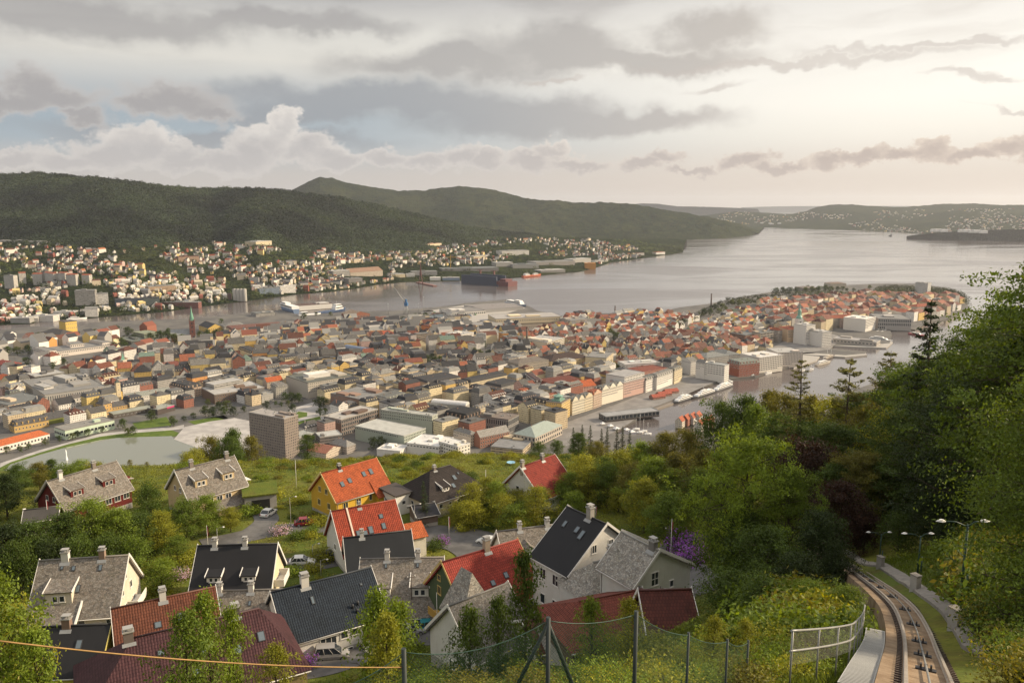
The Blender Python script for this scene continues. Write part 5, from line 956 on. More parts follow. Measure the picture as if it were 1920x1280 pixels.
bl('low_pavilion','small white pavilion with flat pale roof in front of the dark brown roof','M3',(1015,265),(1062,285),(1192,258),12,cW2,rcol=cW,win=(4,10,3,7),cat='hall',cap=20)
bl('long_shop','white long shop block with stepped top floors behind the quay','M3',(1432,228),(1490,255),(1722,225),18,cW2,rcol=(.40,.38,.36),win=None,face=M_bandf,cat='shop building',plant_n=2)
bl('long_shop','low brick red roofed hall in front of the white long shop block','M3',(1440,290),(1560,318),(1745,262),14,(.40,.2,.15),'hip',(.20,.065,.045),3,win=None,face=M_block,cat='shop building')
bl('tile_row','ochre block with long red brown dormer roof and white gable','M3',(818,388),(905,420),(1060,352),17,(.50,.36,.17),'mansard',(.15,.045,.03),6,win=W2,cat='apartment building',cap=50,lm='the red brown dormer roof')
bl('tile_row','white corner block under a dark violet roof, beside the red brown dormer roof','M3',(735,335),(812,390),14.0,20,cW2,'mansard',(.09,.06,.06),4.5,win=W2,cat='apartment building',cap=50)
bl('tile_row','orange roofed block behind the gabled houses of the square','M3',(1050,395),(1130,425),(1210,385),17,cPk,'gable',rO,7,win=None,face=M_block,cat='apartment building')
bl('fish_pavilion','long dark glass pavilion with folded grey roof at the harbour head','M3',(1292,618),(1345,645),(1652,560),8,(.055,.045,.042),rcol=(.27,.27,.27),win=(6,8,5.2,5.0),lm='the dark glass pavilion',cat='pavilion',plant_n=0,base=2.2,over=1.5,cap=30)
# quay of the peninsula
bl('quay_office','white quay office with tall window strips, left of two by the water','M4',(755,172),(895,203),(1012,168),28,(.58,.54,.48),rcol=(.55,.53,.50),win=(4,3.4,2.6,1.8),lm='the white quay office',cat='office building',cap=95)
bl('quay_office','white quay office with even windows and set back roof, beside the water','M4',(945,130),(1030,165),(1156,135),27,(.60,.53,.46),rcol=rL,win=(2.8,3.4,1.5,1.8),cat='office building',cap=95)
bl('brick_warehouse','dark red brick warehouse with grey green roof at the water edge','M4',(655,232),(745,255),(858,228),22,(.24,.075,.045),'mansard',(.20,.22,.20),5,win=(3.2,3.6,1.2,1.8),lm='the red brick warehouse',cat='warehouse',cap=90)
bl('banded_office','white office block with thin dark window bands on the quay','M4',(485,240),(635,262),(658,250),29,cW2,rcol=(.30,.31,.30),win=(4.6,3.5,4.2,.9),lm='the white banded office',cat='office building',cap=60,plant_n=1)
bl('tall_warehouse','tall narrow white warehouse with grey roof left of the banded office','M4',(420,235),(484,245),14.0,28,cW2,'gable',rG,5,win=(2.6,3.6,1.1,1.5),cat='warehouse',cap=50)
bl('tall_warehouse','twin gabled grey white warehouse behind the empty quay','M4',(310,215),(382,232),16.0,24,cW,'gable',rG,6,win=(2.6,3.6,1.1,1.5),cat='warehouse',ridge='short',cap=40)
bl('slate_hall','wide grey slate roof behind the banded office, nearest the quay','M4',(390,180),(500,205),(605,170),19,cG,'hip',(.21,.22,.215),6,win=None,face=M_block,cat='warehouse')
bl('slate_hall','grey blue hipped roof behind the brick warehouse','M4',(515,150),(640,185),(705,160),19,cG,'hip',(.18,.19,.19),6,win=None,face=M_block,cat='warehouse')
bl('brown_block','brown brick flat block with bare side behind the quay offices','M4',(672,15),(792,35),(838,15),22,(.23,.14,.10),rcol=rGr,win=None,face=M_block,cat='office building')
bl('glass_office','tall glass office in pale frames on the peninsula slope','M4',(838,10),(905,20),(972,0),26,(.40,.33,.26),rcol=rGr,win=(5,5,4,4),cat='office building',cap=30)
bl('orange_block','peach apartment block with red hip roof left of the tall white block','L4',(75,850),(150,872),(192,850),28,(.58,.42,.27),'hip',rR,5,win=W2,cat='apartment building',cap=60)
bl('grey_block','grey block with red roof next to the peach apartment block','L4',(10,868),(80,878),14.0,26,(.32,.29,.26),'hip',rR,5,win=None,face=M_block,cat='apartment building')
bl('tower_block','tallest white square block by the white church tower','L4',(195,828),(288,842),(318,828),42,cW2,rcol=rL,win=(3,3.4,1.6,1.7),lm='the tall white block',cat='apartment building',cap=80)
bl('hotel','white square hotel with even windows, beside the tall white block','L4',(305,872),(410,892),(446,880),32,cW2,rcol=rL,win=(3,3.4,1.6,1.7),cat='hotel',cap=80)
bl('red_roof_block','large grey apartment court with red tile roofs above the quay','L4',(320,760),(468,788),(512,772),24,(.34,.30,.25),'hip',rR,5,win=None,face=M_block,cat='apartment building',lm='the grey court')
bl('red_roof_block','grey green house with red hip roof behind the peach apartment block','L4',(75,752),(132,770),(165,755),22,(.28,.30,.26),'hip',rO,5,win=None,face=M_block,cat='apartment building')
bl('red_roof_block','ochre court house with red roof left of the grey court','L4',(265,765),(320,780),15.0,22,(.48,.35,.18),'hip',rR,5,win=None,face=M_block,cat='apartment building')
bl('red_roof_block','pinkish court block with red roof right of the grey court','L4',(480,760),(540,785),(600,750),24,(.42,.32,.27),'hip',rR,5,win=None,face=M_block,cat='apartment building')
def orange_band(e,LX,LY,h):b=MB();b.box(LX*.05,-.12,1,LX*.45,.02,h-.2)if LX<LY else b.box(LX+.02,LY*.05,1,LX+.12,LY*.45,h-.2);b.build('cladding',M_wall,e,(.52,.30,.10))
bl('white_office','white quay hotel block with an ochre corner stripe beside the terminal','L4',(568,778),(735,795),(812,778),30,cW2,rcol=cW2,win=(3.0,3.6,1.8,1.9),lm='the ochre striped hotel',cat='hotel',cap=95,extra=orange_band)
bl('grey_palace','broad grey office palace with white pilasters by the harbour','L4',(760,752),(828,790),(985,752),26,(.33,.31,.29),rcol=rG,win=(4,8,2.6,6),lm='the grey office palace',cat='office building',cap=40)
bl('white_palace','white office house with ornate gable and red roof beside the grey palace','L4',(905,718),(1002,742),(1052,722),19,cW2,'hip',rR,5,win=W2,cat='office building',cap=60)
bl('grey_gabled','tall grey house with white gable and red roof at the far end of the harbour','L4',(1045,692),(1120,702),(1182,678),24,(.42,.38,.33),'hip',rR,6,win=W2,cat='office building',cap=60)
bl('cargo_terminal','long grey roofed ferry terminal on its own pier','L4',(488,938),(815,968),(850,950),9,(.36,.33,.30),rcol=(.30,.29,.28),win=(7,8,4.5,2.4),lm='the pier terminal',cat='terminal',cap=25,z0=2.5)
bl('tower_block','tall grey white slab standing before the wooded headland','L4',(1105,518),(1200,524),(1212,518),46,(.46,.45,.43),rcol=rL,win=None,face=M_block,lm='the headland slab',cat='office tower')
bl('white_row','white two storey house with dark roof under the wooded headland','L4',(1250,652),(1362,664),14.0,14,cW2,'hip',(.13,.09,.08),5,win=None,face=M_block,cat='apartment building')
bl('striped_block','red brick block with pale vertical stripes above the quay','L4',(12,650),(58,660),(228,642),16,(.36,.16,.12),rcol=rGr,win=(3,14,1.8,12),lm='the striped brick block',cat='office building',cap=40)
bl('fort_hall','grey stone fort building among the trees on the ridge','L4',(200,548),(260,560),(342,550),12,(.30,.26,.22),'hip',(.20,.17,.15),4,win=None,face=M_block,cat='fort')
bl('fort_hall','small pale fort house with a dome on top of the ridge','L4',(420,520),(470,528),(540,518),18,(.50,.44,.35),'hip',(.20,.15,.12),4,win=None,face=M_block,cat='fort')
# near shore of the peninsula and the container quay
bl('hotel','cream hotel with white balcony bands and brown chimney wall','L3',(80,948),(265,968),(392,932),20,(.56,.50,.40),rcol=rL,win=(4.6,3.4,4.0,1.4),lm='the banded cream hotel',cat='hotel',cap=80,plant_n=4)
bl('shore_office','grey concrete shore office with window bands','L3',(355,788),(440,805),(565,785),18,(.36,.31,.26),rcol=rG,win=None,face=M_bandf,lm='the grey shore office',cat='office building')
bl('shore_office','black and red cube house at the water beyond the grey shore office','L3',(460,735),(500,748),(545,738),20,(.10,.05,.045),rcol=rD,win=None,face=M_wall,cat='office building')
bl('shore_shed','dark shed row with grey roofs along the shore','L3',(600,765),(660,778),(782,765),10,(.13,.13,.13),'gable',(.11,.115,.12),6,win=None,face=M_block,cat='warehouse')
bl('shore_shed','red shed with a bright red sheet roof on the shore','L3',(780,778),(800,785),(892,778),8,(.30,.07,.04),'gable',(.33,.085,.05),7,win=None,face=M_wall,cat='warehouse',lm='the red shore shed')
bl('castle','grey castle like house with corner bays in the timber quarter','L3',(575,908),(622,922),(714,900),18,(.36,.33,.29),'mansard',(.17,.18,.18),4.5,win=None,face=M_block,lm='the grey castle house',cat='villa')
bl('brick_tower','orange brick block with pale window stripes','L2',(1240,838),(1305,850),(1382,828),26,(.48,.20,.08),rcol=rB,win=(4,8,1.4,6),lm='the orange brick block',cat='office building',cap=30)
bl('office_block','violet grey office slab with white end wall in the middle of town','L2',(1052,898),(1160,915),(1192,906),30,(.33,.29,.28),rcol=rD,win=None,face=M_block,lm='the violet grey slab',cat='office building')
bl('office_block','brownish office slab joined to the violet grey one','L2',(1185,898),(1200,905),(1308,885),30,(.34,.28,.22),rcol=rG,win=None,face=M_bandf,cat='office building')
bl('banded_office','white and grey banded office wings, stepping along the street','L2',(1420,900),(1540,912),(1660,892),24,cW,rcol=rL,win=None,face=M_bandf,lm='the banded office wings',cat='office building')
bl('office_block','white slab with bare end wall at the end of the banded office wings','L2',(1650,905),(1725,905),(1755,898),26,cW2,rcol=rL,win=None,face=M_bandf,cat='office building')
bl('office_block','low grey office link between the orange brick block and banded wings','L2',(1305,925),(1400,938),(1425,925),18,(.30,.27,.24),rcol=rG,win=None,face=M_bandf,cat='office building')
bl('quay_shed','wide grey roofed cargo shed with cream front and dark end','L2',(1560,828),(1632,842),(1748,808),10,(.58,.46,.27),rcol=(.24,.23,.22),win=None,face=M_wall,cat='warehouse',lm='the cream cargo shed')
bl('quay_shed','long cream cargo terminal running to the tip of the quay',None,(915,590),(930,598),(1006,574),12,(.60,.50,.34),rcol=(.34,.32,.30),win=(6,6,3,2),lm='the long cream terminal',cat='warehouse',cap=30)
bl('quay_shed','white cargo shed with grey roof on the container quay','L2',(1375,715),(1470,745),(1672,715),10,cW2,rcol=(.20,.19,.18),win=(6,10,4,4),lm='the white cargo shed',cat='warehouse',cap=20)
bl('quay_shed','wide grey cargo shed with saw tooth roof on the container quay','L2',(1560,690),(1690,722),(1915,680),9,(.30,.29,.28),'gable',(.25,.235,.23),3,win=None,face=M_wall,cat='warehouse')
bl('orange_roof_school','broad building with bright orange hip roof in the old town','L2',(832,890),(905,918),(1038,892),14,(.33,.22,.15),'hip',(.38,.085,.035),4,win=None,face=M_bandf,lm='the bright orange hip roof',cat='school')
bl('brick_hall','large red brick hall with copper gables near the ferry','L2',(640,748),(715,765),(808,742),20,(.25,.10,.06),'gable',(.26,.20,.15),8,win=(4,8,1.8,5),lm='the red brick hall',cat='hall',cap=30)
bl('brick_hall','low red brick wing beside the large red brick hall','L2',(800,785),(840,800),(1022,775),11,(.26,.11,.075),rcol=rG,win=None,face=M_block,cat='hall')
bl('ferry_hall','white ferry terminal hall with dark flat roof on the strait quay','L2',(205,690),(240,700),(560,672),12,(.58,.56,.53),rcol=(.11,.07,.06),win=None,face=M_wall,lm='the white ferry hall',cat='terminal')
bl('office_building','low grey office row on the strait quay left of the ferry hall','L2',(-40,740),(0,752),(122,735),9,cG,rcol=rGr,win=None,face=M_bandf)
print('HERO windows',N_WIN[0])
# ---- churches and other one-offs
def spire(e,name,x,y,z,r,h,col,seg=8):b=MB();b.lathe([(r,z),(r*.8,z+h*.12),(r*.35,z+h*.55),(.08,z+h)],seg,(x,y,0),smooth=False);return b.build(name,M_metal,e,col)
p=P(362,640,3);e=empty('church',p,R(20),'red brick church with tall green copper spire and four pinnacles','church');LM.append(('the green church spire',p.x,p.y));FOOT.append((Vector((p.x-50,p.y-8)),Vector((1,0)),64,Vector((0,1)),40))
b=MB();b.box(-5.5,0,-2,5.5,11,46);b.build('tower',M_brick,e,(.17,.055,.04))
for sx in(-4.8,4.8):
 for sy in(.7,10.3):spire(e,'pinnacle',sx,sy,45.9,1.3,10,(.12,.045,.035),6)
spire(e,'spire',0,5.5,46,5.6,32,(.16,.34,.24),8)
b=MB()
for q in((0,30),(0,20),(0,38)):b.box(-1.2,-.15,q[1],1.2,0,q[1]+4)
b.build('belfry_opening',M_dark,e)
b=MB();b.box(-44,2,-2,-5.6,22,16);b.build('nave',M_brick,e,(.17,.06,.045));b=MB();b.poly([(-45,1,15.5),(-5.6,1,15.5),(-5.6,12,27),(-45,12,27)]);b.poly([(-5.6,23,15.5),(-45,23,15.5),(-45,12,27),(-5.6,12,27)]);b.poly([(-44,22,16),(-44,2,16),(-44,12,26.9)]);b.build('nave_roof',M_felt,e,(.24,.25,.25))
p=P(229,704,3);e=empty('church',p,R(-20),'grey stone church tower with short green spire, beside the long brick row','church');LM.append(('the stone church tower',p.x,p.y));FOOT.append((Vector((p.x-14,p.y-14)),Vector((1,0)),40,Vector((0,1)),28))
b=MB();b.box(-4.5,0,-2,4.5,9,28);b.build('tower',M_wall,e,(.46,.41,.34));spire(e,'spire',0,4.5,28,4.6,12,(.20,.40,.29),4);b=MB();b.box(-1,-.1,20,1,.02,24);b.box(-1,-.1,9,1,.02,13);b.build('belfry_opening',M_dark,e)
b=MB();b.box(4.6,-3,-2,26,11,9);b.build('nave',M_wall,e,(.46,.41,.34));b=MB();b.poly([(4.6,-4,8.6),(27,-4,8.6),(27,4,16),(4.6,4,16)]);b.poly([(27,12,8.6),(4.6,12,8.6),(4.6,4,16),(27,4,16)]);b.poly([(26,-3,9),(26,11,9),(26,4,15.9)]);b.build('nave_roof',M_slate,e,(.12,.12,.12))
p=P(1499,647,3);p=P(1499,640,3);e=empty('church',p,R(10),'white plastered church with slim green copper spire above the quay','church');LM.append(('the white church tower',p.x,p.y));FOOT.append((Vector((p.x-10,p.y-6)),Vector((1,0)),22,Vector((0,1)),44))
b=MB();b.box(-6.5,0,-2,6.5,13,50);b.build('tower',M_wall,e,cW2);b=MB();b.lathe([(6.8,50),(7,53),(4,58),(3.6,66),(4.2,67),(1.2,73),(.1,86)],8,(0,6.5,0),smooth=False);b.build('spire',M_metal,e,(.17,.33,.26));b=MB();b.box(-1.5,-.1,38,1.5,.02,44);b.lathe([(2,0),(0,.1)],12,(0,-.1,0));b.build('belfry_opening',M_dark,e)
b=MB();b.box(-9,13.1,-2,9,44,14);b.build('nave',M_wall,e,cW2);b=MB();b.poly([(-10,44.5,13.5),(-10,13.1,13.5),(0,13.1,23),(0,44.5,23)]);b.poly([(10,13.1,13.5),(10,44.5,13.5),(0,44.5,23),(0,13.1,23)]);b.build('nave_roof',M_tile,e,(.10,.10,.11))
# blue barrel roof
a,c_=P(643,652,15),P(690,660,15);L=(c_-a).length;e=empty('arcade',(a.x,a.y,3),atan2(c_.y-a.y,c_.x-a.x),'shopping arcade with a blue glass barrel roof among dark roofs','arcade');LM.append(('the blue barrel roof',a.x,a.y));FOOT.append((Vector((a.x,a.y)),Vector(((c_-a).x,(c_-a).y)).normalized(),L,Vector((-(c_-a).y,(c_-a).x)).normalized(),18))
b=MB();b.box(0,0,-2,L,18,10,bottom=False);b.build('wall',M_block,e,cPe);b=MB()
for k in range(10):t0,t1=pi*k/10,pi*(k+1)/10;q=lambda t_,x:(x,9-9.2*cos(t_),10+8*sin(t_));b.poly([q(t0,0),q(t0,L),q(t1,L),q(t1,0)],0,True);b.poly([(0,9,10),q(t1,0),q(t0,0)],0);b.poly([(L,9,10),q(t0,L),q(t1,L)],0)
b.build('barrel_roof',M_sheet,e,(.16,.20,.27))
a,c_=P(808,751,20),P(873,757,20);L=(c_-a).length;e=empty('arcade',(a.x,a.y,3),atan2(c_.y-a.y,c_.x-a.x),'white barrel roofed hall beside the black roofed exchange','arcade');FOOT.append((Vector((a.x,a.y)),Vector(((c_-a).x,(c_-a).y)).normalized(),L,Vector((-(c_-a).y,(c_-a).x)).normalized(),16))
b=MB();b.box(0,0,-2,L,14,14,bottom=False);b.build('wall',M_wall,e,cG);b=MB()
for k in range(8):t0,t1=pi*k/8,pi*(k+1)/8;q=lambda t_,x:(x,7-7.2*cos(t_),14+4.5*sin(t_));b.poly([q(t0,0),q(t0,L),q(t1,L),q(t1,0)],0,True);b.poly([(0,7,14),q(t1,0),q(t0,0)],0);b.poly([(L,7,14),q(t0,L),q(t1,L)],0)
b.build('barrel_roof',M_sheet,e,(.58,.57,.55))
# ------------------------------------------------------------------ filling houses of the old town, in rows along the streets
def proj(v):
 x,y,z=v[0],v[1],v[2]-CAMZ;d=y*CP-z*SP;return(960+FPX*x/d,640-FPX*(z*CP+y*SP)/d)
def inpoly(x,y,poly):
 c=False;n=len(poly);j=n-1
 for i in range(n):
  xi,yi=poly[i];xj,yj=poly[j]
  if(yi>y)!=(yj>y)and x<(xj-xi)*(y-yi)/(yj-yi)+xi:c=not c
  j=i
 return c
PARKS=[[(0,905),(0,800),(110,800),(330,765),(410,770),(470,760),(470,900),(300,905)],[(548,768),(600,752),(640,770),(612,800),(600,812),(556,815)],
  [(785,690),(785,665),(800,655),(825,655),(835,690)],[(880,680),(888,655),(915,650),(945,638),(940,660),(915,682)],[(1130,690),(1135,625),(1150,620),(1165,640),(1150,650)],
  [(1262,625),(1310,598),(1345,575),(1420,568),(1430,585),(1380,590),(1330,605),(1275,632)],[(1050,800),(1150,755),(1290,700),(1330,720),(1240,790),(1100,860),(1040,830)],
  [(1275,735),(1275,700),(1300,712),(1340,712),(1330,735)],[(0,690),(30,650),(62,660),(85,690),(130,680),(140,660),(210,655),(225,625),(280,640),(340,600),(356,640),(330,650),(290,655),(215,665),(150,700),(90,715)],[(372,640),(372,622),(425,622),(425,640)],
  [(1490,560),(1490,520),(1580,520),(1620,555),(1560,560)],[(1640,552),(1700,520),(1790,535),(1800,565),(1730,565)],[(375,740),(405,780),(490,760),(545,740),(545,770),(470,780),(410,790),(370,770)]]
def shared_house(kind,w,d,h,rh,ridge,cache={}):
 "wall and roof meshes of a terrace house, local origin in the middle of its front"
 k=(kind,w,d,h,rh,ridge)
 if k in cache:return cache[k]
 wb,rb=MB(),MB();x0,x1,y0,y1=-w/2,w/2,0,d;o=.4
 wb.poly([(x0,y0,-2),(x1,y0,-2),(x1,y0,h),(x0,y0,h)]);wb.poly([(x1,y1,-2),(x0,y1,-2),(x0,y1,h),(x1,y1,h)])
 L,R_,F,B_=[(x0,y1,-2),(x0,y0,-2),(x0,y0,h)],[(x1,y0,-2),(x1,y1,-2),(x1,y1,h)],None,None
 ym,zt=d/2,h+rh
 if kind=='gable' and ridge=='x':
  wb.poly([(x0,y1,-2),(x0,y0,-2),(x0,y0,h),(x0,ym,zt-.1),(x0,y1,h)]);wb.poly([(x1,y0,-2),(x1,y1,-2),(x1,y1,h),(x1,ym,zt-.1),(x1,y0,h)]);dz=rh/ym*o
  rb.slab([(x0-.2,y0-o,h-dz),(x1+.2,y0-o,h-dz),(x1+.2,ym,zt),(x0-.2,ym,zt)],.2);rb.slab([(x1+.2,y1+o,h-dz),(x0-.2,y1+o,h-dz),(x0-.2,ym,zt),(x1+.2,ym,zt)],.2)
 elif kind=='gable':
  wb.poly([(x0,y1,-2),(x0,y0,-2),(x0,y0,h),(x0,y1,h)]);wb.poly([(x1,y0,-2),(x1,y1,-2),(x1,y1,h),(x1,y0,h)]);wb.poly([(x0,y0,h),(x1,y0,h),(0,y0,zt-.1)]);wb.poly([(x1,y1,h),(x0,y1,h),(0,y1,zt-.1)]);dz=rh/(w/2)*o
  rb.slab([(x0-o,y1+.2,h-dz),(x0-o,y0-.3,h-dz),(0,y0-.3,zt),(0,y1+.2,zt)],.2);rb.slab([(x1+o,y0-.3,h-dz),(x1+o,y1+.2,h-dz),(0,y1+.2,zt),(0,y0-.3,zt)],.2)
 else:
  wb.poly([(x0,y1,-2),(x0,y0,-2),(x0,y0,h),(x0,y1,h)]);wb.poly([(x1,y0,-2),(x1,y1,-2),(x1,y1,h),(x1,y0,h)])
  a=[(x0-o,y0-o,h-.1),(x1+o,y0-o,h-.1),(x1+o,y1+o,h-.1),(x0-o,y1+o,h-.1)]
  if kind=='hip':
   i=min(d/2,w/2-.6);t_=[(x0+i,ym,zt),(x1-i,ym,zt)];rb.poly([a[0],a[1],t_[1],t_[0]]);rb.poly([a[1],a[2],t_[1]]);rb.poly([a[2],a[3],t_[0],t_[1]]);rb.poly([a[3],a[0],t_[0]])
  elif kind=='mansard':
   i=2.0;t_=[(x0+i,y0+i,zt),(x1-i,y0+i,zt),(x1-i,y1-i,zt),(x0+i,y1-i,zt)]
   for j in range(4):rb.poly([a[j],a[(j+1)%4],t_[(j+1)%4],t_[j]])
   rb.poly(t_)
  else:
   rb.box(x0-.1,y0-.1,h-.2,x1+.1,y1+.1,h+.3,bottom=False)
   for q in((x0-.1,y0-.1,x1+.1,y0+.25),(x0-.1,y1-.25,x1+.1,y1+.1),(x0-.1,y0+.25,x0+.25,y1-.25),(x1-.25,y0+.25,x1+.1,y1-.25)):rb.box(q[0],q[1],h+.3,q[2],q[3],h+.8)
   rb.box(-w*.2,d*.3,h+.3,w*.15,d*.65,h+2.6)
  if kind!='flat':rb.poly(a[::-1])
 m2={'flat':M_felt,'mansard':M_felt}.get(kind,M_tile)
 cb=MB();cb.box(-w*.28-.45,ym-.45,h+rh*.3,-w*.28+.45,ym+.45,h+rh+1.3);cb.box(-w*.28-.55,ym-.55,h+rh+1.3,-w*.28+.55,ym+.55,h+rh+1.45)
 dl=[];xs_=[x0+w*(j+.5)/max(1,int(w/4))for j in range(max(1,int(w/4)))]
 if kind=='gable' and ridge=='x' or kind in('hip','mansard'):
  s0=rh/ym if kind!='mansard' else rh/2.0
  yq=min(1.0,ym*.25);zq=h+s0*yq
  for x in xs_:
   if abs(x)>w/2-1.6:continue
   db=MB();dl.append(db);db.box(x-.7,yq,zq-.3,x+.7,yq+1.3/s0+.4,zq+1.3);db.box(x-.85,yq-.15,zq+1.3,x+.85,yq+1.5/s0+.5,zq+1.45)
 cache[k]=(wb.mesh('wall',M_face),rb.mesh('roof',m2),cb.mesh('chimney',M_wall),[q.mesh('dormer',M_wall)for q in dl]);return cache[k]
WALLS={'white':(.68,.65,.60),'cream':(.66,.56,.36),'grey':(.34,.325,.30),'beige':(.52,.42,.28),'ochre':(.56,.38,.12),'brick red':(.27,.11,.075),'pink':(.50,.34,.29),'yellow':(.60,.45,.16),'dark':(.15,.135,.125),'green':(.26,.31,.23),'orange':(.55,.27,.09),'blue':(.24,.30,.36)}
ROOFS={'black':(.042,.042,.046),'slate grey':(.115,.112,.108),'pale grey':(.23,.225,.21),'red tile':(.185,.066,.043),'orange tile':(.265,.095,.055),'brown tile':(.105,.045,.032),'green':(.17,.24,.20)}
def pick(r,d):
 k=list(d);return r.choices(k,[d[q]for q in k])[0]
FILL=[];ZON=[]
def corners_clear(c,u,w,v,d,m=.5):
 for(p,a,la,b,lb)in FOOT:
  dx=c-p
  if abs(dx.x)+abs(dx.y)>320:continue
  for s_,t_ in((-w/2,0),(w/2,0),(w/2,d),(-w/2,d),(0,d/2)):
   q=dx+u*s_+v*t_;i,j=q.dot(a),q.dot(b)
   if-m<i<la+m and-m<j<lb+m:return False
 return True
def fill(name,poly,d0,d1,ws,ds,hs,rhs,kinds,walls,roofs,street,gap,seed,jitter=.0,lane=2.5,z0=3.0,skip=.04):
 r=random.Random(seed);k_=1.0 if name=='quay_shed' else 1.6 if name!='tenement_house' else 1.35;ws=[w*k_ for w in ws];ds=[d*k_ for d in ds];hs=[h*(1+(k_-1)*.75)for h in hs];rhs=[h*(1+(k_-1)*.8)for h in rhs];a,b=P(*d0,3),P(*d1,3);u=Vector((b.x-a.x,b.y-a.y)).normalized();v=Vector((-u.y,u.x))
 if v.y<0:v=-v;u=-u
 W_=[Vector((P(X,Y,3).x,P(X,Y,3).y))for X,Y in poly];s0,s1=min(q.dot(u)for q in W_),max(q.dot(u)for q in W_);t0,t1=min(q.dot(v)for q in W_),max(q.dot(v)for q in W_)
 ZON.append(poly);t_=t0;row=0
 while t_<t1:
  d=r.choice(ds);s_=s0+r.random()*10;block_end=s_+r.uniform(45,80);style=pick(r,kinds)
  while s_<s1:
   w=r.choice(ws)
   if s_>block_end:s_+=street*.8;block_end=s_+r.uniform(45,80)
   uu,vv=u,v;c=u*(s_+w/2)+v*t_+v*r.uniform(-jitter,jitter);ang=r.gauss(0,.03)
   X,Y=proj((c.x+v.x*d/2,c.y+v.y*d/2,3));s_+=w+(r.uniform(.0,gap)if gap else 0)
   if r.random()<skip or not inpoly(X,Y,poly)or any(inpoly(X,Y,q)for q in PARKS)or not corners_clear(c,u,w,v,d):continue
   kind=pick(r,kinds);h=r.choice(hs);FILL.append(dict(name=name,c=c,rz=atan2(u.y,u.x)+ang,w=w,d=d,h=h,rh=min(r.choice(rhs),max(w,d)*.62),kind=kind,ridge='y' if(r.random()<.42 and w<21)else 'x',wall=pick(r,walls),roof=pick(r,roofs if kind in('gable','hip')else{'black':4,'slate grey':4,'pale grey':3}),px=(X,Y),z0=z0,j=r.uniform(.82,1.15)))
  t_+=d+(street if row%2 else lane);row+=1
cen_w={'white':7,'cream':6,'grey':1.8,'beige':2.5,'ochre':1.8,'brick red':1.4,'pink':.7,'yellow':.6,'dark':1,'green':.3,'orange':.3};cen_r={'black':4.5,'slate grey':5,'pale grey':2.2,'red tile':1.1,'brown tile':1.6,'orange tile':.4,'green':.35}
nor_w={'white':6,'cream':3,'yellow':1.2,'brick red':.8,'beige':1.5,'grey':1,'ochre':1,'green':.3,'blue':.2};nor_r={'red tile':4,'orange tile':1.4,'brown tile':3.2,'black':2,'slate grey':2.8,'pale grey':1.2}
fill('town_house',[(215,700),(300,668),(425,640),(540,624),(640,612),(800,612),(905,628),(960,620),(1000,640),(985,672),(940,700),(870,726),(800,705),(640,690),(540,695),(440,702),(380,712),(262,735),(215,722)],
 (300,690),(700,660),[9,11,13,16,20],[11,13],[9,11,13,15,17],[4,5,6,7],{'gable':6,'hip':1.6,'mansard':1.6,'flat':.9},cen_w,cen_r,7,1.5,101)
fill('town_house',[(0,642),(140,642),(240,630),(350,620),(350,640),(215,690),(215,740),(0,745)],(0,700),(200,660),[11,14,18],[12,14],[9,12,15],[4,5,6],{'gable':5,'hip':3,'flat':1},cen_w,{'slate grey':3,'red tile':2,'brown tile':2,'black':2},9,5,102,skip=.25)
fill('tenement_house',[(480,700),(640,690),(800,705),(880,726),(960,675),(1100,692),(1290,700),(1210,730),(1060,790),(1020,830),(700,842),(560,845),(560,800),(610,760),(545,735),(480,725)],(560,760),(900,690),[12,15,18,22],[13,15],[14,16,18,20],[3,4,5],{'mansard':4,'flat':3,'gable':3,'hip':2},
 {'cream':6,'white':3,'grey':1.5,'beige':3,'brick red':1,'ochre':2,'pink':.8},{'black':4,'slate grey':4,'pale grey':3,'brown tile':1.5,'red tile':1.2},9,1.0,103)
fill('tenement_house',[(0,745),(60,700),(215,722),(262,740),(380,715),(480,700),(545,735),(480,760),(330,765),(110,800),(0,800)],(60,770),(330,720),[12,16,20],[13,15],[10,13,15],[3,4,5],{'mansard':4,'flat':3,'gable':3,'hip':2},cen_w,cen_r,8,1.0,104)
fill('timber_house',[(985,640),(1040,615),(1052,600),(1150,594),(1250,592),(1330,600),(1420,572),(1470,565),(1470,600),(1440,640),(1400,655),(1300,690),(1200,695),(1100,690),(985,672)],(1050,650),(1350,610),[7,8,9,11,14],[9,10],[5.5,6.5,8,10,12],[4,4.5,5],{'gable':8,'hip':2,'flat':.7},nor_w,nor_r,5.5,3,105,lane=2.5,skip=.12)
fill('timber_house',[(1300,690),(1400,655),(1440,640),(1440,662),(1390,668),(1320,690)],(1050,650),(1350,610),[9,11,14],[11],[8,10,13],[4,5],{'gable':5,'hip':3},nor_w,nor_r,5,1,106)
fill('stone_house',[(1440,600),(1500,568),(1640,560),(1800,566),(1792,585),(1720,602),(1640,600),(1560,612),(1540,625),(1480,620),(1440,640)],(1450,630),(1700,585),[12,15,18,22],[13,15],[11,14,17,20],[4,5,6],{'gable':4,'hip':5,'flat':.6},{'cream':3,'white':3,'grey':3,'beige':2,'ochre':1,'pink':1},{'red tile':5,'orange tile':3,'brown tile':1.4,'slate grey':1},11,5,107,jitter=3)
fill('quay_shed',[(740,604),(800,585),(860,590),(905,610),(840,612)],(740,600),(860,592),[16,24],[14],[6,8],[2,3],{'flat':3,'gable':2},{'white':2,'grey':3,'blue':2,'beige':2},{'slate grey':3,'pale grey':3,'green':1,'brown tile':1},12,6,108,skip=.35)
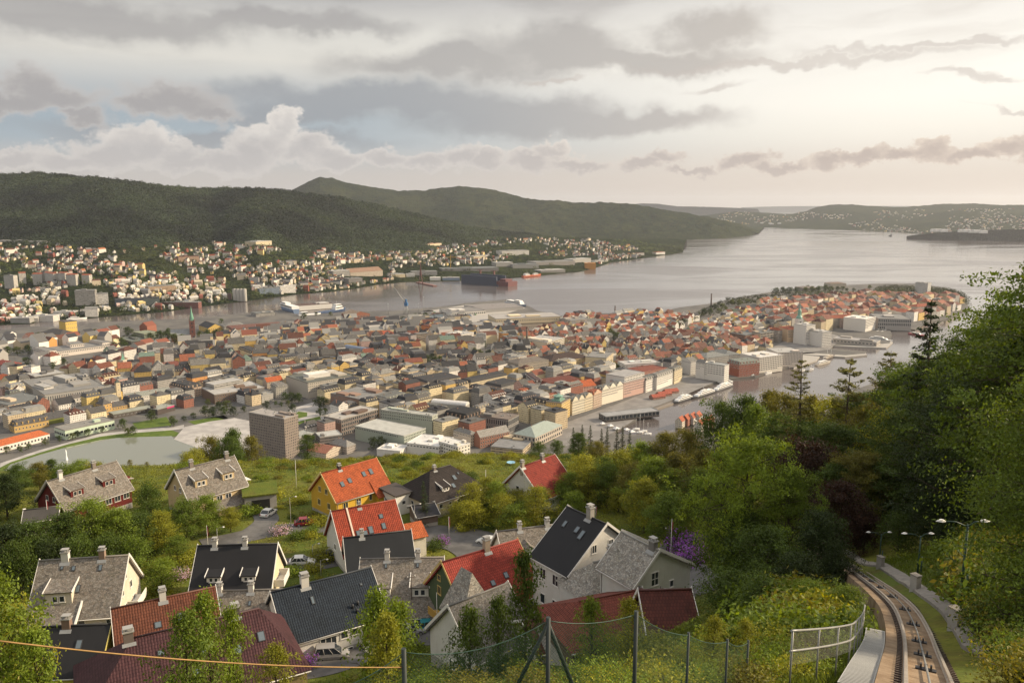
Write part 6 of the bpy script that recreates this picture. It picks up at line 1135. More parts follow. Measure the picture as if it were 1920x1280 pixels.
# nearest ones of each kind first; what passes 290 of a kind becomes one mass behind
ORD=['nearest','second nearest','third nearest','fourth nearest','fifth nearest','sixth nearest','seventh nearest','eighth nearest','ninth nearest','tenth nearest','eleventh nearest','twelfth nearest','thirteenth nearest','fourteenth nearest','fifteenth nearest','sixteenth nearest','seventeenth nearest','eighteenth nearest']+[w+' nearest' for w in 'nineteenth twentieth'.split()]+['twenty '+w+' nearest' for w in 'first second third fourth fifth sixth seventh eighth ninth'.split()]
KINDS_={};MASS=[]
for f in sorted(FILL,key=lambda f:f['c'].length):
 k=f['name'];KINDS_.setdefault(k,[]);(KINDS_[k]if len(KINDS_[k])<290 else MASS).append(f)
SIZEW=lambda f:('narrow' if f['w']<=12.5 else 'long' if f['w']>=24 else 'tall' if f['h']>=18 else 'small' if f['h']<=8 else '')
SHAPE={'gable':'gabled house','hip':'hip roofed house','mansard':'steep roofed house','flat':'flat roofed house'}
def lm_name(x,y):return min(LM,key=lambda l:(l[1]-x)**2+(l[2]-y)**2)
def look(f):
 sh={'gable':'front gabled' if f['ridge']=='y' else 'side gabled','hip':'hip roofed','mansard':'steep roofed','flat':'flat roofed'}[f['kind']]
 return f"{SIZEW(f)} {f['wall']} {sh} house, {f['roof'].replace(' tile', '')} roof".strip()
GRP={'town_house':'old town houses in rows','tenement_house':'tenement houses of the centre','timber_house':'timber houses of the peninsula','stone_house':'red roofed stone houses by the harbour','quay_shed':'small sheds on the container quay'}
rank={}
for k,lst in KINDS_.items():
 for f in lst:
  l=lm_name(f['c'].x,f['c'].y);f['lm']=l[0];f['dist']=(l[1]-f['c'].x)**2+(l[2]-f['c'].y)**2;rank.setdefault((look(f),l[0]),[]).append(f)
for(lk,ln),fs in rank.items():
 fs.sort(key=lambda f:f['dist'])
 for i,f in enumerate(fs):
  f['label']=lk+(f", {ORD[min(i, 28)]} such to {ln}" if len(fs)>1 else f', near {ln}')
  if len(f['label'].split())>16:f['label']=f['label'].replace(' house,',',')
for k,lst in KINDS_.items():
 for f in lst:
  wm,rm_,cm_,dm_=shared_house(f['kind'],f['w'],f['d'],f['h'],f['rh'],f['ridge']);jj=f['j'];wc=tuple(q*jj for q in WALLS[f['wall']]);jr=.75+.5*random.random();rc=tuple(q*jr for q in ROOFS[f['roof']])
  e=empty(k,(f['c'].x,f['c'].y,f['z0']),f['rz'],f['label'],'shed' if k=='quay_shed' else 'house',GRP[k]);link('wall',wm,e,wc);ro=link('roof',rm_,e,rc)
  if f['kind']!='flat' and random.random()<.75:link('chimney',cm_,ro,random.choice([(.25,.12,.08),(.3,.27,.24),(.5,.47,.43)]))
  if dm_ and f['c'].length<1500 and random.random()<.6:[link('dormer',q_,ro,tuple(q*.9 for q in wc))for q_ in dm_]
print('FILL',{k:len(v)for k,v in KINDS_.items()},'mass',len(MASS))
m,t=mat('far_walls');a=t.new('ShaderNodeAttribute',attribute_name='col');t.put(t.b.inputs['Base Color'],a.outputs['Color']);rough(t,.8,.2);M_attr=m
class MassMesh:
 def __init__(s):s.v=[];s.f3=[];s.c=[]
 def house(s,x,y,z,rz,w,d,h,rh,wc,rc,ridge_x=True):
  ca,sa=cos(rz),sin(rz);L=[]
  def q(a,b,c):L.append((x+a*ca-b*sa,y+a*sa+b*ca,z+c));return len(s.v)+len(L)-1
  x0,x1=-w/2,w/2;B=[q(x0,0,-3),q(x1,0,-3),q(x1,d,-3),q(x0,d,-3)];E_=[q(x0,0,h),q(x1,0,h),q(x1,d,h),q(x0,d,h)]
  Tt=[q(x0,d/2,h+rh),q(x1,d/2,h+rh)]if ridge_x else[q(0,0,h+rh),q(0,d,h+rh)]
  F=[((B[i],B[(i+1)%4],E_[(i+1)%4],E_[i]),wc)for i in range(4)]
  F+=[((E_[0],E_[1],Tt[1],Tt[0]),rc),((E_[2],E_[3],Tt[0],Tt[1]),rc),((E_[1],E_[2],Tt[1],Tt[1]),wc),((E_[3],E_[0],Tt[0],Tt[0]),wc)]if ridge_x else[((E_[3],E_[0],Tt[0],Tt[1]),rc),((E_[1],E_[2],Tt[1],Tt[0]),rc),((E_[0],E_[1],Tt[0],Tt[0]),wc),((E_[2],E_[3],Tt[1],Tt[1]),wc)]
  s.v+=L
  for f_,c_ in F:s.f3.append(f_[:4]);s.c.append(c_)
 def build(s,name,label):
  me=bpy.data.meshes.new(name);me.from_pydata(s.v,[],[tuple(dict.fromkeys(f))for f in s.f3]);me.materials.append(M_attr);a=me.color_attributes.new('col','FLOAT_COLOR','CORNER')
  arr=np.ones((len(me.loops),4),np.float32)
  for p_,c_ in zip(me.polygons,s.c):
   for li in p_.loop_indices:arr[li,:3]=c_
  a.data.foreach_set('color',arr.ravel());return tag(link(name,me),label,kind='stuff')
if MASS:
 mm=MassMesh()
 for f in MASS:mm.house(f['c'].x,f['c'].y,f['z0'],f['rz'],f['w'],f['d'],f['h'],f['rh'],WALLS[f['wall']],ROOFS[f['roof']],f['ridge']=='x')
 mm.build('old_town_rooftops','distant jumble of old town roofs too many to count')
# ------------------------------------------------------------------ lake, parks, quays
sheet('lake',[(5,885),(20,870),(75,852),(125,838),(190,824),(225,820),(322,817),(327,823),(367,838),(385,850),(380,880),(300,905),(60,905)],3.25,M_lake,'small pale green town lake with a fountain','structure')
sheet('lawn',[(0,876),(20,866),(75,848),(125,833),(188,818),(225,813),(322,806),(346,815),(325,818),(225,821),(190,826),(125,840),(75,855),(20,874),(0,884)],3.15,M_lawn,'narrow grass bank along the town lake')
sheet('lake_path',[(0,868),(75,843),(190,812),(322,800),(345,796),(345,803),(322,806),(190,818),(75,849),(0,877)],3.08,M_pave,'pale path along the lake bank')
sheet('plaza',[(326,823),(346,800),(392,790),(440,783),(475,790),(475,850),(400,855),(367,838)],3.3,M_pave,'pale stone plaza beside the town lake')
sheet('lawn',[(248,793),(312,781),(322,797),(258,804)],3.1,M_lawn,'small lawn in the lake park');sheet('lawn',[(352,790),(420,778),(430,786),(366,796)],3.1,M_lawn,'lawn strip beside the plaza')
sheet('park_path',[(540,768),(600,750),(640,768),(610,812),(552,818)],3.08,M_pave,'pale gravel paths of the central park')
sheet('lawn',[(558,790),(600,780),(606,800),(566,812)],3.14,M_lawn,'green lawn of the central park');sheet('lawn',[(550,778),(560,771),(576,773),(576,780),(560,784)],3.14,M_lawn,'round lawn of the central park')
sheet('market_square',[(1040,800),(1080,785),(1170,752),(1285,705),(1338,717),(1262,750),(1222,765),(1168,801),(1120,825),(1040,840)],3.06,M_pave2,'broad paved market square at the harbour head')
sheet('street',[(990,770),(1040,800),(1180,745),(1280,702),(1276,696),(1130,745),(1030,788)],3.1,M_road,'street in front of the gabled square houses')
sheet('quay',[(1440,655),(1470,640),(1560,626),(1580,632),(1556,655),(1500,662),(1492,686),(1450,690)],3.05,M_pave2,'open quay by the tall white block')
sheet('street',[(400,757),(500,735),(545,765),(540,775),(440,790),(395,780)],3.1,M_road,'street between the brown hall and the plaza')
sheet('container_quay',[(740,600),(800,583),(870,572),(950,567),(985,577),(930,594),(905,604),(860,612),(760,606)],3.06,M_conc,'grey concrete yard of the container quay')
p=P(125,862,3.25);e=empty('fountain',p,0,'white water jet of the fountain in the town lake','fountain');b=MB();b.lathe([(1.6,0),(1.2,2),(.7,6),(.9,9),(.2,13)],8);b.build('water_jet',plain('spray',(.75,.76,.74),.9),e)
# town trees: (pixel of the foot, height in m, colour shade)
TT=[('M1',x,y,h)for x,y,h in((50,920,9),(150,910,8),(215,890,8),(340,860,9),(445,830,8),(545,815,9),(580,800,9),(660,790,10),(770,765,9),(920,735,14),(1000,780,12),(1140,680,16),(960,790,11),(1300,720,12),(1290,690,10),(1540,640,15),(1600,650,16),(1680,645,15),(1750,640,14),(1560,560,10),(1640,600,14),(1830,610,9),(1700,590,14),(320,580,12),(1450,660,9),(1380,680,8),(340,300,0))]
TT+=[('M2',x,y,h)for x,y,h in((400,590,13),(595,620,14),(470,560,7),(510,570,7),(560,560,8),(620,520,8),(590,540,16),(540,530,14),(640,540,15),(800,590,19),(830,580,17),(800,640,11),(840,630,10),(950,440,13),(640,740,6),(680,750,6),(730,740,6),(790,730,6),(1200,890,16),(1260,880,15),(1390,905,8),(1600,260,20),(1660,270,20),(1700,250,16),(1560,240,14),(1640,230,16))]
TT+=[('L1',x,y,h)for x,y,h in((390,990,18),(505,950,20),(600,930,14),(650,935,16),(720,940,22),(860,1020,16),(910,990,18),(960,930,24),(940,1010,15),(870,900,20),(1130,970,22),(1200,960,24),(1260,965,26),(1310,975,22),(1370,975,20),(1500,950,20),(1560,945,22),(1620,945,22),(1680,940,20),(1660,830,14),(60,1060,18),(130,1065,18),(210,1060,20),(200,1140,16),(290,960,20),(400,1170,14),(480,1140,14),(860,1230,12),(1000,960,16),(1260,1190,9),(20,1010,18),(250,1000,18),(1430,1080,13),(1350,1000,14))]
TT+=[('L2',x,y,h)for x,y,h in((360,800,18),(590,880,20),(450,770,12),(560,770,12),(1500,1010,10),(1560,1010,10),(1690,1010,12),(1680,1080,16),(1750,1090,18),(1800,1060,16),(1640,1060,14),(1390,900,10),(840,850,12))]
TT+=[('L3',x,y,h)for x,y,h in((755,960,24),(740,970,20),(790,960,20),(635,990,14),(550,970,12),(870,830,14),(820,1090,12),(900,1080,12),(1250,830,16),(1220,860,12),(1660,985,16),(1690,975,14),(1560,920,10),(1380,920,10),(1810,820,12),(1640,770,20),(1440,770,20),(1490,770,20),(1520,720,16),(1575,720,18),(1400,790,14),(1700,700,20),(1650,690,18),(1760,680,16),(1850,660,14),(1000,870,10),(1300,830,9),(1330,815,9),(1360,805,9),(1390,795,9),(1550,760,18),(1600,740,18))]
TT+=[('L4',x,y,h)for x,y,h in((390,880,14),(60,610,24),(110,610,26),(160,610,26),(210,605,22),(280,600,22),(330,600,24),(380,600,26),(430,595,26),(470,600,24),(520,585,18),(560,580,16),(640,590,14),(30,640,14),(760,570,16),(300,570,16),(250,640,10),(590,590,14),(680,600,12),(930,620,10))]
rt=random.Random(31)
for _ in range(1500):
 X,Y=rt.uniform(300,1700),rt.uniform(565,720);p=P(X,Y,3)
 if len(TT)>250:break
 if any(inpoly(X,Y,q)for q in ZON)and corners_clear(Vector((p.x,p.y)),Vector((1,0)),6,Vector((0,1)),6):TT.append((None,X,Y,rt.uniform(9,16)))
for(c,x,y,h)in TT:
 if not h:continue
 X,Y=cxy(c,x,y)if c else(x,y);p=P(X,Y,3);k=random.choice(('town_tree','town_tree2'));l=lm_name(p.x,p.y);g_=random.random()
 col=((.045,.065,.018),(.075,.095,.022),(.032,.050,.016),(.055,.085,.02))[int(g_*4)];word=('dark green','bright green','deep green','green')[int(g_*4)]
 TT_=plant(k,p,h/10,color=col,name='town_tree',label=f'{word} round tree',cat='tree',group='broad trees among the town houses');TT_['d']=(p-Vector((l[1],l[2],3))).length;TT_['l']=f'{word} {"tall " if h >= 16 else "small " if h <= 10 else ""}round tree, LM {l[0]}'
tt={}
for o in[o for o in COL.objects if o.name.startswith('town_tree')and o.type=='EMPTY']:tt.setdefault(o['l'],[]).append(o)
for lab,os_ in tt.items():
 os_.sort(key=lambda o:o['d'])
 for i,o in enumerate(os_):o['label']=lab.replace('LM',f'{ORD[i]} such to' if len(os_)>1 else 'near');del o['d'];del o['l']
# ------------------------------------------------------------------ the far shore: villas, blocks, yards and woods on the slope across the strait
from mathutils.bvhtree import BVHTree
def bvh_of(V):nr,nc,_=V.shape;return BVHTree.FromPolygons([Vector(p)for p in V.reshape(-1,3)],grid_faces(nr,nc).tolist())
BH,BI=bvh_of(HV),bvh_of(HV3)
EYE=Vector((0,0,CAMZ))
def PH(X,Y,tree=BH):
 h=tree.ray_cast(EYE,pxray(X,Y).normalized());return h[0]
def top_of_ridge(X):return float(np.interp(X,*zip(*F1)))
def shore_y(X):return float(np.interp(X,*zip(*S1)))
r=random.Random(55)
VW={'white':(.60,.565,.50),'cream':(.56,.47,.34),'pale yellow':(.60,.46,.20),'grey':(.36,.345,.32),'red':(.25,.085,.06),'pinkish':(.52,.38,.33)};VWW={'white':7,'cream':3,'pale yellow':1.2,'grey':2,'red':1,'pinkish':1}
VR={'black':(.05,.05,.055),'grey':(.13,.125,.12),'red':(.20,.065,.04),'brown':(.11,.055,.042),'orange':(.30,.11,.05)};VRR={'black':4,'grey':3.5,'red':2,'brown':2,'orange':1}
M_vw={k:plain('villa_'+k.replace(' ','_'),tuple(v),.8,.2)for k,v in VR.items()}
FARLM=[('the pale silos',448,548),('the grey ribbed block',160,560),('the red quay crane',789,515),('the floating dock',905,528),('the orange shed',1108,497),('the dark quay blocks',260,565),('the tallest apartment tower',18,520),('the brown school',360,487),('the rusty roofed factory',690,503),('the wooded headland',1230,465)]
FARLM=[(n,P(x,y,20).x,P(x,y,20).y)for n,x,y in FARLM]
far_skip0=[[(120,540),(215,540),(215,580),(120,580)],[(425,525),(470,525),(470,565),(425,565)],[(740,503),(960,492),(1120,478),(1120,510),(960,525),(740,532)],[(640,495),(730,490),(730,525),(640,535)],[(0,505),(60,505),(60,545),(0,545)]]
far_skip=far_skip0
vc={}
def villa_mesh(w,d,h,rh,roof,ridge):
 k=(w,d,h,rh,roof,ridge)
 if k not in vc:
  wm,rm_,cm_,_d=shared_house('gable',w,d,h,rh,ridge);me=wm.copy();bm=bmesh.new();bm.from_mesh(wm);n0=len(bm.faces);bm.from_mesh(rm_)
  bm.faces.ensure_lookup_table()
  for i,f in enumerate(bm.faces):f.material_index=1 if i>=n0 else 0
  bm.to_mesh(me);bm.free();me.materials.clear();me.materials.append(M_face);me.materials.append(M_vw[roof]);vc[k]=me
 return vc[k]
VS=[]
taken={}
def far_ok(p,m=15):
 k=(int(p.x//m),int(p.y//m))
 if k in taken:return False
 taken[k]=1;return True
tries=0
while len(VS)<1500 and tries<26000:
 tries+=1;X=r.uniform(-25,1265);y0,y1=top_of_ridge(X)+2,shore_y(X)-3
 q=r.random()**.85;Y=y0+(y1-y0)*q
 dens=fbm(X/70.,Y/18.,3)
 lim=-.16 if X<620 else(-.30 if X<880 else-.14)
 if X>1150:lim=.15
 if dens<lim or any(inpoly(X,Y,s_)for s_ in far_skip):continue
 p=PH(X,Y)
 if p is None or p.z<1.2 or not far_ok(p,16 if X<620 else 19):continue
 VS.append((p,X,Y))
VS.sort(key=lambda v:v[0].length)
mm=MassMesh();near=0;vr_={}
for p,X,Y in VS:
 big=r.random()<.16;w=r.choice((9,11,13))if not big else r.choice((18,24,30));d=r.choice((9,11));h=r.choice((6,8,9.5))if not big else r.choice((9,13,16));rh=r.choice((4.5,5.5));wk,rk=pick(r,VWW),pick(r,VRR);rz=r.choice((-.5,-.15,.2,.6,1.1))+r.gauss(0,.12);ridge=r.choice('xxy')if not big else 'x'
 if near<290:
  near+=1;jv=r.uniform(.85,1.1);e=link('hillside_villa',villa_mesh(w,d,h,rh,rk,ridge),None,tuple(c*jv for c in VW[wk]),p,rz)
  l=min(FARLM,key=lambda l:(l[1]-p.x)**2+(l[2]-p.y)**2);lk=f"{'long ' if big and h < 12 else 'large ' if big else ''}{wk} {'end on ' if ridge == 'y' else ''}villa with {rk} roof across the strait"
  vr_.setdefault((lk,l[0]),[]).append(((l[1]-p.x)**2+(l[2]-p.y)**2,e))
 else:mm.house(p.x,p.y,p.z,rz,w,d,h,rh,VW[wk],VR[rk],ridge=='x')
for(lk,ln),es in vr_.items():
 es.sort(key=lambda q:q[0])
 for i,(_,e)in enumerate(es):tag(e,lk.replace(' across the strait',' over the strait')+(f', {ORD[min(i, 28)]} such to {ln}' if len(es)>1 else f', near {ln}'),'villa','villas on the slope across the strait')
 for _,e in es:
  if len(e['label'].split())>16:e['label']=e['label'].replace(' over the strait','')
if mm.v:mm.build('far_villas','small white villas farthest up the slope across the strait, too many to count')
# settled island hills: specks
m2=MassMesh();n=0;tr=0
while n<620 and tr<6000:
 tr+=1;X=r.uniform(1345,1960);Y=r.uniform(392,448);p=PH(X,Y,BI)
 if p is None or p.z<3 or fbm(X/60.,Y/10.,3)<(.12 if X<1640 else-.05):continue
 n+=1;w=r.choice((12,16,22));m2.house(p.x,p.y,p.z,r.random()*3,w,12,8,5,VW[pick(r,VWW)],VR[pick(r,VRR)])
for X,Y in((1754,433),(1760,433),(1772,433.5),(1806,434),(1814,434),(1826,435),(1832,435),(1846,436),(1429,419),(1445,420),(1462,420),(1448,421)):
 p=PD(X,Y,7800)if X>1700 else(PH(X,Y,BI)or PD(X,Y,10500));m2.house(p.x,p.y,p.z-4,.1,60 if X>1700 else 40,30,16,6,(.62,.6,.56),(.3,.3,.3))
m2.build('island_villages','tiny scattered houses on the island hills, too many to count')
# blocks on the far shore
def farblock(name,label,X0,X1,Y,dep,h,wall,rcol=rG,face=None,cat=None,roof='flat',rh=3):
 a,b=PH(X0,Y),PH(X1,Y)
 if a is None or b is None:a,b=P(X0,Y,2),P(X1,Y,2)
 z=min(a.z,b.z);u=Vector((b.x-a.x,b.y-a.y));L=u.length;u.normalize();rz=atan2(u.y,u.x);e=empty(name,(a.x,a.y,z),rz,label,cat or name.replace('_',' '))
 w=MB();w.box(0,0,-6,L,dep,h,bottom=False);w.build('wall',face or M_block,e,wall);q=MB()
 if roof=='flat':q.box(-.3,-.3,h-.3,L+.3,dep+.3,h+.4,bottom=False);q.box(L*.3,dep*.3,h+.4,L*.55,dep*.7,h+3)
 else:q.poly([(-.5,-.5,h-.2),(L+.5,-.5,h-.2),(L+.5,dep/2,h+rh),(-.5,dep/2,h+rh)]);q.poly([(L+.5,dep+.5,h-.2),(-.5,dep+.5,h-.2),(-.5,dep/2,h+rh),(L+.5,dep/2,h+rh)]);q.poly([(0,dep,h),(0,0,h),(0,dep/2,h+rh-.1)]);q.poly([(L,0,h),(L,dep,h),(L,dep/2,h+rh-.1)])
 q.build('roof',M_felt,e,rcol);return e
fb_=farblock
fb_('office_building','broad grey ribbed office block on the far quay of the strait',142,180,573,26,44,cG,face=M_bandf)
fb_('office_building','white framed office block beside the grey ribbed one on the far quay',181,204,571,26,32,cW2,face=M_bandf)
for X0,X1,Y,h,lab in((9,27,541,42,'tallest white apartment tower at the edge of the picture'),(37,50,532,36,'white apartment tower, second from the picture edge'),(62,80,534,36,'white apartment tower, third from the picture edge'),(84,101,532,38,'white apartment tower, fourth from the picture edge'),(110,123,530,32,'white apartment tower, fifth from the picture edge'),(125,143,536,36,'white apartment tower, sixth from the picture edge'),(154,168,532,28,'white apartment tower nearest to the grey ribbed block')):
 fb_('apartment_tower',lab+' across the strait',X0,X1,Y,18,h,(.50,.47,.42),rR if X0>30 else rG,roof='gable' if X0>30 else 'flat')['group']='apartment towers across the strait'
fb_('office_building','dark blue glass quay block behind the white ship',216,270,574,26,22,(.07,.09,.12),face=M_bandf,rcol=rD)
fb_('office_building','dark quay block with green glass end, beside the dark blue one',268,300,574,22,26,(.10,.12,.115),face=M_bandf,rcol=rD)
fb_('warehouse','long red brown quay warehouse with pale roof past the white ship',304,372,577,26,16,(.20,.085,.07),rcol=rG)
fb_('warehouse','white gabled quay sheds left of the white ship',160,184,594,22,22,cW2,roof='gable',rh=6)
fb_('warehouse','low grey yard shed with pale roof at the edge of the strait',20,56,606,30,14,cG,rcol=rL)
fb_('warehouse','white yard shed beside the low grey one at the strait',60,100,602,30,14,cW,rcol=rL);fb_('warehouse','pale flat yard hall behind the white yard shed',100,140,594,30,14,cW,rcol=rL)
fb_('school','brown brick school with flat roofs halfway up the far slope',335,374,492,30,24,(.33,.22,.15),rcol=rB)
fb_('factory','old brick factory with cream end near the far quay',279,330,549,30,24,(.38,.27,.18),rcol=rG)
fb_('apartment_building','dark blue waterfront apartments with white gable ends',487,524,551,24,22,(.16,.20,.25),rcol=rGr,face=M_bandf);fb_('apartment_building','white stepped waterfront apartments beside the dark blue ones',526,555,549,22,26,cW2,rcol=cW,face=M_bandf)
fb_('factory','long factory hall with a rusty brown roof behind the far quay',657,718,517,60,22,(.45,.38,.30),(.24,.15,.10),roof='gable',rh=14)
fb_('factory','grey glazed factory annex left of the rusty brown roof',625,656,518,40,24,cG,rcol=rL,face=M_bandf);fb_('warehouse','grey cube warehouse with white end wall at the far water edge',654,680,534,40,26,cGd,rcol=rG)
for X0,X1,Y,dep,h,lab,w_,rr in((735,760,520,40,14,'cream yard shed left of the red quay crane',cCr,rL),(762,778,519,30,12,'small white yard shed beside the red quay crane',cW,rL),(772,820,516,50,16,'grey yard hall behind the red quay crane',cG,rG),(806,826,526,30,12,'bright white roofed shed right of the red quay crane',cW2,cW2),(830,862,526,30,12,'blue and white yard shed near the yellow crane',(.2,.25,.33),rL),
 (830,935,508,90,14,'long dark shipyard hall behind the floating dock',cGd,rGr),(930,962,500,60,20,'pale shipyard hall above the floating dock',cG,rL),(962,1010,503,80,18,'low grey shipyard hall behind the orange ship',cG,rGr),(1005,1078,497,90,20,'wide grey shipyard hall with pale roof edges',(.28,.26,.24),rG),(1075,1108,493,60,24,'pale block at the end of the wide shipyard hall',cG,rL),(1014,1060,511,60,14,'dark quay hall with white roof line near the orange ship',cGd,rL),(1110,1140,491,40,12,'low grey boathouse row beyond the orange shed',cG,rG),
 (1192,1208,479,30,16,'small grey quay house below the wooded headland',cG,rB),(1230,1247,477,30,16,'small white and red quay house on the wooded headland',cW2,rR),(480,510,463,50,26,'cream school building high on the far slope',cCr,rL),(888,910,487,40,20,'cream office house above the shipyard',cCr,rL),(941,992,478,60,24,'grey white hospital block above the shipyard',cW,rG),(803,828,463,50,20,'long pink roofed hall high on the far slope',cCr,(.35,.2,.15)),(0,86,456,40,12,'long pale stadium roof under the dark hill',cW,cW)):
 fb_('warehouse' if 'shed' in lab or 'hall' in lab else 'office_building',lab,X0,X1,Y,dep,h,w_,rr,face=M_wall if 'hall' in lab or 'shed' in lab else None)
p=P(1096,508,2);fb_('warehouse','bright orange shed at the tip of the shipyard',1097,1117,504,40,26,(.50,.23,.05),(.42,.2,.06),face=M_wall)
a=PH(437,562)or P(437,562,2);e=empty('silo',a,0,'row of pale concrete silos at the far water edge','silo')
for i in range(4):b=MB();b.lathe([(6.2,-4),(6.2,34),(0,36)],14,(i*10.5+6,0,0));b.build('silo_tube',M_conc,e)
b=MB();b.box(-16,-5,-4,-6,6,20);b.build('lift_house',M_wall,e,(.12,.08,.07))
# ---- leafy cover between the far villas, on the ridge park and on the headland, as single masses of small leaf faces
def wood_mass(name,label,pts,size,per,spread,col,seed,hh=6):
 rr=np.random.default_rng(seed);C=np.repeat(np.array([tuple(p)for p in pts]),per,0);n=len(C);q=rr.normal(size=(n,3));q=q/np.maximum(1,np.linalg.norm(q,axis=1,keepdims=True)/1.6)
 C=C+q*np.array([spread,spread,spread*.7])+np.array([0,0,hh]);sh=np.repeat((.6+.8*rr.random(len(pts)))*np.clip(1+1.7*fbm(np.array([p[0]for p in pts])/260,np.array([p[1]for p in pts])/260,3),.45,1.8),per);N=unit(q*.8+rr.normal(size=(n,3))*.5+np.array([0,0,.7]))
 me=leaf_mesh(name,C,N,size*(.7+.6*rr.random(n)),rr,tint(rr,n,sh),aspect=.8);return tag(link(name,me,None,col),label,kind='stuff')
pts=[];tr=0
while len(pts)<2300 and tr<20000:
 tr+=1;X=r.uniform(-30,1278);y0,y1=top_of_ridge(X)-3,shore_y(X)-2;Y=r.uniform(y0,y1)
 if any(inpoly(X,Y,s_)for s_ in far_skip[:-1])and r.random()<.8:continue
 p=PH(X,Y)
 if p is not None and p.z>2.5:pts.append(p)
wood_mass('slope_woods','dark trees filling the gaps between the villas across the strait',pts,5.0,22,6.5,(.048,.066,.020),71)
pts=[P(X+r.uniform(-4,4),Y+r.uniform(-1,1),3+r.uniform(0,14))for X,Y in[(1642+i*3.4,float(np.interp(1642+i*3.4,(1642,1660,1720,1775,1800,1812),(553,548,549,553,560,570)))-k)for i in range(51)for k in(0,4,8)]if Y<580]
wood_mass('headland_woods','dense dark trees on the rounded headland behind the grey white slab',pts,3.2,60,6.0,(.040,.050,.018),72,6)
pts=[P(X+r.uniform(-3,3),Y+r.uniform(-1.5,1.5),3+r.uniform(2,9))for X,Y in[(1362+i*4,572-i*.35-k)for i in range(20)for k in(0,4,9)]+[(1450+i*4,556-k)for i in range(44)for k in(0,5)]+[(1255+i*4,616-i*1.9+k)for i in range(26)for k in(0,5)]]
wood_mass('ridge_woods','row of dark park trees along the ridge of the peninsula',pts,3.0,40,4.2,(.040,.052,.018),73,5)
pts=[];X_=np.random.default_rng(8).uniform(-40,1010,30000);Y_=np.random.default_rng(9).random(30000)
for X,q in zip(X_,Y_):
 y0,y1=float(np.interp(X,*zip(*R1))),top_of_ridge(X)+4;p=PH(X,y0-1+(y1-y0)*q)
 if p is not None:pts.append(p)
wood_mass('hill_woods','dense dark forest covering the long hill behind the villas',pts,8.0,10,7.0,(.030,.043,.023),74,2)
# ------------------------------------------------------------------ boats, cranes and harbour things
def hull(mb,L,B,D,mi=0,bow=.28,z0=-1.2,sheer=.25,stern=.8):
 "a ship's hull along x (bow at +L/2)"
 n=14;secs=[]
 for i in range(n+1):
  s=i/n;x=-L/2+L*s;w=B/2*(stern+(1-stern)*min(1,s/.2))if s<1-bow else B/2*max(.02,1-((s-(1-bow))/bow)**2.0);top=D+sheer*D*max(0,(s-.6)/.4)**2;xo=L*.03*max(0,(s-.8)/.2)
  secs.append([(x,-w*.75,z0),(x+xo,-w,D*.5),(x+xo*1.6,-w,top),(x+xo*1.6,w,top),(x+xo,w,D*.5),(x,w*.75,z0)])
 for a,b in zip(secs,secs[1:]):
  for k in range(5):mb.poly([a[k],b[k],b[k+1],a[k+1]],mi if k!=2 else mi+1)
 mb.poly(secs[0],mi);mb.poly(secs[-1][::-1],mi)
def ship(name,label,X0,Y0,X1,Y1,B,D,hullc,decks=(),cat='ship',group=None,masts=(),z=0.0,deckc=(.25,.24,.22),bow=.28):
 "bow at the second pixel; decks: (x0 x1 fractions, width fraction, z0, z1, colour, windows)"
 a,b=P(X0,Y0,z),P(X1,Y1,z);L=(b-a).length;c=(a+b)/2;e=empty(name,(c.x,c.y,z),atan2(b.y-a.y,b.x-a.x),label,cat,group)
 h=MB();hull(h,L,B,D,bow=bow);o=h.build('hull',[M_col,M_metal],e,hullc)
 for(f0,f1,wf,z0,z1,col,win)in decks:
  m_=MB();x0,x1=-L/2+L*f0,-L/2+L*f1;w=B*wf/2;s_=min(.12*(x1-x0),3.0);zt=z1
  lo=[(x0,-w,z0),(x1,-w*.9,z0),(x1,w*.9,z0),(x0,w,z0)];hi=[(x0+s_*.3,-w,zt),(x1-s_,-w*.85,zt),(x1-s_,w*.85,zt),(x0+s_*.3,w,zt)]
  for k in range(4):m_.poly([lo[k],lo[(k+1)%4],hi[(k+1)%4],hi[k]])
  m_.poly(hi);d=m_.build('deck_house',M_col,e,col)
  if win:
   g=MB();q=.06;zl,zh=z0+(z1-z0)*.45,z0+(z1-z0)*.80
   g.box(x0+(x1-x0)*.06,-w-.03-q,zl,x1-(x1-x0)*.10,-w*.92,zh);g.box(x0+(x1-x0)*.06,w*.92,zl,x1-(x1-x0)*.10,w+.03+q,zh);g.build('window_band',M_glass,d)
 for(f,hh)in masts:m_=MB();x=-L/2+L*f;m_.tube([(x,0,D),(x,0,D+hh)],.18,5);m_.tube([(x,-1.6,D+hh*.75),(x,1.6,D+hh*.75)],.1,4);m_.build('mast',M_metal,e,(.6,.6,.58))
 return e
SW=(.70,.69,.66)
FG='white catamaran ferries moored along the quay'
cat_d=[(.06,.86,.92,2.8,5.2,SW,1),(.14,.72,.80,5.2,7.6,SW,1),(.38,.62,.5,7.6,9.6,SW,1)]
for(x0,y0,x1,y1,lab)in((1296,746,1263,757,'white catamaran ferry nearest to the red pier sheds, smallest of three'),(1338,735,1299,748,'white catamaran ferry with two long decks, middle one of three'),(1371,723,1336,736,'white catamaran ferry farthest along the quay, below the white banded office')):
 ship('catamaran_ferry',lab,x0,y0,x1,y1,9.5,2.9,(.05,.05,.055)if x0<1340 else(.10,.10,.11),cat_d,'ferry',FG,[(.5,12)])
ship('motor_yacht','small white motor yacht behind the third catamaran ferry',1373,716,1352,718,6,2.2,SW,[(.2,.8,.8,2.2,4.4,SW,1),(.35,.65,.6,4.4,6,SW,1)],'boat')
ship('motor_yacht','white motor yacht at the corner of the red brick warehouse',1406,708,1423,703,5.5,2.2,SW,[(.15,.7,.8,2.2,4.4,SW,1),(.25,.55,.6,4.4,5.8,SW,1)],'boat',None,[(.5,8)])
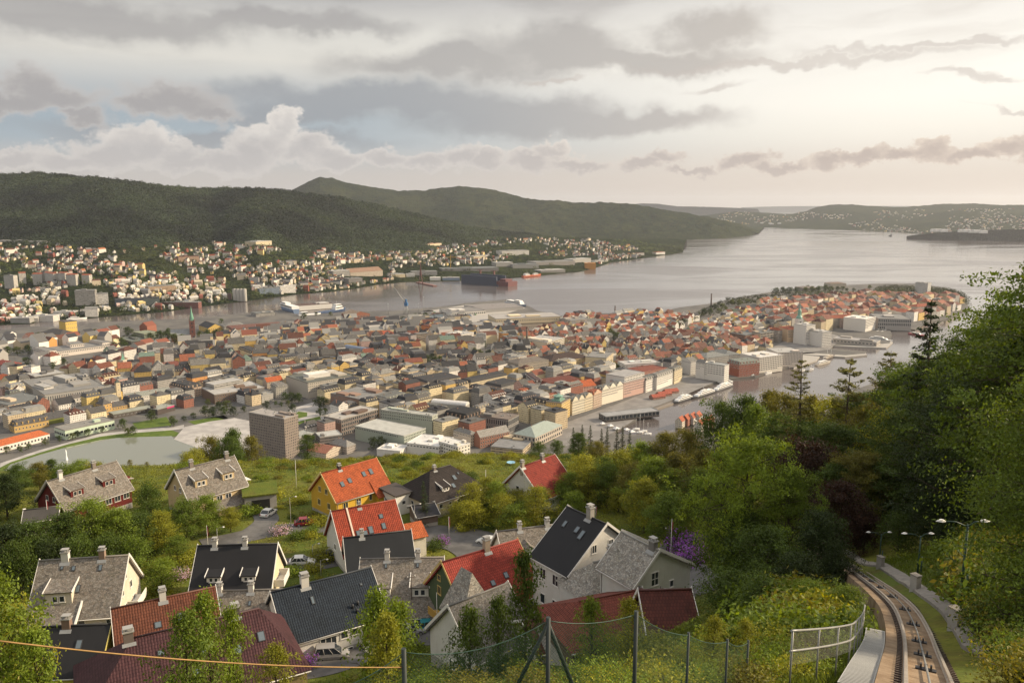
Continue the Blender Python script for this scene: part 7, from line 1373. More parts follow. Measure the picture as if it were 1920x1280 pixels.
ship('motor_yacht','white yacht in front of the white quay office',1434,702,1447,699,4.5,2,SW,[(.2,.7,.8,2,3.8,SW,1)],'boat',None,[(.5,7)])
ship('sightseeing_boat','white sightseeing boat between the open quay and the harbour steamer',1530,686,1556,679,8,2.5,(.4,.36,.3),[(.1,.85,.85,2.5,5,(.5,.47,.42),1),(.2,.7,.7,5,7.4,SW,1)],'boat',None,[(.5,12)])
ship('steamer','old harbour steamer with lit windows nearest to the terminal jetty',1543,676,1564,668,8,3,(.12,.10,.09),[(.15,.8,.85,3,5.4,(.52,.46,.38),1),(.3,.65,.7,5.4,7.6,(.5,.44,.36),1)],'boat',None,[(.35,16),(.7,14)])
ship('express_boat','long streamlined white express boat behind the pier terminal',1630,636,1672,641,9,3.5,SW,[(.05,.82,.9,3.5,6.5,SW,1),(.2,.65,.7,6.5,9,SW,1)],'ferry')
ship('tug','red hulled boat at the far quay corner of the harbour',1704,626,1736,631,8,3,(.30,.05,.06),[(.2,.7,.7,3,6,SW,1)],'boat')
for i,(x,y)in enumerate(((1642,623),(1650,624),(1656,622),(1681,619),(1500,696),(1516,694))):
 ship('small_boat',['white cabin boat moored left of three by the striped hotel','white cabin boat in the middle of three by the striped hotel','white cabin boat nearest the pier terminal bow','white cabin boat off the grey office palace','small cabin boat nearest to the open quay corner','small cabin boat second from the open quay corner'][i],x,y,x+9,y-1.5,4,1.8,SW,[(.2,.7,.8,1.8,3.6,SW,1)],'boat',None,[(.5,8)])
# far quays
ship('cargo_ship','white ship with a dark hull moored on the far quay of the strait',218,588,281,584,15,5,(.045,.04,.04),[(.1,.45,.8,5,10,SW,1),(.5,.95,.8,5,11,SW,1),(.15,.35,.6,10,14,SW,1),(.72,.9,.6,11,16,SW,1)],'ship',None,[(.3,24),(.62,22),(.85,26)])
ship('motor_yacht','large white sleek yacht left of the white gabled quay sheds',125,601,162,598,9,4,SW,[(.1,.7,.8,4,7,SW,1),(.2,.55,.6,7,9.5,SW,1)],'boat')
ship('supply_ship','white offshore ship with tall bridge at the edge of the strait yards',108,596,85,584,16,6,(.5,.5,.52),[(.55,.95,.85,6,14,SW,1),(.6,.85,.7,14,19,SW,1)],'ship',None,[(.7,22)])
ship('car_ferry','blue and white car ferry beside the white ferry hall',556,588,529,580,22,12,(.16,.22,.33),[(.05,.95,.96,12,20,SW,1),(.55,.9,.7,20,25,SW,1)],'ferry')
ship('supply_ship','offshore supply ship with white bow bridge behind the white ferry hall',596,590,646,582,17,7,(.04,.07,.14),[(.58,.90,.9,7,15,SW,1),(.62,.85,.75,15,22,SW,1)],'ship',None,[(.7,24),(.8,16)],deckc=(.05,.2,.1))
ship('supply_ship','white ship with green deck moored in front of the ferry hall',560,594,600,591,15,6,SW,[(.1,.45,.85,6,13,SW,1)],'ship',None,[(.3,18)])
ship('tanker','orange red ship at the shipyard quay',980,520,1013,517,17,7,(.42,.10,.04),[(.1,.35,.85,7,15,SW,1),(.6,.85,.6,7,13,SW,1)],'ship',None,[(.25,18),(.7,16)])
ship('tug','small red tug in the shipyard basin above the floating dock',888,512,908,511,14,5,(.35,.05,.05),[(.3,.6,.8,5,12,SW,1)],'boat')
ship('ferry','white and blue ferry at the tip of the long cream terminal',950,570,985,577,18,8,(.14,.18,.25),[(.1,.85,.9,8,15,SW,1),(.5,.8,.7,15,19,SW,1)],'ferry')
ship('barge','small dark barge alone out on the fjord',1667,443,1672,443,30,10,(.08,.08,.08),[(.5,.9,.6,10,20,(.3,.3,.3),0)],'boat')
# floating dock: two high side walls on a pontoon
a,b_=P(865,531,0),P(952,538,0);L=(b_-a).length;e=empty('floating_dock',(a.x,a.y,0),atan2(b_.y-a.y,b_.x-a.x),'long dark blue floating dock with a rust red end','dock')
q=MB();q.box(0,0,-2,L*.8,60,6);q.box(0,0,6,L*.76,7,34);q.box(0,53,6,L*.76,60,36);q.build('dock_wall',M_metal,e,(.035,.045,.075));q=MB();q.box(L*.76,2,-2,L,58,18);q.box(L*.8,10,18,L*.92,50,26);q.build('stern',M_metal,e,(.13,.045,.045));q=MB()
for x in(.2,.5):q.box(L*x,54,36,L*x+6,59,52);q.box(L*x-14,56,50,L*x+14,57.5,52)
q.build('deck_crane',M_metal,e,(.16,.07,.06))
# cranes
def crane(label,X,Y,h,col,jib,rz,cab=(.04,.14,.30),z=3.0,legs=6.0):
 p=P(X,Y,z);e=empty('crane',p,rz,label,'crane');s=legs;m_=MB()
 for sx in(-1,1):
  for sy in(-1,1):m_.tube([(sx*s,sy*s,-1),(sx*s*.35,sy*s*.35,h*.45)],.9,5)
 m_.tube([(-s*.8,-s*.8,h*.16),(s*.8,-s*.8,h*.16)],.5,4);m_.tube([(-s*.35,0,h*.45),(s*.35,0,h*.45)],1.6,6);m_.build('portal',M_metal,e,col)
 c_=MB();c_.box(-4.5,-3.5,h*.45,4.5,3.5,h*.62);c_.box(-2,-2.5,h*.62,2,2.5,h*.80);c_.build('cab',M_metal,e,cab);j=MB();t0=Vector((3.5,0,h*.6));t1=Vector((jib*.62,0,h*1.15+jib*.25))
 for dy in(-1.2,1.2):j.tube([t0+Vector((0,dy,0)),t1],.45,4)
 j.tube([t0+Vector((-1,0,3)),t1],.35,4)
 for k in range(8):u0=t0.lerp(t1,k/8);j.tube([u0+Vector((0,1.2*(1-k/8),0)),t0.lerp(t1,(k+.8)/8)+Vector((-.6,-1.1*(1-k/8),2*(1-k/8)))],.2,4)
 j.tube([(-1,0,h*.8),t1],.2,4);j.build('jib',M_metal,e,col);return e
crane('blue harbour crane with raised grey jib on the container quay',762,589,52,(.36,.36,.35),52,R(170))
crane('rust red shipyard crane on its narrow red pier',789,534,78,(.14,.055,.045),10,R(90),(.14,.055,.045),2,8)
e=empty('crane',P(845,514,3),0,'slim yellow tower crane in the shipyard','crane');m_=MB();m_.box(-1.6,-1.6,-2,1.6,1.6,74);m_.build('mast',M_metal,e,(.50,.29,.04));m_=MB();m_.box(-18,-1,72,34,1,74.5);m_.box(-1,-1,74.5,1,1,84);m_.build('jib',M_metal,e,(.50,.29,.04))
e=empty('pier',P(784,531,0),0,'narrow rust red pier carrying the red crane','pier');a,b_=P(783,530,0),P(816,537,0);d=b_-a;m_=MB();w=Vector((-d.y,d.x,0)).normalized()*8;e.location=(0,0,0)
m_.slab([a-w+Vector((0,0,4)),b_-w+Vector((0,0,4)),b_+w+Vector((0,0,4)),a+w+Vector((0,0,4))],6);m_.build('deck',M_metal,e,(.20,.10,.08))
def pier(label,pix,z,col,m_=None):b=MB();pp=[P(X,Y,z)for X,Y in pix];b.slab(pp if(pp[1]-pp[0]).cross(pp[2]-pp[0]).z>0 else pp[::-1],z+3);o=b.build('pier',m_ or M_conc,None,col);return tag(o,label,'pier')
pier('concrete pier with a jetty point beside the pier terminal',[(1556,660),(1623,662),(1626,665),(1585,669),(1500,664)],2.6,None)
pier('terminal pier standing in the harbour under the grey terminal',[(1558,648),(1662,652),(1674,641),(1660,630),(1570,634)],2.4,None)
pier('wooden pier carrying the red pier sheds',[(1212,768),(1232,766),(1262,756),(1277,738),(1262,733),(1218,752)],2.0,(.2,.17,.14),M_metal)
pier('flat pontoon pier by the old steamer',[(1488,690),(1530,676),(1537,668),(1492,664)],2.4,None)
for i,(x0,y0,x1,y1)in enumerate(((1225,745,1248,742),(1237,740,1260,737),(1250,735,1273,732))):
 a,b_=P(x0,y0,7),P(x1,y1,7);L=(b_-a).length;e=empty('boat_shed',(a.x,a.y,2),atan2(b_.y-a.y,b_.x-a.x),['red roofed pier shed nearest to the glass pavilion','middle one of the three red roofed pier sheds','red roofed pier shed nearest to the catamarans'][i],'shed','red roofed sheds on the pier');m_=MB();m_.box(0,0,0,L,11,5);m_.poly([(0,11,5),(0,0,5),(0,5.5,8.3)]);m_.poly([(L,0,5),(L,11,5),(L,5.5,8.3)]);m_.build('wall',M_face,e,(.30,.17,.13));m_=MB();m_.slab([(-.6,-.7,4.7),(L+.6,-.7,4.7),(L+.6,5.5,8.6),(-.6,5.5,8.6)],.25);m_.slab([(L+.6,11.7,4.7),(-.6,11.7,4.7),(-.6,5.5,8.6),(L+.6,5.5,8.6)],.25);m_.build('roof',M_tile,e,(.33,.085,.055))
# old wharf gables across the harbour and market tents
r=random.Random(9)
for i,(x,y)in enumerate(((1272,792),(1283,788),(1294,785),(1305,783),(1308,798),(1318,794),(1328,790))):
 wm,rm_,cm_,_d=shared_house('gable',9.66,13.8,8,5.5,'y');p=P(x,y+8,3);e=empty('wharf_house',p,-.55+r.uniform(-.05,.05),['orange red wharf gable, first from the market','orange red wharf gable, second from the market','orange red wharf gable, third from the market','orange red wharf gable behind the white tents','front wharf gable left of three near the tree tops','front wharf gable in the middle of three near the tree tops','front wharf gable nearest the dark tree tops'][i],'house','old gabled wharf houses');link('wall',wm,e,random.choice([(.55,.5,.42),(.30,.12,.08),(.58,.54,.48)]));link('roof',rm_,e,(.36,.10,.05))
def tent(label,X,Y,s):p=P(X,Y,3);e=empty('market_tent',p,.4,label,'tent','white market tents by the harbour');m_=MB();m_.poly([(-s,-s,2.6),(s,-s,2.6),(0,0,5)]);m_.poly([(s,-s,2.6),(s,s,2.6),(0,0,5)]);m_.poly([(s,s,2.6),(-s,s,2.6),(0,0,5)]);m_.poly([(-s,s,2.6),(-s,-s,2.6),(0,0,5)]);m_.build('canopy',M_col,e,(.68,.67,.65));m_=MB();[m_.box(a*s*.95-.1,b*s*.95-.1,0,a*s*.95+.1,b*s*.95+.1,2.6)for a in(-1,1)for b in(-1,1)];m_.build('tent_frame',M_steel,e)
for i,(X,Y)in enumerate(((1302,792),(1314,787),(1322,788),(1130,797),(1145,801),(1156,806),(1175,808),(1185,812))):tent(['white tent left of three among the wharf gables','white tent in the middle of three among the wharf gables','white tent right of three among the wharf gables','round white market tent nearest to the glass hall','white market tent, second from the glass hall','white market tent, third from the glass hall','white market tent, fourth from the glass hall','white market tent nearest to the sailing masts'][i],X,Y,r.uniform(3.0,4.6))
for i,(X,Y,h)in enumerate(((1200,812,24),(1207,810,16),(1193,806,14),(1215,815,15))):
 ship('sailing_boat',['tall masted sailing boat at the harbour head','small sailing boat right of the tall mast','small sailing boat left of the tall mast','sailing boat closest to the hill trees'][i],X-6,Y,X+6,Y-1,4,1.8,SW,[(.3,.6,.6,1.8,2.8,SW,0)],'boat',None,[(.45,h)])
# tall thin things
def stack(label,X,Y,h,rr,col,z=3):e=empty('chimney_stack',P(X,Y,z),0,label,'chimney');m_=MB();m_.tube([(0,0,-2),(0,0,h)],rr,10,r2=rr*.7);m_.build('shaft',M_brick,e,col);m_=MB();m_.lathe([(rr*.8,h-.2),(rr*.95,h+.2),(rr*.95,h+1.0),(rr*.6,h+1.1)],10);m_.build('rim',M_metal,e,(.08,.06,.05))
stack('slim dark brick chimney stack alone on the peninsula ridge',1333,578,42,2.4,(.08,.05,.045));stack('brick chimney by the banded cream hotel',988,655,46,2.6,(.10,.075,.06));stack('short dark chimney stack behind the red shore shed',1153,592,26,2.2,(.08,.05,.045))
for i,(X,Y,h)in enumerate(((728,590,30),(795,588,46),(785,588,28))):e=empty('light_mast',P(X,Y,3),0,['thin light mast left of the blue crane','tallest thin light mast right of the blue crane','shorter light mast right of the blue crane'][i],'mast');m_=MB();m_.tube([(0,0,0),(0,0,h)],.5,6,r2=.25);m_.build('pole',M_steel,e);m_=MB();m_.box(-1.5,-.5,h-.3,1.5,.5,h+.7);m_.build('lamp',M_metal,e,(.5,.5,.48))
# containers and yard stacks on the quay
r=random.Random(12);cg={'red':(.25,.06,.05),'blue':(.05,.13,.24),'teal':(.05,.2,.24),'green':(.12,.25,.10),'white':(.55,.54,.52),'orange':(.42,.16,.05)}
rows=[]
for i in range(46):
 X,Y=r.choice(((r.uniform(752,815),r.uniform(593,601)),(r.uniform(795,820),r.uniform(585,597)),(r.uniform(845,900),r.uniform(588,597))));k=pick(r,{'red':2,'blue':4,'teal':2,'green':2,'white':3,'orange':.6});rows.append((X,Y,k))
cn={}
for X,Y,k in sorted(rows,key=lambda q:q[0]):cn.setdefault(k,[]).append((X,Y))
m_=MB();m_.box(-7,-1.5,0,7,1.5,3.2);[m_.box(-7+i*1.0-.06,-1.56,.1,-7+i*1.0+.06,1.56,3.1)for i in range(1,14)];cme=m_.mesh('container',M_col)
for k,l in cn.items():
 for i,(X,Y)in enumerate(l):tag(link('container',cme,None,cg[k],P(X,Y,3.1),r.choice((.35,.35,1.9))),f'{k} shipping container on the quay, {ORD[i].replace("nearest", "").strip() or "first"} {k} one from the blue crane side','container','shipping containers on the container quay')
# ------------------------------------------------------------------ roads on the hill, the funicular track, fence, lamps, cars
KEEP=[]
HLM=[(n,LASTH[k][0].location.x,LASTH[k][0].location.y)for n,k in zip(('the dark red house','the beige house','the yellow house','the hipped roof house','the half hidden red roof','the five skylight roof','the plain black roof','the twin dormer black roof','the large slate house','the brown tiled roof','the lemon gable','the purple roof','the low slate roof','the navy roof','the mossy slate roof','the dark green house','the curved gable house','the tall white house'),LASTH)]
HFOOT=[(e_.location.x,e_.location.y,e_.rotation_euler.z,L_)for e_,L_,g_ in LASTH.values()]
def smooth_path(pts,n=12):
 pts=[Vector(p)for p in pts];out=[]
 for i in range(len(pts)-1):
  p0,p1,p2,p3=pts[max(i-1,0)],pts[i],pts[i+1],pts[min(i+2,len(pts)-1)]
  for k in range(n):s=k/n;out.append(.5*((2*p1)+(p2-p0)*s+(2*p0-5*p1+4*p2-p3)*s*s+(3*p1-p0-3*p2+p3)*s**3))
 return out+[pts[-1]]
def strip(name,label,pix,w,m_,dz=.07,cross=5):
 path=smooth_path([PT(X,Y)for X,Y in pix],8);V=[]
 for i,p in enumerate(path):
  d=(path[min(i+1,len(path)-1)]-path[max(i-1,0)]);d.z=0;d.normalize();nrm=Vector((-d.y,d.x,0))
  for k in range(cross):q=p+nrm*w*(k/(cross-1)-.5);V.append((q.x,q.y,T1(q.x,q.y)+dz))
  KEEP.append((p.x,p.y,w/2+.3))
 me=np_mesh(name,V,grid_faces(len(path),cross),[m_],smooth=True)
 if me.polygons[0].normal.z<0:me.flip_normals()
 return tag(link(name,me),label,kind='structure')
strip('road','narrow grey road before the red roofed house',[(380,1022),(440,1010),(500,998),(560,991),(632,988)],6,M_road);strip('driveway','driveway down from the turf roofed garage',[(494,962),(500,975),(486,990),(462,1006)],4.5,M_road,.10)
strip('road','lower road with parked cars',[(505,1062),(560,1060),(610,1052),(650,1042)],6,M_road);strip('road','wide asphalt turning place by the thicket',[(760,1003),(820,1006),(870,1012),(905,1026),(930,1050)],11,M_road,.12);strip('road','road bending past the purple bushes',[(1318,1003),(1270,1022),(1262,1050),(1300,1085),(1330,1110)],5.5,M_road)
strip('parking_place','parking place below the navy roof',[(560,1246),(610,1238),(680,1212)],9,M_road);strip('parking_place','parking place with the teal car',[(745,1180),(800,1186),(850,1180)],8,M_road);strip('driveway','steep drive behind the tall white house',[(1000,1110),(1040,1100),(1075,1085)],4,M_road)
# --- track
TP=smooth_path([PT(X,Y)for X,Y in((1745,1330),(1736,1280),(1725,1225),(1714,1187),(1695,1150),(1665,1120),(1631,1094),(1597,1069),(1569,1054),(1545,1040),(1505,1020))],14)
for _ in range(6):TP=[TP[0]]+[(TP[i-1]+TP[i]*2+TP[i+1])/4 for i in range(1,len(TP)-1)]+[TP[-1]]
S_=[0.0]
for a,b in zip(TP,TP[1:]):S_.append(S_[-1]+(b-a).length)
def at_s(s,off=0.0,dz=0.0):
 i=min(max(1,int(np.searchsorted(S_,s))),len(TP)-1);f=(s-S_[i-1])/max(1e-6,S_[i]-S_[i-1]);p=TP[i-1].lerp(TP[i],f);d=(TP[min(i+1,len(TP)-1)]-TP[max(i-2,0)]);d.z=0;d.normalize()
 return p+Vector((d.y,-d.x,0))*off+Vector((0,0,dz))
for p in TP:KEEP.append((p.x,p.y,2.1))
def rail_strip(prof,s0,s1,ds=.5,off=0.0):
 "sweep a closed profile (off, z) along the track"
 b=MB();n=int((s1-s0)/ds);rows=[[at_s(s0+(s1-s0)*i/n,off+o,z)for o,z in prof]for i in range(n+1)]
 for a,c in zip(rows,rows[1:]):
  for k in range(len(prof)):j=(k+1)%len(prof);b.poly([a[k],a[j],c[j],c[k]])
 b.poly(rows[0]);b.poly(rows[-1][::-1]);return b
m,t=mat('rusty_ground');n=t.noise(wpos(t),1.1,6,.65);n2=t.noise(wpos(t),9,4);c=t.mix(t.sm(n,.35,.65),(.20,.135,.080),(.32,.235,.155));c=t.mix(t.m('MULTIPLY',n2,.5),c,(.09,.065,.045));t.put(t.b.inputs['Base Color'],c);rough(t,.9,.2);bump(t,n2,.6,.03);M_bed=m
M_rail=plain('rail_steel',(.52,.46,.40),.32,.5,.45,3,.4);M_stone=plain('gutter_stone',(.22,.20,.175),.85,.2,nscale=2.5,namt=.5)
e=empty('funicular_track',(0,0,0),0,'funicular railway track curving down into the trees','railway track');Send=S_[-1]-.5;GA=.5
rail_strip([(-1.3,-1.2),(1.3,-1.2),(1.12,.22),(-1.12,.22)],0,Send).build('track_bed',M_bed,e)
for o in(-GA,GA):rail_strip([(-.06,.22),(.06,.22),(.06,.26),(.02,.28),(.02,.34),(.04,.35),(.04,.40),(-.04,.40),(-.04,.35),(-.02,.34),(-.02,.28),(-.06,.26)],0,Send,.5,o).build('rail',M_rail,e)
b=MB()
for i in range(int(Send/.5)):
 for o in(-GA-.17,GA+.17):
  p,q=at_s(i*.5,o),at_s(i*.5+.17,o);d=(q-p).normalized();w=Vector((-d.y,d.x,0)).normalized()*.08;z=Vector((0,0,.22));k=Vector((0,0,.29))
  b.poly([p-w+k,p+w+k,q+w+k,q-w+k]);b.poly([p-w+z,p+w+z,p+w+k,p-w+k]);b.poly([p+w+z,q+w+z,q+w+k,p+w+k]);b.poly([q-w+z,p-w+z,p-w+k,q-w+k])
b.build('rail_clip',plain('rusty_clip',(.06,.042,.032),.7),e)
b=MB();b.tube([at_s(Send*i/90,0,.36)for i in range(91)],.03,6);b.build('haul_cable',M_steel,e)
for i in range(int(Send/4.6)):
 s=1.2+i*4.6;b=MB();p=at_s(s,0,.22);d=(at_s(s+.4)-at_s(s-.1));d.z=0;d.normalize();M4=Matrix.Translation(p)@Matrix.Rotation(atan2(d.y,d.x),4,'Z')
 b.box(-.07,-.26,0,.07,.26,.07,0,M4);b.box(-.30,-.04,.0,.30,.04,.05,0,M4);b.box(-.04,.10,.07,.04,.15,.2,0,M4);b.box(-.04,-.15,.07,.04,-.10,.2,0,M4);b.build('cable_roller',M_dark,e)
kb=MB();kr_=[]
for i in range(int((Send-14)/.6)):
 a,c=at_s(14+i*.6,1.3),at_s(9+i*.6,1.95);kr_.append([Vector((a.x,a.y,a.z-1)),Vector((a.x,a.y,T1(a.x,a.y)+.16)),Vector((c.x,c.y,T1(c.x,c.y)+.16)),Vector((c.x,c.y,c.z-1))])
for a,c in zip(kr_,kr_[1:]):[kb.poly([a[k],a[k+1],c[k+1],c[k]])for k in range(3)]
kb.poly(kr_[0])
e=tag(kb.build('gutter_kerb',M_stone),'rough stone kerb running along the outer side of the track','kerb')
e=empty('walkway',(0,0,0),0,'pale steel grating walkway with a mesh railing beside the track','walkway');s0,s1=0,17;fo=lambda s:-1.95-max(0,7-s)**1.5*.05;rail_strip([(-1.85,-.5),(-1.15,-.5),(-1.15,.10),(-1.85,.10)],s0,s1,.4).build('grating',plain('pale_steel',(.50,.50,.48),.45,.5,.2,1.5,.2),e)
b=MB()
for i in range(int((s1-s0)/.24)):p=[at_s(s0+i*.24+dx,o,.105+dz)for dx,dz in((0,0),(.09,0),(.09,.02),(0,.02))for o in(-1.82,-1.18)];b.poly([p[4],p[5],p[7],p[6]])
b.build('grating_bar',M_dark,e)
for i in range(9):b=MB();p=at_s(s0+.1+i*2.1,fo(s0+.1+i*2.1));b.tube([p+Vector((0,0,-.6)),p+Vector((0,0,1.05))],.022,6);b.build('post',M_steel,e)
for z in(1.05,.55):b=MB();b.tube([at_s(s0+(s1-s0)*i/40,fo(s0+(s1-s0)*i/40),z)for i in range(41)],.028,6);b.build('handrail',M_steel,e)
b=MB()
for i in range(int((s1-s0)/.09)):p=at_s(s0+i*.09,fo(s0+i*.09),.2);q=at_s(s0+i*.09+.018,fo(s0+i*.09+.018),.2);h=Vector((0,0,.82));b.poly([p,q,q+h,p+h])
b.build('railing_mesh',M_steel,e)
# --- chain link fence in front
FP=[(600,1300,10.5),(757,1222,10.8),(1028,1163,11.6),(1193,1151,12.6),(1291,1190,15.0),(1364,1202,16.8),(1403,1204,18.2)]
M_wire=plain('green_wire',(.035,.075,.055),.5,.4);e=empty('wire_fence',(0,0,0),0,'green chain link fence on dark posts at the lower edge of the picture','fence');tops=[PD(X,Y,d)for X,Y,d in FP];FH=1.75
for i,p in enumerate(tops):
 b=MB();b.tube([p+Vector((0,0,-3.2)),p+Vector((0,0,.06))],.036 if i<4 else.028,8);b.build('post',plain('fence_post',(.022,.030,.028),.6)if i==0 else MATS['fence_post'],e)
 KEEP.append((p.x,p.y,.3))
for dx in(-1.0,.75):b=MB();p=tops[2];b.tube([p+Vector((0,0,-.05)),p+Vector((dx*.62,.15 if dx<0 else.5,-1.5))],.035,6);b.build('brace',MATS['fence_post'],e)
for i,(a,c)in enumerate(zip(tops,tops[1:])):
 sag=lambda f:Vector((0,0,-.22*4*f*(1-f)*(1 if i in(1,)else.45)));b=MB();b.tube([a.lerp(c,k/10)+sag(k/10)for k in range(11)],.008,4);b.build('top_wire',M_wire,e)
 L=(c-a).length;b=MB();st=.062;N=int(L/st);H=FH;wv=Vector((0,0,.0036));side=(c-a).normalized()
 for k in range(-int(H/st),N):
  for sg in(1,-1):
   x0,x1=k*st,k*st+H;z0,z1=(0,H)if sg>0 else(H,0)
   if x0<0:z0=z0+(0-x0)*(z1-z0)/(x1-x0);x0=0
   if x1>L:z1=z1+(L-x1)*(z1-z0)/(x1-x0)if x1>x0 else z1;x1=L
   if x1-x0<.05:continue
   pts=[]
   for f in(0,.5,1):x=x0+(x1-x0)*f;z=z0+(z1-z0)*f;pts.append(a.lerp(c,x/L)+sag(x/L)*(z/H)+Vector((0,0,z-H)))
   w=side*.0036
   for u,v in zip(pts,pts[1:]):b.poly([u-w,u+w,v+w,v-w])
 b.build('wire_mesh',M_wire,e)
b=MB();a,c=PD(-40,1196,9.2),PD(757,1250,10.8);b.tube([a.lerp(c,k/16)+Vector((0,0,-.10*4*(k/16)*(1-k/16)))for k in range(17)],.009,8);tag(b.build('cable',plain('rusty_cable',(.30,.18,.07),.6,.3,.3,8,.4)),'rusty steel cable stretched across the lower corner above the purple roof','cable')
# --- lamps, poles, flags
def poletop(X,Y0,Y1):p=PT(X,Y0);return p,max(2.0,PD(X,Y1,sqrt(p.x**2+p.y**2)).z-p.z)
def double_lamp(label,X,Y0,Xt,Y1,s=1.0,arms=((-1,1.0),(1,.55))):
 p,h=poletop(X,Y0,Y1);e=empty('street_lamp',p,0,label,'lamp',None);b=MB();b.tube([(0,0,-.5),(0,0,h*.45),(.0,0,h)],.07*s,8,r2=.045*s);b.tube([(.28*s,.1,-.5),(.28*s,.1,h*.46)],.05*s,6);b.build('post',plain('lamp_green',(.02,.05,.035),.5)if 'lamp_green' not in MATS else MATS['lamp_green'],e)
 for sg,l in arms:
  b=MB();b.tube([(0,0,h-.1),(sg*l*.5*s,0,h+.12),(sg*l*s,0,h+.15)],.03*s,6);a_=b.build('arm',MATS['lamp_green'],e);b=MB();c=sg*l*s
  for k in range(6):t0,t1=k/6,(k+1)/6;w0,w1=.11*s*sin(pi*min(.98,t0*.9+.12)),.11*s*sin(pi*min(.98,t1*.9+.12));x0,x1=c+sg*.42*s*(t0-.1),c+sg*.42*s*(t1-.1);z=h+.15;b.poly([(x0,-w0,z),(x1,-w1,z),(x1,-w1*.5,z+w1*.8),(x0,-w0*.5,z+w0*.8)]);b.poly([(x0,w0,z),(x1,w1,z),(x1,w1*.5,z+w1*.8),(x0,w0*.5,z+w0*.8)]);b.poly([(x0,-w0*.5,z+w0*.8),(x1,-w1*.5,z+w1*.8),(x1,w1*.5,z+w1*.8),(x0,w0*.5,z+w0*.8)]);b.poly([(x0,-w0,z),(x0,w0,z),(x1,w1,z),(x1,-w1,z)])
  b.build('lamp_head',M_white,e)
double_lamp('tall green double lamp post nearest, standing by a concrete block right of the track',1797,1160,1810,980);double_lamp('smaller green double lamp post between the track and the dark forest',1720,1078,1718,1003,.9);double_lamp('farthest double lamp post beside the bend of the track',1648,1060,1646,1000,.9)
for lab,X,Y in(('pale concrete block at the foot of the nearest lamp post',1790,1182),('dark concrete block at the foot of the smaller lamp post',1715,1108),('small concrete plinth by the bend of the track',1650,1066)):p=PT(X,Y);e=empty('concrete_block',p,R(20),lab,'block');b=MB();b.box(-.17,-.22,-.8,.17,.22,.95);b.build('block',M_conc,e);b=MB();b.box(-.2,-.25,.95,.2,.25,1.0);b.build('cap',M_stone,e)
def pole(name,label,X,Y0,Y1,rad,col,cat,flag=None,arm=False,ins=False):
 p,h=poletop(X,Y0,Y1);e=empty(name,p,random.uniform(-.4,.4),label,cat);b=MB();b.tube([(0,0,-.6),(0,0,h)],rad,7,r2=rad*.6);b.build('pole',M_col,e,col)
 if flag:
  b=MB();b.poly([(.06,0,h-.1),(.22,.02,h-.3),(.20,.05,h-1.5),(.08,.01,h-2.2)]);b.poly([(.06,0,h-.1),(.08,.01,h-2.2),(.20,.05,h-1.5),(.22,.02,h-.3)][::-1]);b.build('pennant',M_col,e,(.35,.04,.05))
 if arm:b=MB();b.tube([(0,0,h-.1),(.5,0,h+.15),(1.0,0,h+.15)],.03,5);b.build('arm',M_steel,e);b=MB();b.lathe([(.05,.12),(.2,.05),(.16,-.06),(0,-.08)],8,(1.05,0,h+.12));b.build('lamp_head',M_white,e)
 if ins:
  b=MB();b.tube([(-.6,0,h-.5),(.6,0,h-.5)],.05,5);b.tube([(-.4,0,h-1.0),(.4,0,h-1.0)],.05,5);b.build('crossarm',M_col,e,(.1,.08,.06))
  for x in(-.5,.5):b=MB();b.lathe([(.06,0),(.08,.1),(.03,.2)],6,(x,0,h-.45));b.build('insulator',M_white,e)
WP=(.62,.6,.56)
for i,(lab,X,Y0,Y1,fl)in enumerate((('white flagpole with a red pennant before the dark red house',92,992,936,1),('white flagpole with a red pennant behind the twin dormer black roof',390,1026,984,1),('plain white flagpole on the grass left of the yellow house',556,915,862,0),('plain white flagpole right of the hipped roof house',911,925,880,0),('white flagpole with a red pennant by the turning place',842,1008,968,1),('white flagpole with a red pennant by the purple bushes',1257,1055,972,1),('thin white flagpole behind the tall white house',1117,975,948,1),('white flagpole beside the green house on the car yard',820,1190,1110,0))):pole('flagpole',lab,X,Y0,Y1,.06,WP,'flagpole',fl)
for lab,X,Y0,Y1 in(('street lamp at the driveway of the turf roofed garage',546,992,932),('street lamp by the grassy verge above the navy roof',587,1050,1021),('street lamp in the yellow shrubs above the navy roof',602,1080,1050),('street lamp in the trees behind the twin dormer black roof',409,1030,990),('street lamp beside the hipped roof house',778,990,945),('street lamp on the verge by the half buried shed',753,960,924)):pole('street_lamp',lab,X,Y0,Y1,.06,(.3,.29,.27),'lamp',arm=True)
for lab,X,Y0,Y1 in(('wooden utility pole before the tall white house',1074,1072,997),('wooden utility pole before the navy roofed house',567,1218,1157),('dark utility pole before the mossy slate roof',773,1165,1075),('short dark utility pole on the rust red roofs',1236,1170,1098),('utility pole by the road with the purple bushes',1253,1050,985),('slim pole on the far grassy crest',694,853,826)):pole('utility_pole',lab,X,Y0,Y1,.10,(.07,.055,.045),'pole',ins=True)
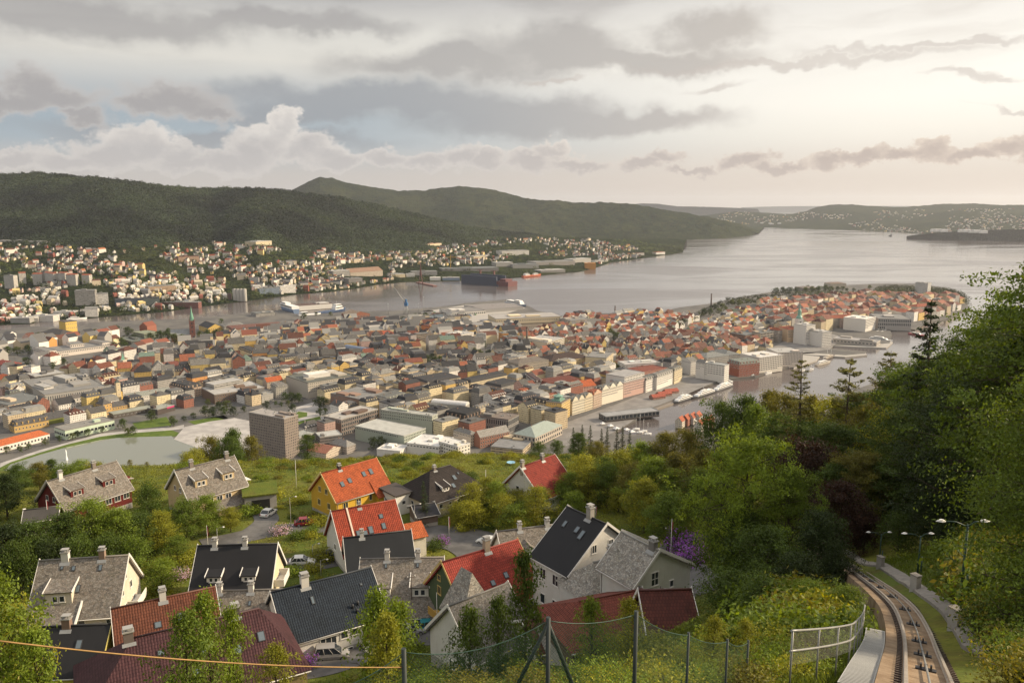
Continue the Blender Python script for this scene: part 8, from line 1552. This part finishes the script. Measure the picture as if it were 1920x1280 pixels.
# --- cars
def car(label,X,Y,rz,col,kind='car',L=4.3,group=None):
 p=PT(X,Y);e=empty({'van':'van','trailer':'trailer'}.get(kind,'parked_car'),p,rz,label,{'van':'van','trailer':'trailer'}.get(kind,'car'))
 sl=T1(p.x+cos(rz),p.y+sin(rz))-T1(p.x-cos(rz),p.y-sin(rz));e.rotation_euler=(0,-atan2(sl,2),rz);e.location.z+=.05;KEEP.append((p.x,p.y,2.8));h=L/2;w=.86;van=kind=='van'
 if kind=='trailer':
  b=MB();b.box(-h,-1.0,.5,h,1.0,2.1);b.build('body',M_carpaint,e,(.10,.10,.11));b=MB();b.slab([(-h-.1,-1.1,2.12),(h+.1,-1.1,2.12),(h+.1,1.1,2.12),(-h-.1,1.1,2.12)],.1);b.build('roof',M_white,e)
 else:
  hd=.98 if van else.84;rf=1.78 if van else 1.42
  pr=[(-h,.35,.62),(-h+.08,.30,hd-.05),(-h+.5,.26,hd+.02),(h-1.35,.26,hd),(h-.35,.28,hd-.18),(h-.02,.34,.58),(h,.36,.45)];b=MB();sec=[]
  for x,z0,z1 in pr:ww=w*(1-.16*max(0,(abs(x)-h+.5)/.5));sec.append([(x,-ww*.94,z0),(x,-ww,(z0+z1)/2),(x,-ww*.93,z1),(x,ww*.93,z1),(x,ww,(z0+z1)/2),(x,ww*.94,z0)])
  for a,c in zip(sec,sec[1:]):
   for k in range(6):b.poly([a[k],c[k],c[(k+1)%6],a[(k+1)%6]],0,k in(0,1,3,4))
  b.poly(sec[0]);b.poly(sec[-1][::-1]);b.build('body',M_carpaint,e,col)
  x0,x1,x2,x3=(-h+.12,-h+.35,h-1.9,h-1.0)if van else(-h+.35,-h+.95,h-2.05,h-1.3);wr=w*.78;b=MB();lo=[(x0,-w*.92,hd),(x3,-w*.92,hd),(x3,w*.92,hd),(x0,w*.92,hd)];hi=[(x1,-wr,rf-.05),(x2,-wr,rf-.05),(x2,wr,rf-.05),(x1,wr,rf-.05)]
  for k in range(4):b.poly([lo[k],lo[(k+1)%4],hi[(k+1)%4],hi[k]])
  b.build('window_band',M_glass,e);b=MB();b.slab([(x1-.04,-wr-.03,rf),(x2+.06,-wr-.03,rf),(x2+.06,wr+.03,rf),(x1-.04,wr+.03,rf)],.07)
  for f in(0,.36,.68,1):
   for s_ in(-1,1):xa,xb=x0+(x3-x0)*f,x1+(x2-x1)*f;b.tube([(xa,s_*w*.925,hd),(xb,s_*(wr+.015),rf-.05)],.045,4)
  b.build('roof',M_carpaint,e,col)
  for s_ in(-1,1):
   b=MB();b.box(h-.12,s_*w*.62-.14,.58,h-.01,s_*w*.62+.14,.72);b.build('headlight',M_glass2,e);b=MB();b.box(-h-.01,s_*w*.72-.1,.62,-h+.06,s_*w*.72+.1,.85);b.build('tail_light',M_col,e,(.35,.02,.02))
 for fx in((-h+.85,h-.85)if kind!='trailer' else(-.3,.5)):
  for s_ in(-1,1):b=MB();yy=s_*(w-.06);b.tube([(fx,yy-.1,.31),(fx,yy+.1,.31)],.31,14);wl=b.build('wheel',M_dark,e);b=MB();b.tube([(fx,yy-.11,.31),(fx,yy+.11,.31)],.19,10);b.build('rim',M_steel,wl)
car('white car parked on the drive below the turf roofed garage',504,966,R(78),(.66,.65,.62));car('dark red car on the road left of the red roofed house',574,984,R(15),(.20,.02,.025));car('old white car parked on the lower road beside the verge',567,1058,R(8),(.58,.57,.53));car('dark blue car half hidden by a yellow shrub on the lower road',622,1048,R(5),(.03,.035,.05))
car('silver grey van parked outside the navy roofed house',622,1234,R(12),(.26,.25,.24),'van',4.4);car('teal green car beside the covered trailer',806,1178,R(17),(.02,.17,.20));car('long covered trailer with a white top behind the teal car',792,1160,R(15),(.1,.1,.1),'trailer',5.6);car('dark grey estate car beside the pale slate wing',1042,1104,R(22),(.10,.105,.11),'van',4.6);car('small grey car half hidden left of the teal car',768,1190,R(20),(.3,.3,.3));car('white car on the turning place behind the slate roofed house',915,1020,R(150),(.66,.66,.63))
p=PT(958,872);e=empty('trampoline',p,0,'round blue garden trampoline in the thicket','trampoline');b=MB();b.lathe([(0,.8),(1.0,.8),(1.06,.84),(1.06,.74),(.9,.74)],16);b.build('mat',M_col,e,(.22,.42,.55));b=MB();[b.tube([(.95*cos(a),.95*sin(a),-.3),(1.0*cos(a),1.0*sin(a),.8)],.04,5)for a in(0,1.57,3.14,4.71)];b.build('frame',M_steel,e)
# ------------------------------------------------------------------ vegetation on the hill
GRN={'bright green':(.135,.19,.022),'golden green':(.20,.21,.022),'deep green':(.06,.095,.017),'dark':(.030,.048,.014),'green':(.10,.148,.020),'dark copper':(.038,.019,.014),'olive':(.145,.138,.025)}
PL=[]
KW={'maple':'spreading maple','broad1':'rounded broadleaf tree','broad2':'domed broadleaf tree','broad3':'tall broadleaf tree','light1':'slender light tree','near_tree':'fine leaved young tree','light2':'small light tree','beech1':'large layered beech','beech2':'large round beech','bush_tree':'bushy young tree','sapling1':'tall young sapling','sapling2':'young sapling','spruce':'spruce','larch':'thin branched larch','pine':'open branched pine','shrub1':'round shrub','shrub2':'low broad shrub','rhodo':'purple flowering rhododendron','pale_bush':'pale blossoming bush','brush1':'leafy brush','brush2':'low leafy brush'}
NM={'spruce':'spruce_tree','larch':'larch_tree','pine':'pine_tree','shrub1':'shrub','shrub2':'low_shrub','rhodo':'flowering_bush','pale_bush':'flowering_bush','brush1':'brush','brush2':'brush','sapling1':'sapling','sapling2':'sapling'}
def put(key,p,s,col,sz=None):
 c=GRN[col];j=random.uniform(.85,1.15);e=plant(key,p,s,color=tuple(q*j for q in c)if key not in('rhodo','pale_bush')else(.115,.115,.115),name=NM.get(key,'tree'),cat='bush' if NM.get(key)in('shrub','low_shrub','flowering_bush','brush')else 'tree',sz=sz)
 PL.append((e,f"{col} {KW[key]}" if key not in('rhodo','pale_bush')else KW[key]));return e
def top(key,X,Y,D,col,wid=1.0,cap=.85):
 "a tree whose tip shows at photo pixel (X, Y), at ground distance D"
 q=PD(X,Y,D);g=T1(q.x,q.y);H=TREES[key][2];s=max(1.5,q.z-g+.3)/H;w=min(s,1.6 if key in('larch','pine','spruce')else cap)*wid;return put(key,Vector((q.x,q.y,g-.2)),w,col,s/w)
# the dark forest to the right
for a in(('beech1',2040,462,62,'green'),('beech2',1975,525,76,'green'),('beech1',1915,582,90,'green'),('beech2',1845,630,100,'deep green'),('beech1',1755,668,112,'green'),('beech2',1715,690,122,'deep green'),('broad3',1668,712,130,'olive'),('beech2',1950,620,68,'deep green'),('beech1',1900,690,74,'dark'),('beech2',1840,720,82,'dark'),('beech1',1780,745,90,'deep green'),('beech2',1720,760,98,'deep green'),('broad2',1670,770,106,'golden green'),('broad3',1630,762,116,'olive'),
 ('beech1',1620,738,138,'deep green'),('broad1',1570,748,136,'golden green'),('broad2',1525,742,142,'olive'),('broad1',1478,738,148,'olive'),('broad3',1445,733,154,'olive'),('broad2',1400,742,154,'deep green'),('broad1',1355,752,156,'deep green'),('broad3',1420,760,134,'green'),('broad2',1465,775,124,'deep green'),('broad1',1520,790,114,'deep green'),('beech2',1575,800,108,'deep green'),
 ('beech1',1920,800,70,'dark'),('broad1',1860,830,76,'dark'),('broad2',1790,830,82,'dark'),('broad2',1720,840,92,'dark'),('broad2',1670,860,92,'deep green'),('broad2',1900,900,68,'dark'),('broad1',1830,910,72,'dark'),('broad1',1760,920,78,'dark'),('near_tree',2015,690,34,'green'),('near_tree',2010,830,32,'green'),('bush_tree',1690,965,80,'deep green'),('bush_tree',1770,985,72,'dark'),
 ('larch',1504,672,118,'olive'),('pine',1596,672,122,'olive'),('pine',1671,658,128,'olive'),('spruce',1748,562,108,'dark'),('broad1',1525,830,96,'dark copper'),('broad2',1580,905,84,'dark copper'),('broad2',1625,960,84,'dark copper'),('beech2',1630,850,92,'olive'),('broad3',1570,870,92,'deep green')):top(*a)
top('maple',1405,815,66,'bright green',.9);top('maple',1485,880,66,'green',.7);top('broad2',1365,900,80,'deep green',.7);top('broad1',1400,960,64,'deep green',.7);top('broad1',1440,990,58,'deep green');top('broad2',1540,960,60,'dark');top('bush_tree',1500,1040,52,'dark');top('bush_tree',1570,1030,58,'dark');top('bush_tree',1370,1070,52,'deep green');top('bush_tree',1430,1080,46,'deep green');top('bush_tree',1520,1090,44,'green');top('bush_tree',1590,1100,42,'green')
# wooded edge above the harbour and the thicket below it
for a in(('broad1',1290,806,158,'olive'),('broad3',1248,812,160,'olive'),('broad2',1205,830,160,'bright green'),('broad1',1165,845,155,'golden green'),('broad1',1120,828,190,'olive'),('broad2',1085,812,205,'deep green'),('broad1',1045,826,212,'deep green'),('bush_tree',1010,828,218,'deep green'),('broad3',1275,850,138,'olive'),('broad3',1320,845,130,'olive'),('broad2',1230,858,140,'bright green'),('broad1',1190,870,146,'olive'),('broad1',1140,868,150,'green'),('bush_tree',1100,880,160,'golden green'),('bush_tree',1070,880,170,'golden green'),('light2',1090,862,175,'golden green'),('broad2',1325,880,125,'green'),('broad1',1255,925,118,'green'),('broad2',1210,900,130,'golden green')):top(*a)
for X,Y in((1075,801),(1092,796),(1107,797),(1128,803),(1139,801),(1157,803),(1168,799),(1181,806)):top('spruce',X,Y,232,'dark',.8)
r=random.Random(77)
for _ in range(110):
 X=r.uniform(835,1300);Y=r.uniform(900,1000)
 if X<960 and Y>985 or(945<X<1075 and Y<935)or(X>1010 and X<1200 and Y>965)or inpoly(X,Y,[(740,860),(910,860),(925,930),(850,975),(740,975)]):continue
 p=PT(X,Y+12);put(r.choice(('bush_tree','bush_tree','light2','shrub1')),p-Vector((0,0,.2)),r.uniform(.55,.95),r.choice(('golden green','bright green','green','golden green')))
# left belt of trees and gardens
for a in(('broad1',165,938,142,'bright green'),('broad2',215,955,140,'bright green'),('broad2',120,962,140,'deep green'),('broad1',60,978,138,'deep green'),('broad2',10,985,136,'dark'),('broad1',262,965,140,'deep green'),('broad2',300,960,140,'golden green'),('broad1',345,938,144,'green'),('broad2',385,930,146,'bright green'),('broad1',430,952,146,'golden green'),('bush_tree',250,1005,134,'green'),('bush_tree',200,1000,134,'deep green'),('bush_tree',90,1010,133,'dark'),('bush_tree',330,1005,136,'green'),('bush_tree',300,1048,124,'bright green'),('bush_tree',275,905,150,'deep green'),('bush_tree',30,1015,132,'deep green'),('bush_tree',145,1005,133,'deep green'),
 ('broad1',30,872,190,'deep green'),('broad2',70,868,195,'olive'),('broad3',95,862,200,'deep green'),('bush_tree',150,862,200,'bright green'),('bush_tree',175,866,195,'golden green'),('bush_tree',120,870,190,'green'),('broad2',5,890,175,'dark'),('light1',243,862,225,'olive'),('light2',275,866,225,'olive'),('bush_tree',350,848,235,'golden green'),('broad1',395,818,262,'olive'),('broad2',435,804,268,'deep green'),('broad1',425,818,255,'deep green'),('broad3',470,818,250,'olive'),('bush_tree',365,840,240,'golden green'),('light1',575,814,226,'deep green'),('bush_tree',445,845,230,'deep green'),('bush_tree',740,850,220,'golden green')):top(*a)
for X,Y,k,s,c in((525,1000,'pale_bush',1.2,'green'),(606,1052,'shrub1',1.5,'golden green'),(585,1072,'shrub1',1.1,'golden green'),(545,1075,'shrub2',1.2,'bright green'),(575,1250,'rhodo',1.0,'green'),(795,985,'spruce',.45,'dark'),(830,1020,'rhodo',.9,'green'),(816,1030,'shrub1',1.3,'deep green'),(560,945,'shrub1',1.3,'golden green'),(600,985,'shrub2',1.4,'golden green'),(585,1000,'shrub1',1.1,'green'),(560,1010,'shrub1',1.2,'green'),(470,965,'shrub2',1.6,'bright green'),(470,935,'shrub1',1.5,'deep green'),(300,1075,'shrub1',1.6,'golden green'),(340,1085,'pale_bush',1.2,'green'),(355,1060,'shrub1',1.6,'golden green'),(1284,1036,'rhodo',2.0,'green'),(1296,1058,'rhodo',1.7,'green'),(1095,1100,'rhodo',.7,'green'),(895,965,'rhodo',1.0,'green'),(505,935,'shrub2',1.6,'golden green'),(700,945,'shrub1',1.0,'golden green'),(730,955,'shrub1',1.1,'olive'),(880,900,'shrub1',1.4,'deep green'),(905,915,'shrub2',1.2,'green'),(1260,1075,'shrub1',1.4,'deep green'),(630,1000,'shrub2',.9,'green')):put(k,PT(X,Y)-Vector((0,0,.15)),s,c)
# saplings in front of the nearest roofs
for a in(('sapling1',385,1112,33,'bright green',.6),('sapling2',432,1140,35,'bright green',.5),('sapling2',345,1150,31,'green',.7),('sapling2',515,1212,27,'golden green',.8),('sapling1',985,1034,62,'deep green',1.2),('sapling2',880,1140,52,'deep green',1.0),('sapling2',705,1105,44,'bright green',1.0),('sapling2',745,1130,42,'bright green',.9),('sapling1',725,1150,38,'golden green',.8),('bush_tree',1165,1066,90,'bright green',.5),('sapling2',1110,1125,46,'bright green',.8),('sapling2',1180,1125,44,'golden green',.7),('light1',-30,1080,46,'bright green',.8),('light2',15,1130,50,'golden green',.5),('sapling1',60,1180,44,'bright green',.9),('sapling2',1340,1160,30,'golden green',.8),('sapling2',1400,1165,31,'golden green',.8),('sapling2',935,1120,50,'deep green',.8)):top(*a)
for X0,X1,Y0,Y1,n,sc in((740,1440,1205,1330,110,(.5,1.1)),(1420,1610,1130,1290,46,(.7,1.3)),(690,760,1262,1330,8,(.4,.7)),(1830,1960,1080,1310,60,(.7,1.4)),(1790,1930,1010,1110,30,(.7,1.3)),(1870,1960,1000,1250,16,(1.0,1.5)),(1380,1560,1110,1190,26,(.8,1.5))):
 for _ in range(n):
  p=PT(r.uniform(X0,X1),r.uniform(Y0,Y1),5)
  if any((p.x-kx)**2+(p.y-ky)**2<kr*kr for kx,ky,kr in KEEP):continue
  k=r.choice(('brush1','brush2'))if p.y<30 else r.choice(('shrub1','shrub2','brush1'));put(k,p-Vector((0,0,.1)),r.uniform(*sc)*(1 if p.y>22 else.8),r.choice(('golden green','bright green','green','bright green','olive')if X0<1700 else('green','olive','olive','bright green','deep green')))
# shrubs and hedges through the gardens and on the crest
def in_house(x,y,m=1.5):
 for hx,hy,hr,hl in HFOOT:
  dx,dy=x-hx,y-hy;a,b=dx*cos(hr)+dy*sin(hr),-dx*sin(hr)+dy*cos(hr)
  if-m-1<a<hl+m+1 and-7-m<b<6+m:return True
 return False
n=0
while n<300:
 x,y=r.uniform(-85,75),(r.uniform(92,222)if n<180 else r.uniform(160,224))
 if in_house(x,y)or any((x-kx)**2+(y-ky)**2<(kr+.8)**2 for kx,ky,kr in KEEP)or fbm(x/25,y/25,3)<-.02:continue
 n+=1;put(r.choice(('shrub1','shrub2','shrub2')),Vector((x,y,T1(x,y)-.2)),r.uniform(.5,1.25),r.choice(('golden green','bright green','olive','golden green','deep green')))
LMH=HLM+[('the bend of the track',30,68),('the nearest double lamp',19,34),('the walkway',8,20),('the fence brace',1,12),('the cable',-6,11)]
tt={}
for e,lab in PL:
 l=min(LMH,key=lambda l:(l[1]-e.location.x)**2+(l[2]-e.location.y)**2);tt.setdefault((lab,l[0]),[]).append(((l[1]-e.location.x)**2+(l[2]-e.location.y)**2,e))
for(lab,ln),es in tt.items():
 es.sort(key=lambda q:q[0])
 for i,(_,e)in enumerate(es):e['label']=lab+(f', {ORD[min(i, 28)]} such to {ln}' if len(es)>1 else f', near {ln}');e['group']={'bush':'bushes on the hillside','tree':'trees on the hillside'}[e['category']]
# hedge loop at the picture edge
b=MB();hp=smooth_path([PT(X,Y)for X,Y in((-10,1085),(25,1080),(48,1090),(50,1108),(35,1120))],8);C,N=[],[];rr=np.random.default_rng(5)
for p in hp:
 q=rr.normal(size=(160,3));q=q/np.linalg.norm(q,axis=1,keepdims=True);C.append(np.array(p)+q*np.array([.8,.8,.75])+np.array([0,0,.7]));N.append(unit(q+rr.normal(size=(160,3))*.4))
C,N=np.concatenate(C),np.concatenate(N);tag(link('hedge',leaf_mesh('hedge',C,N,.22,rr,tint(rr,len(C),1.0)),None,GRN['green']),'clipped green hedge curving round a lawn at the picture edge','hedge')
# ground cover: leaf tufts over the slope, finer close by; grass blades on the banks beside the track
rr=np.random.default_rng(44)
def cover(name,label,x0,x1,y0,y1,n,per,rad,leaf,col,clear=1.0,thr=-.2,seed=1):
 x,y=rr.uniform(x0,x1,n),rr.uniform(y0,y1,n);k=(fbm(x/9+seed,y/9,3)>thr)&(np.abs(x)<.75*y+14)&((y>78)|(x>-.15*y-.4))
 for kx,ky,kr in KEEP:k&=(x-kx)**2+(y-ky)**2>(kr*clear+rad)**2
 for hx,hy,hr,hl in HFOOT:
  a,b=(x-hx)*cos(hr)+(y-hy)*sin(hr),-(x-hx)*sin(hr)+(y-hy)*cos(hr);k&=~((a>-1)&(a<hl+1)&(b>-6)&(b<5.5))
 x,y=x[k],y[k];z=T(x,y);C=np.repeat(np.stack([x,y,z],1),per,0);q=rr.normal(size=C.shape);q[:,2]=np.abs(q[:,2]);q=np.clip(q,-1.8,1.8);C=C+q*np.array([rad,rad,rad*.75])*.6
 sh=np.repeat(.55+.9*rr.random(len(x)),per);N=unit(rr.normal(size=C.shape)*.7+np.array([0,0,.8]));return tag(link(name,leaf_mesh(name,C,N,leaf*(.7+.6*rr.random(len(C))),rr,tint(rr,len(C),sh,warm=.5)),None,col),label,kind='stuff')
cover('undergrowth','tangled green and golden undergrowth over the far slope',-110,130,85,232,30000,13,.85,.30,(.135,.150,.020),1.0,-.5);cover('undergrowth','leafy undergrowth on the nearer slope',-60,75,24,86,12000,18,.55,.20,(.105,.135,.020));cover('weeds','tall weeds and leaves close to the fence and the track',-14,26,7,32,9000,20,.36,.085,(.115,.15,.022),1.0,-.3)
def grass(name,label,x0,x1,y0,y1,n,hgt,col):
 x,y=rr.uniform(x0,x1,n),rr.uniform(y0,y1,n);k=np.ones(n,bool)
 for kx,ky,kr in KEEP:k&=(x-kx)**2+(y-ky)**2>(kr*.82 if kr>3 else kr)**2
 x,y=x[k],y[k];m_=len(x);z=T(x,y);a=rr.random(m_)*6.28;w=.012+.01*rr.random(m_);h=hgt*(.5+.9*rr.random(m_));d=np.stack([np.cos(a),np.sin(a),0*a],1);p=np.stack([x,y,z-.02],1);ln=np.stack([np.cos(a*3.1),np.sin(a*3.1),0*a],1)*h[:,None]*.45
 V=np.stack([p-d*w[:,None],p+d*w[:,None],p+ln*.5+d*w[:,None]*.6+np.array([0,0,1])*h[:,None]*.7,p+ln+np.array([0,0,1])*h[:,None]],1).reshape(-1,3);sh=(.6+.8*rr.random(m_))[:,None]*np.ones(3);c=np.ones((m_,4));c[:,:3]=sh
 return tag(link(name,np_mesh(name,V,np.arange(m_*4).reshape(m_,4),[M_leaf],col=np.repeat(c,4,0)),None,col),label,kind='stuff')
grass('grass','bright green grass on both banks of the funicular track',5,40,12,66,110000,.22,(.11,.15,.022));grass('grass','grass and weeds below the fence',-8,9,8,22,50000,.30,(.095,.125,.022))
# ------------------------------------------------------------------ haze: one box of even air round everything
mh=bpy.data.materials.new('haze');mh.use_nodes=True;t=NT(mh.node_tree);t.n.clear()
out=t.new('ShaderNodeOutputMaterial');pv=t.new('ShaderNodeVolumePrincipled');t.l.new(pv.outputs[0],out.inputs['Volume'])
pv.inputs['Color'].default_value=(.86,.90,.98,1);pv.inputs['Density'].default_value=2.3e-5;pv.inputs['Anisotropy'].default_value=.35
mb=MB();mb.box(-45000,-7000,-6,45000,45000,760)
tag(mb.build('haze',mh),'thin warm evening haze over the fjord',kind='stuff')
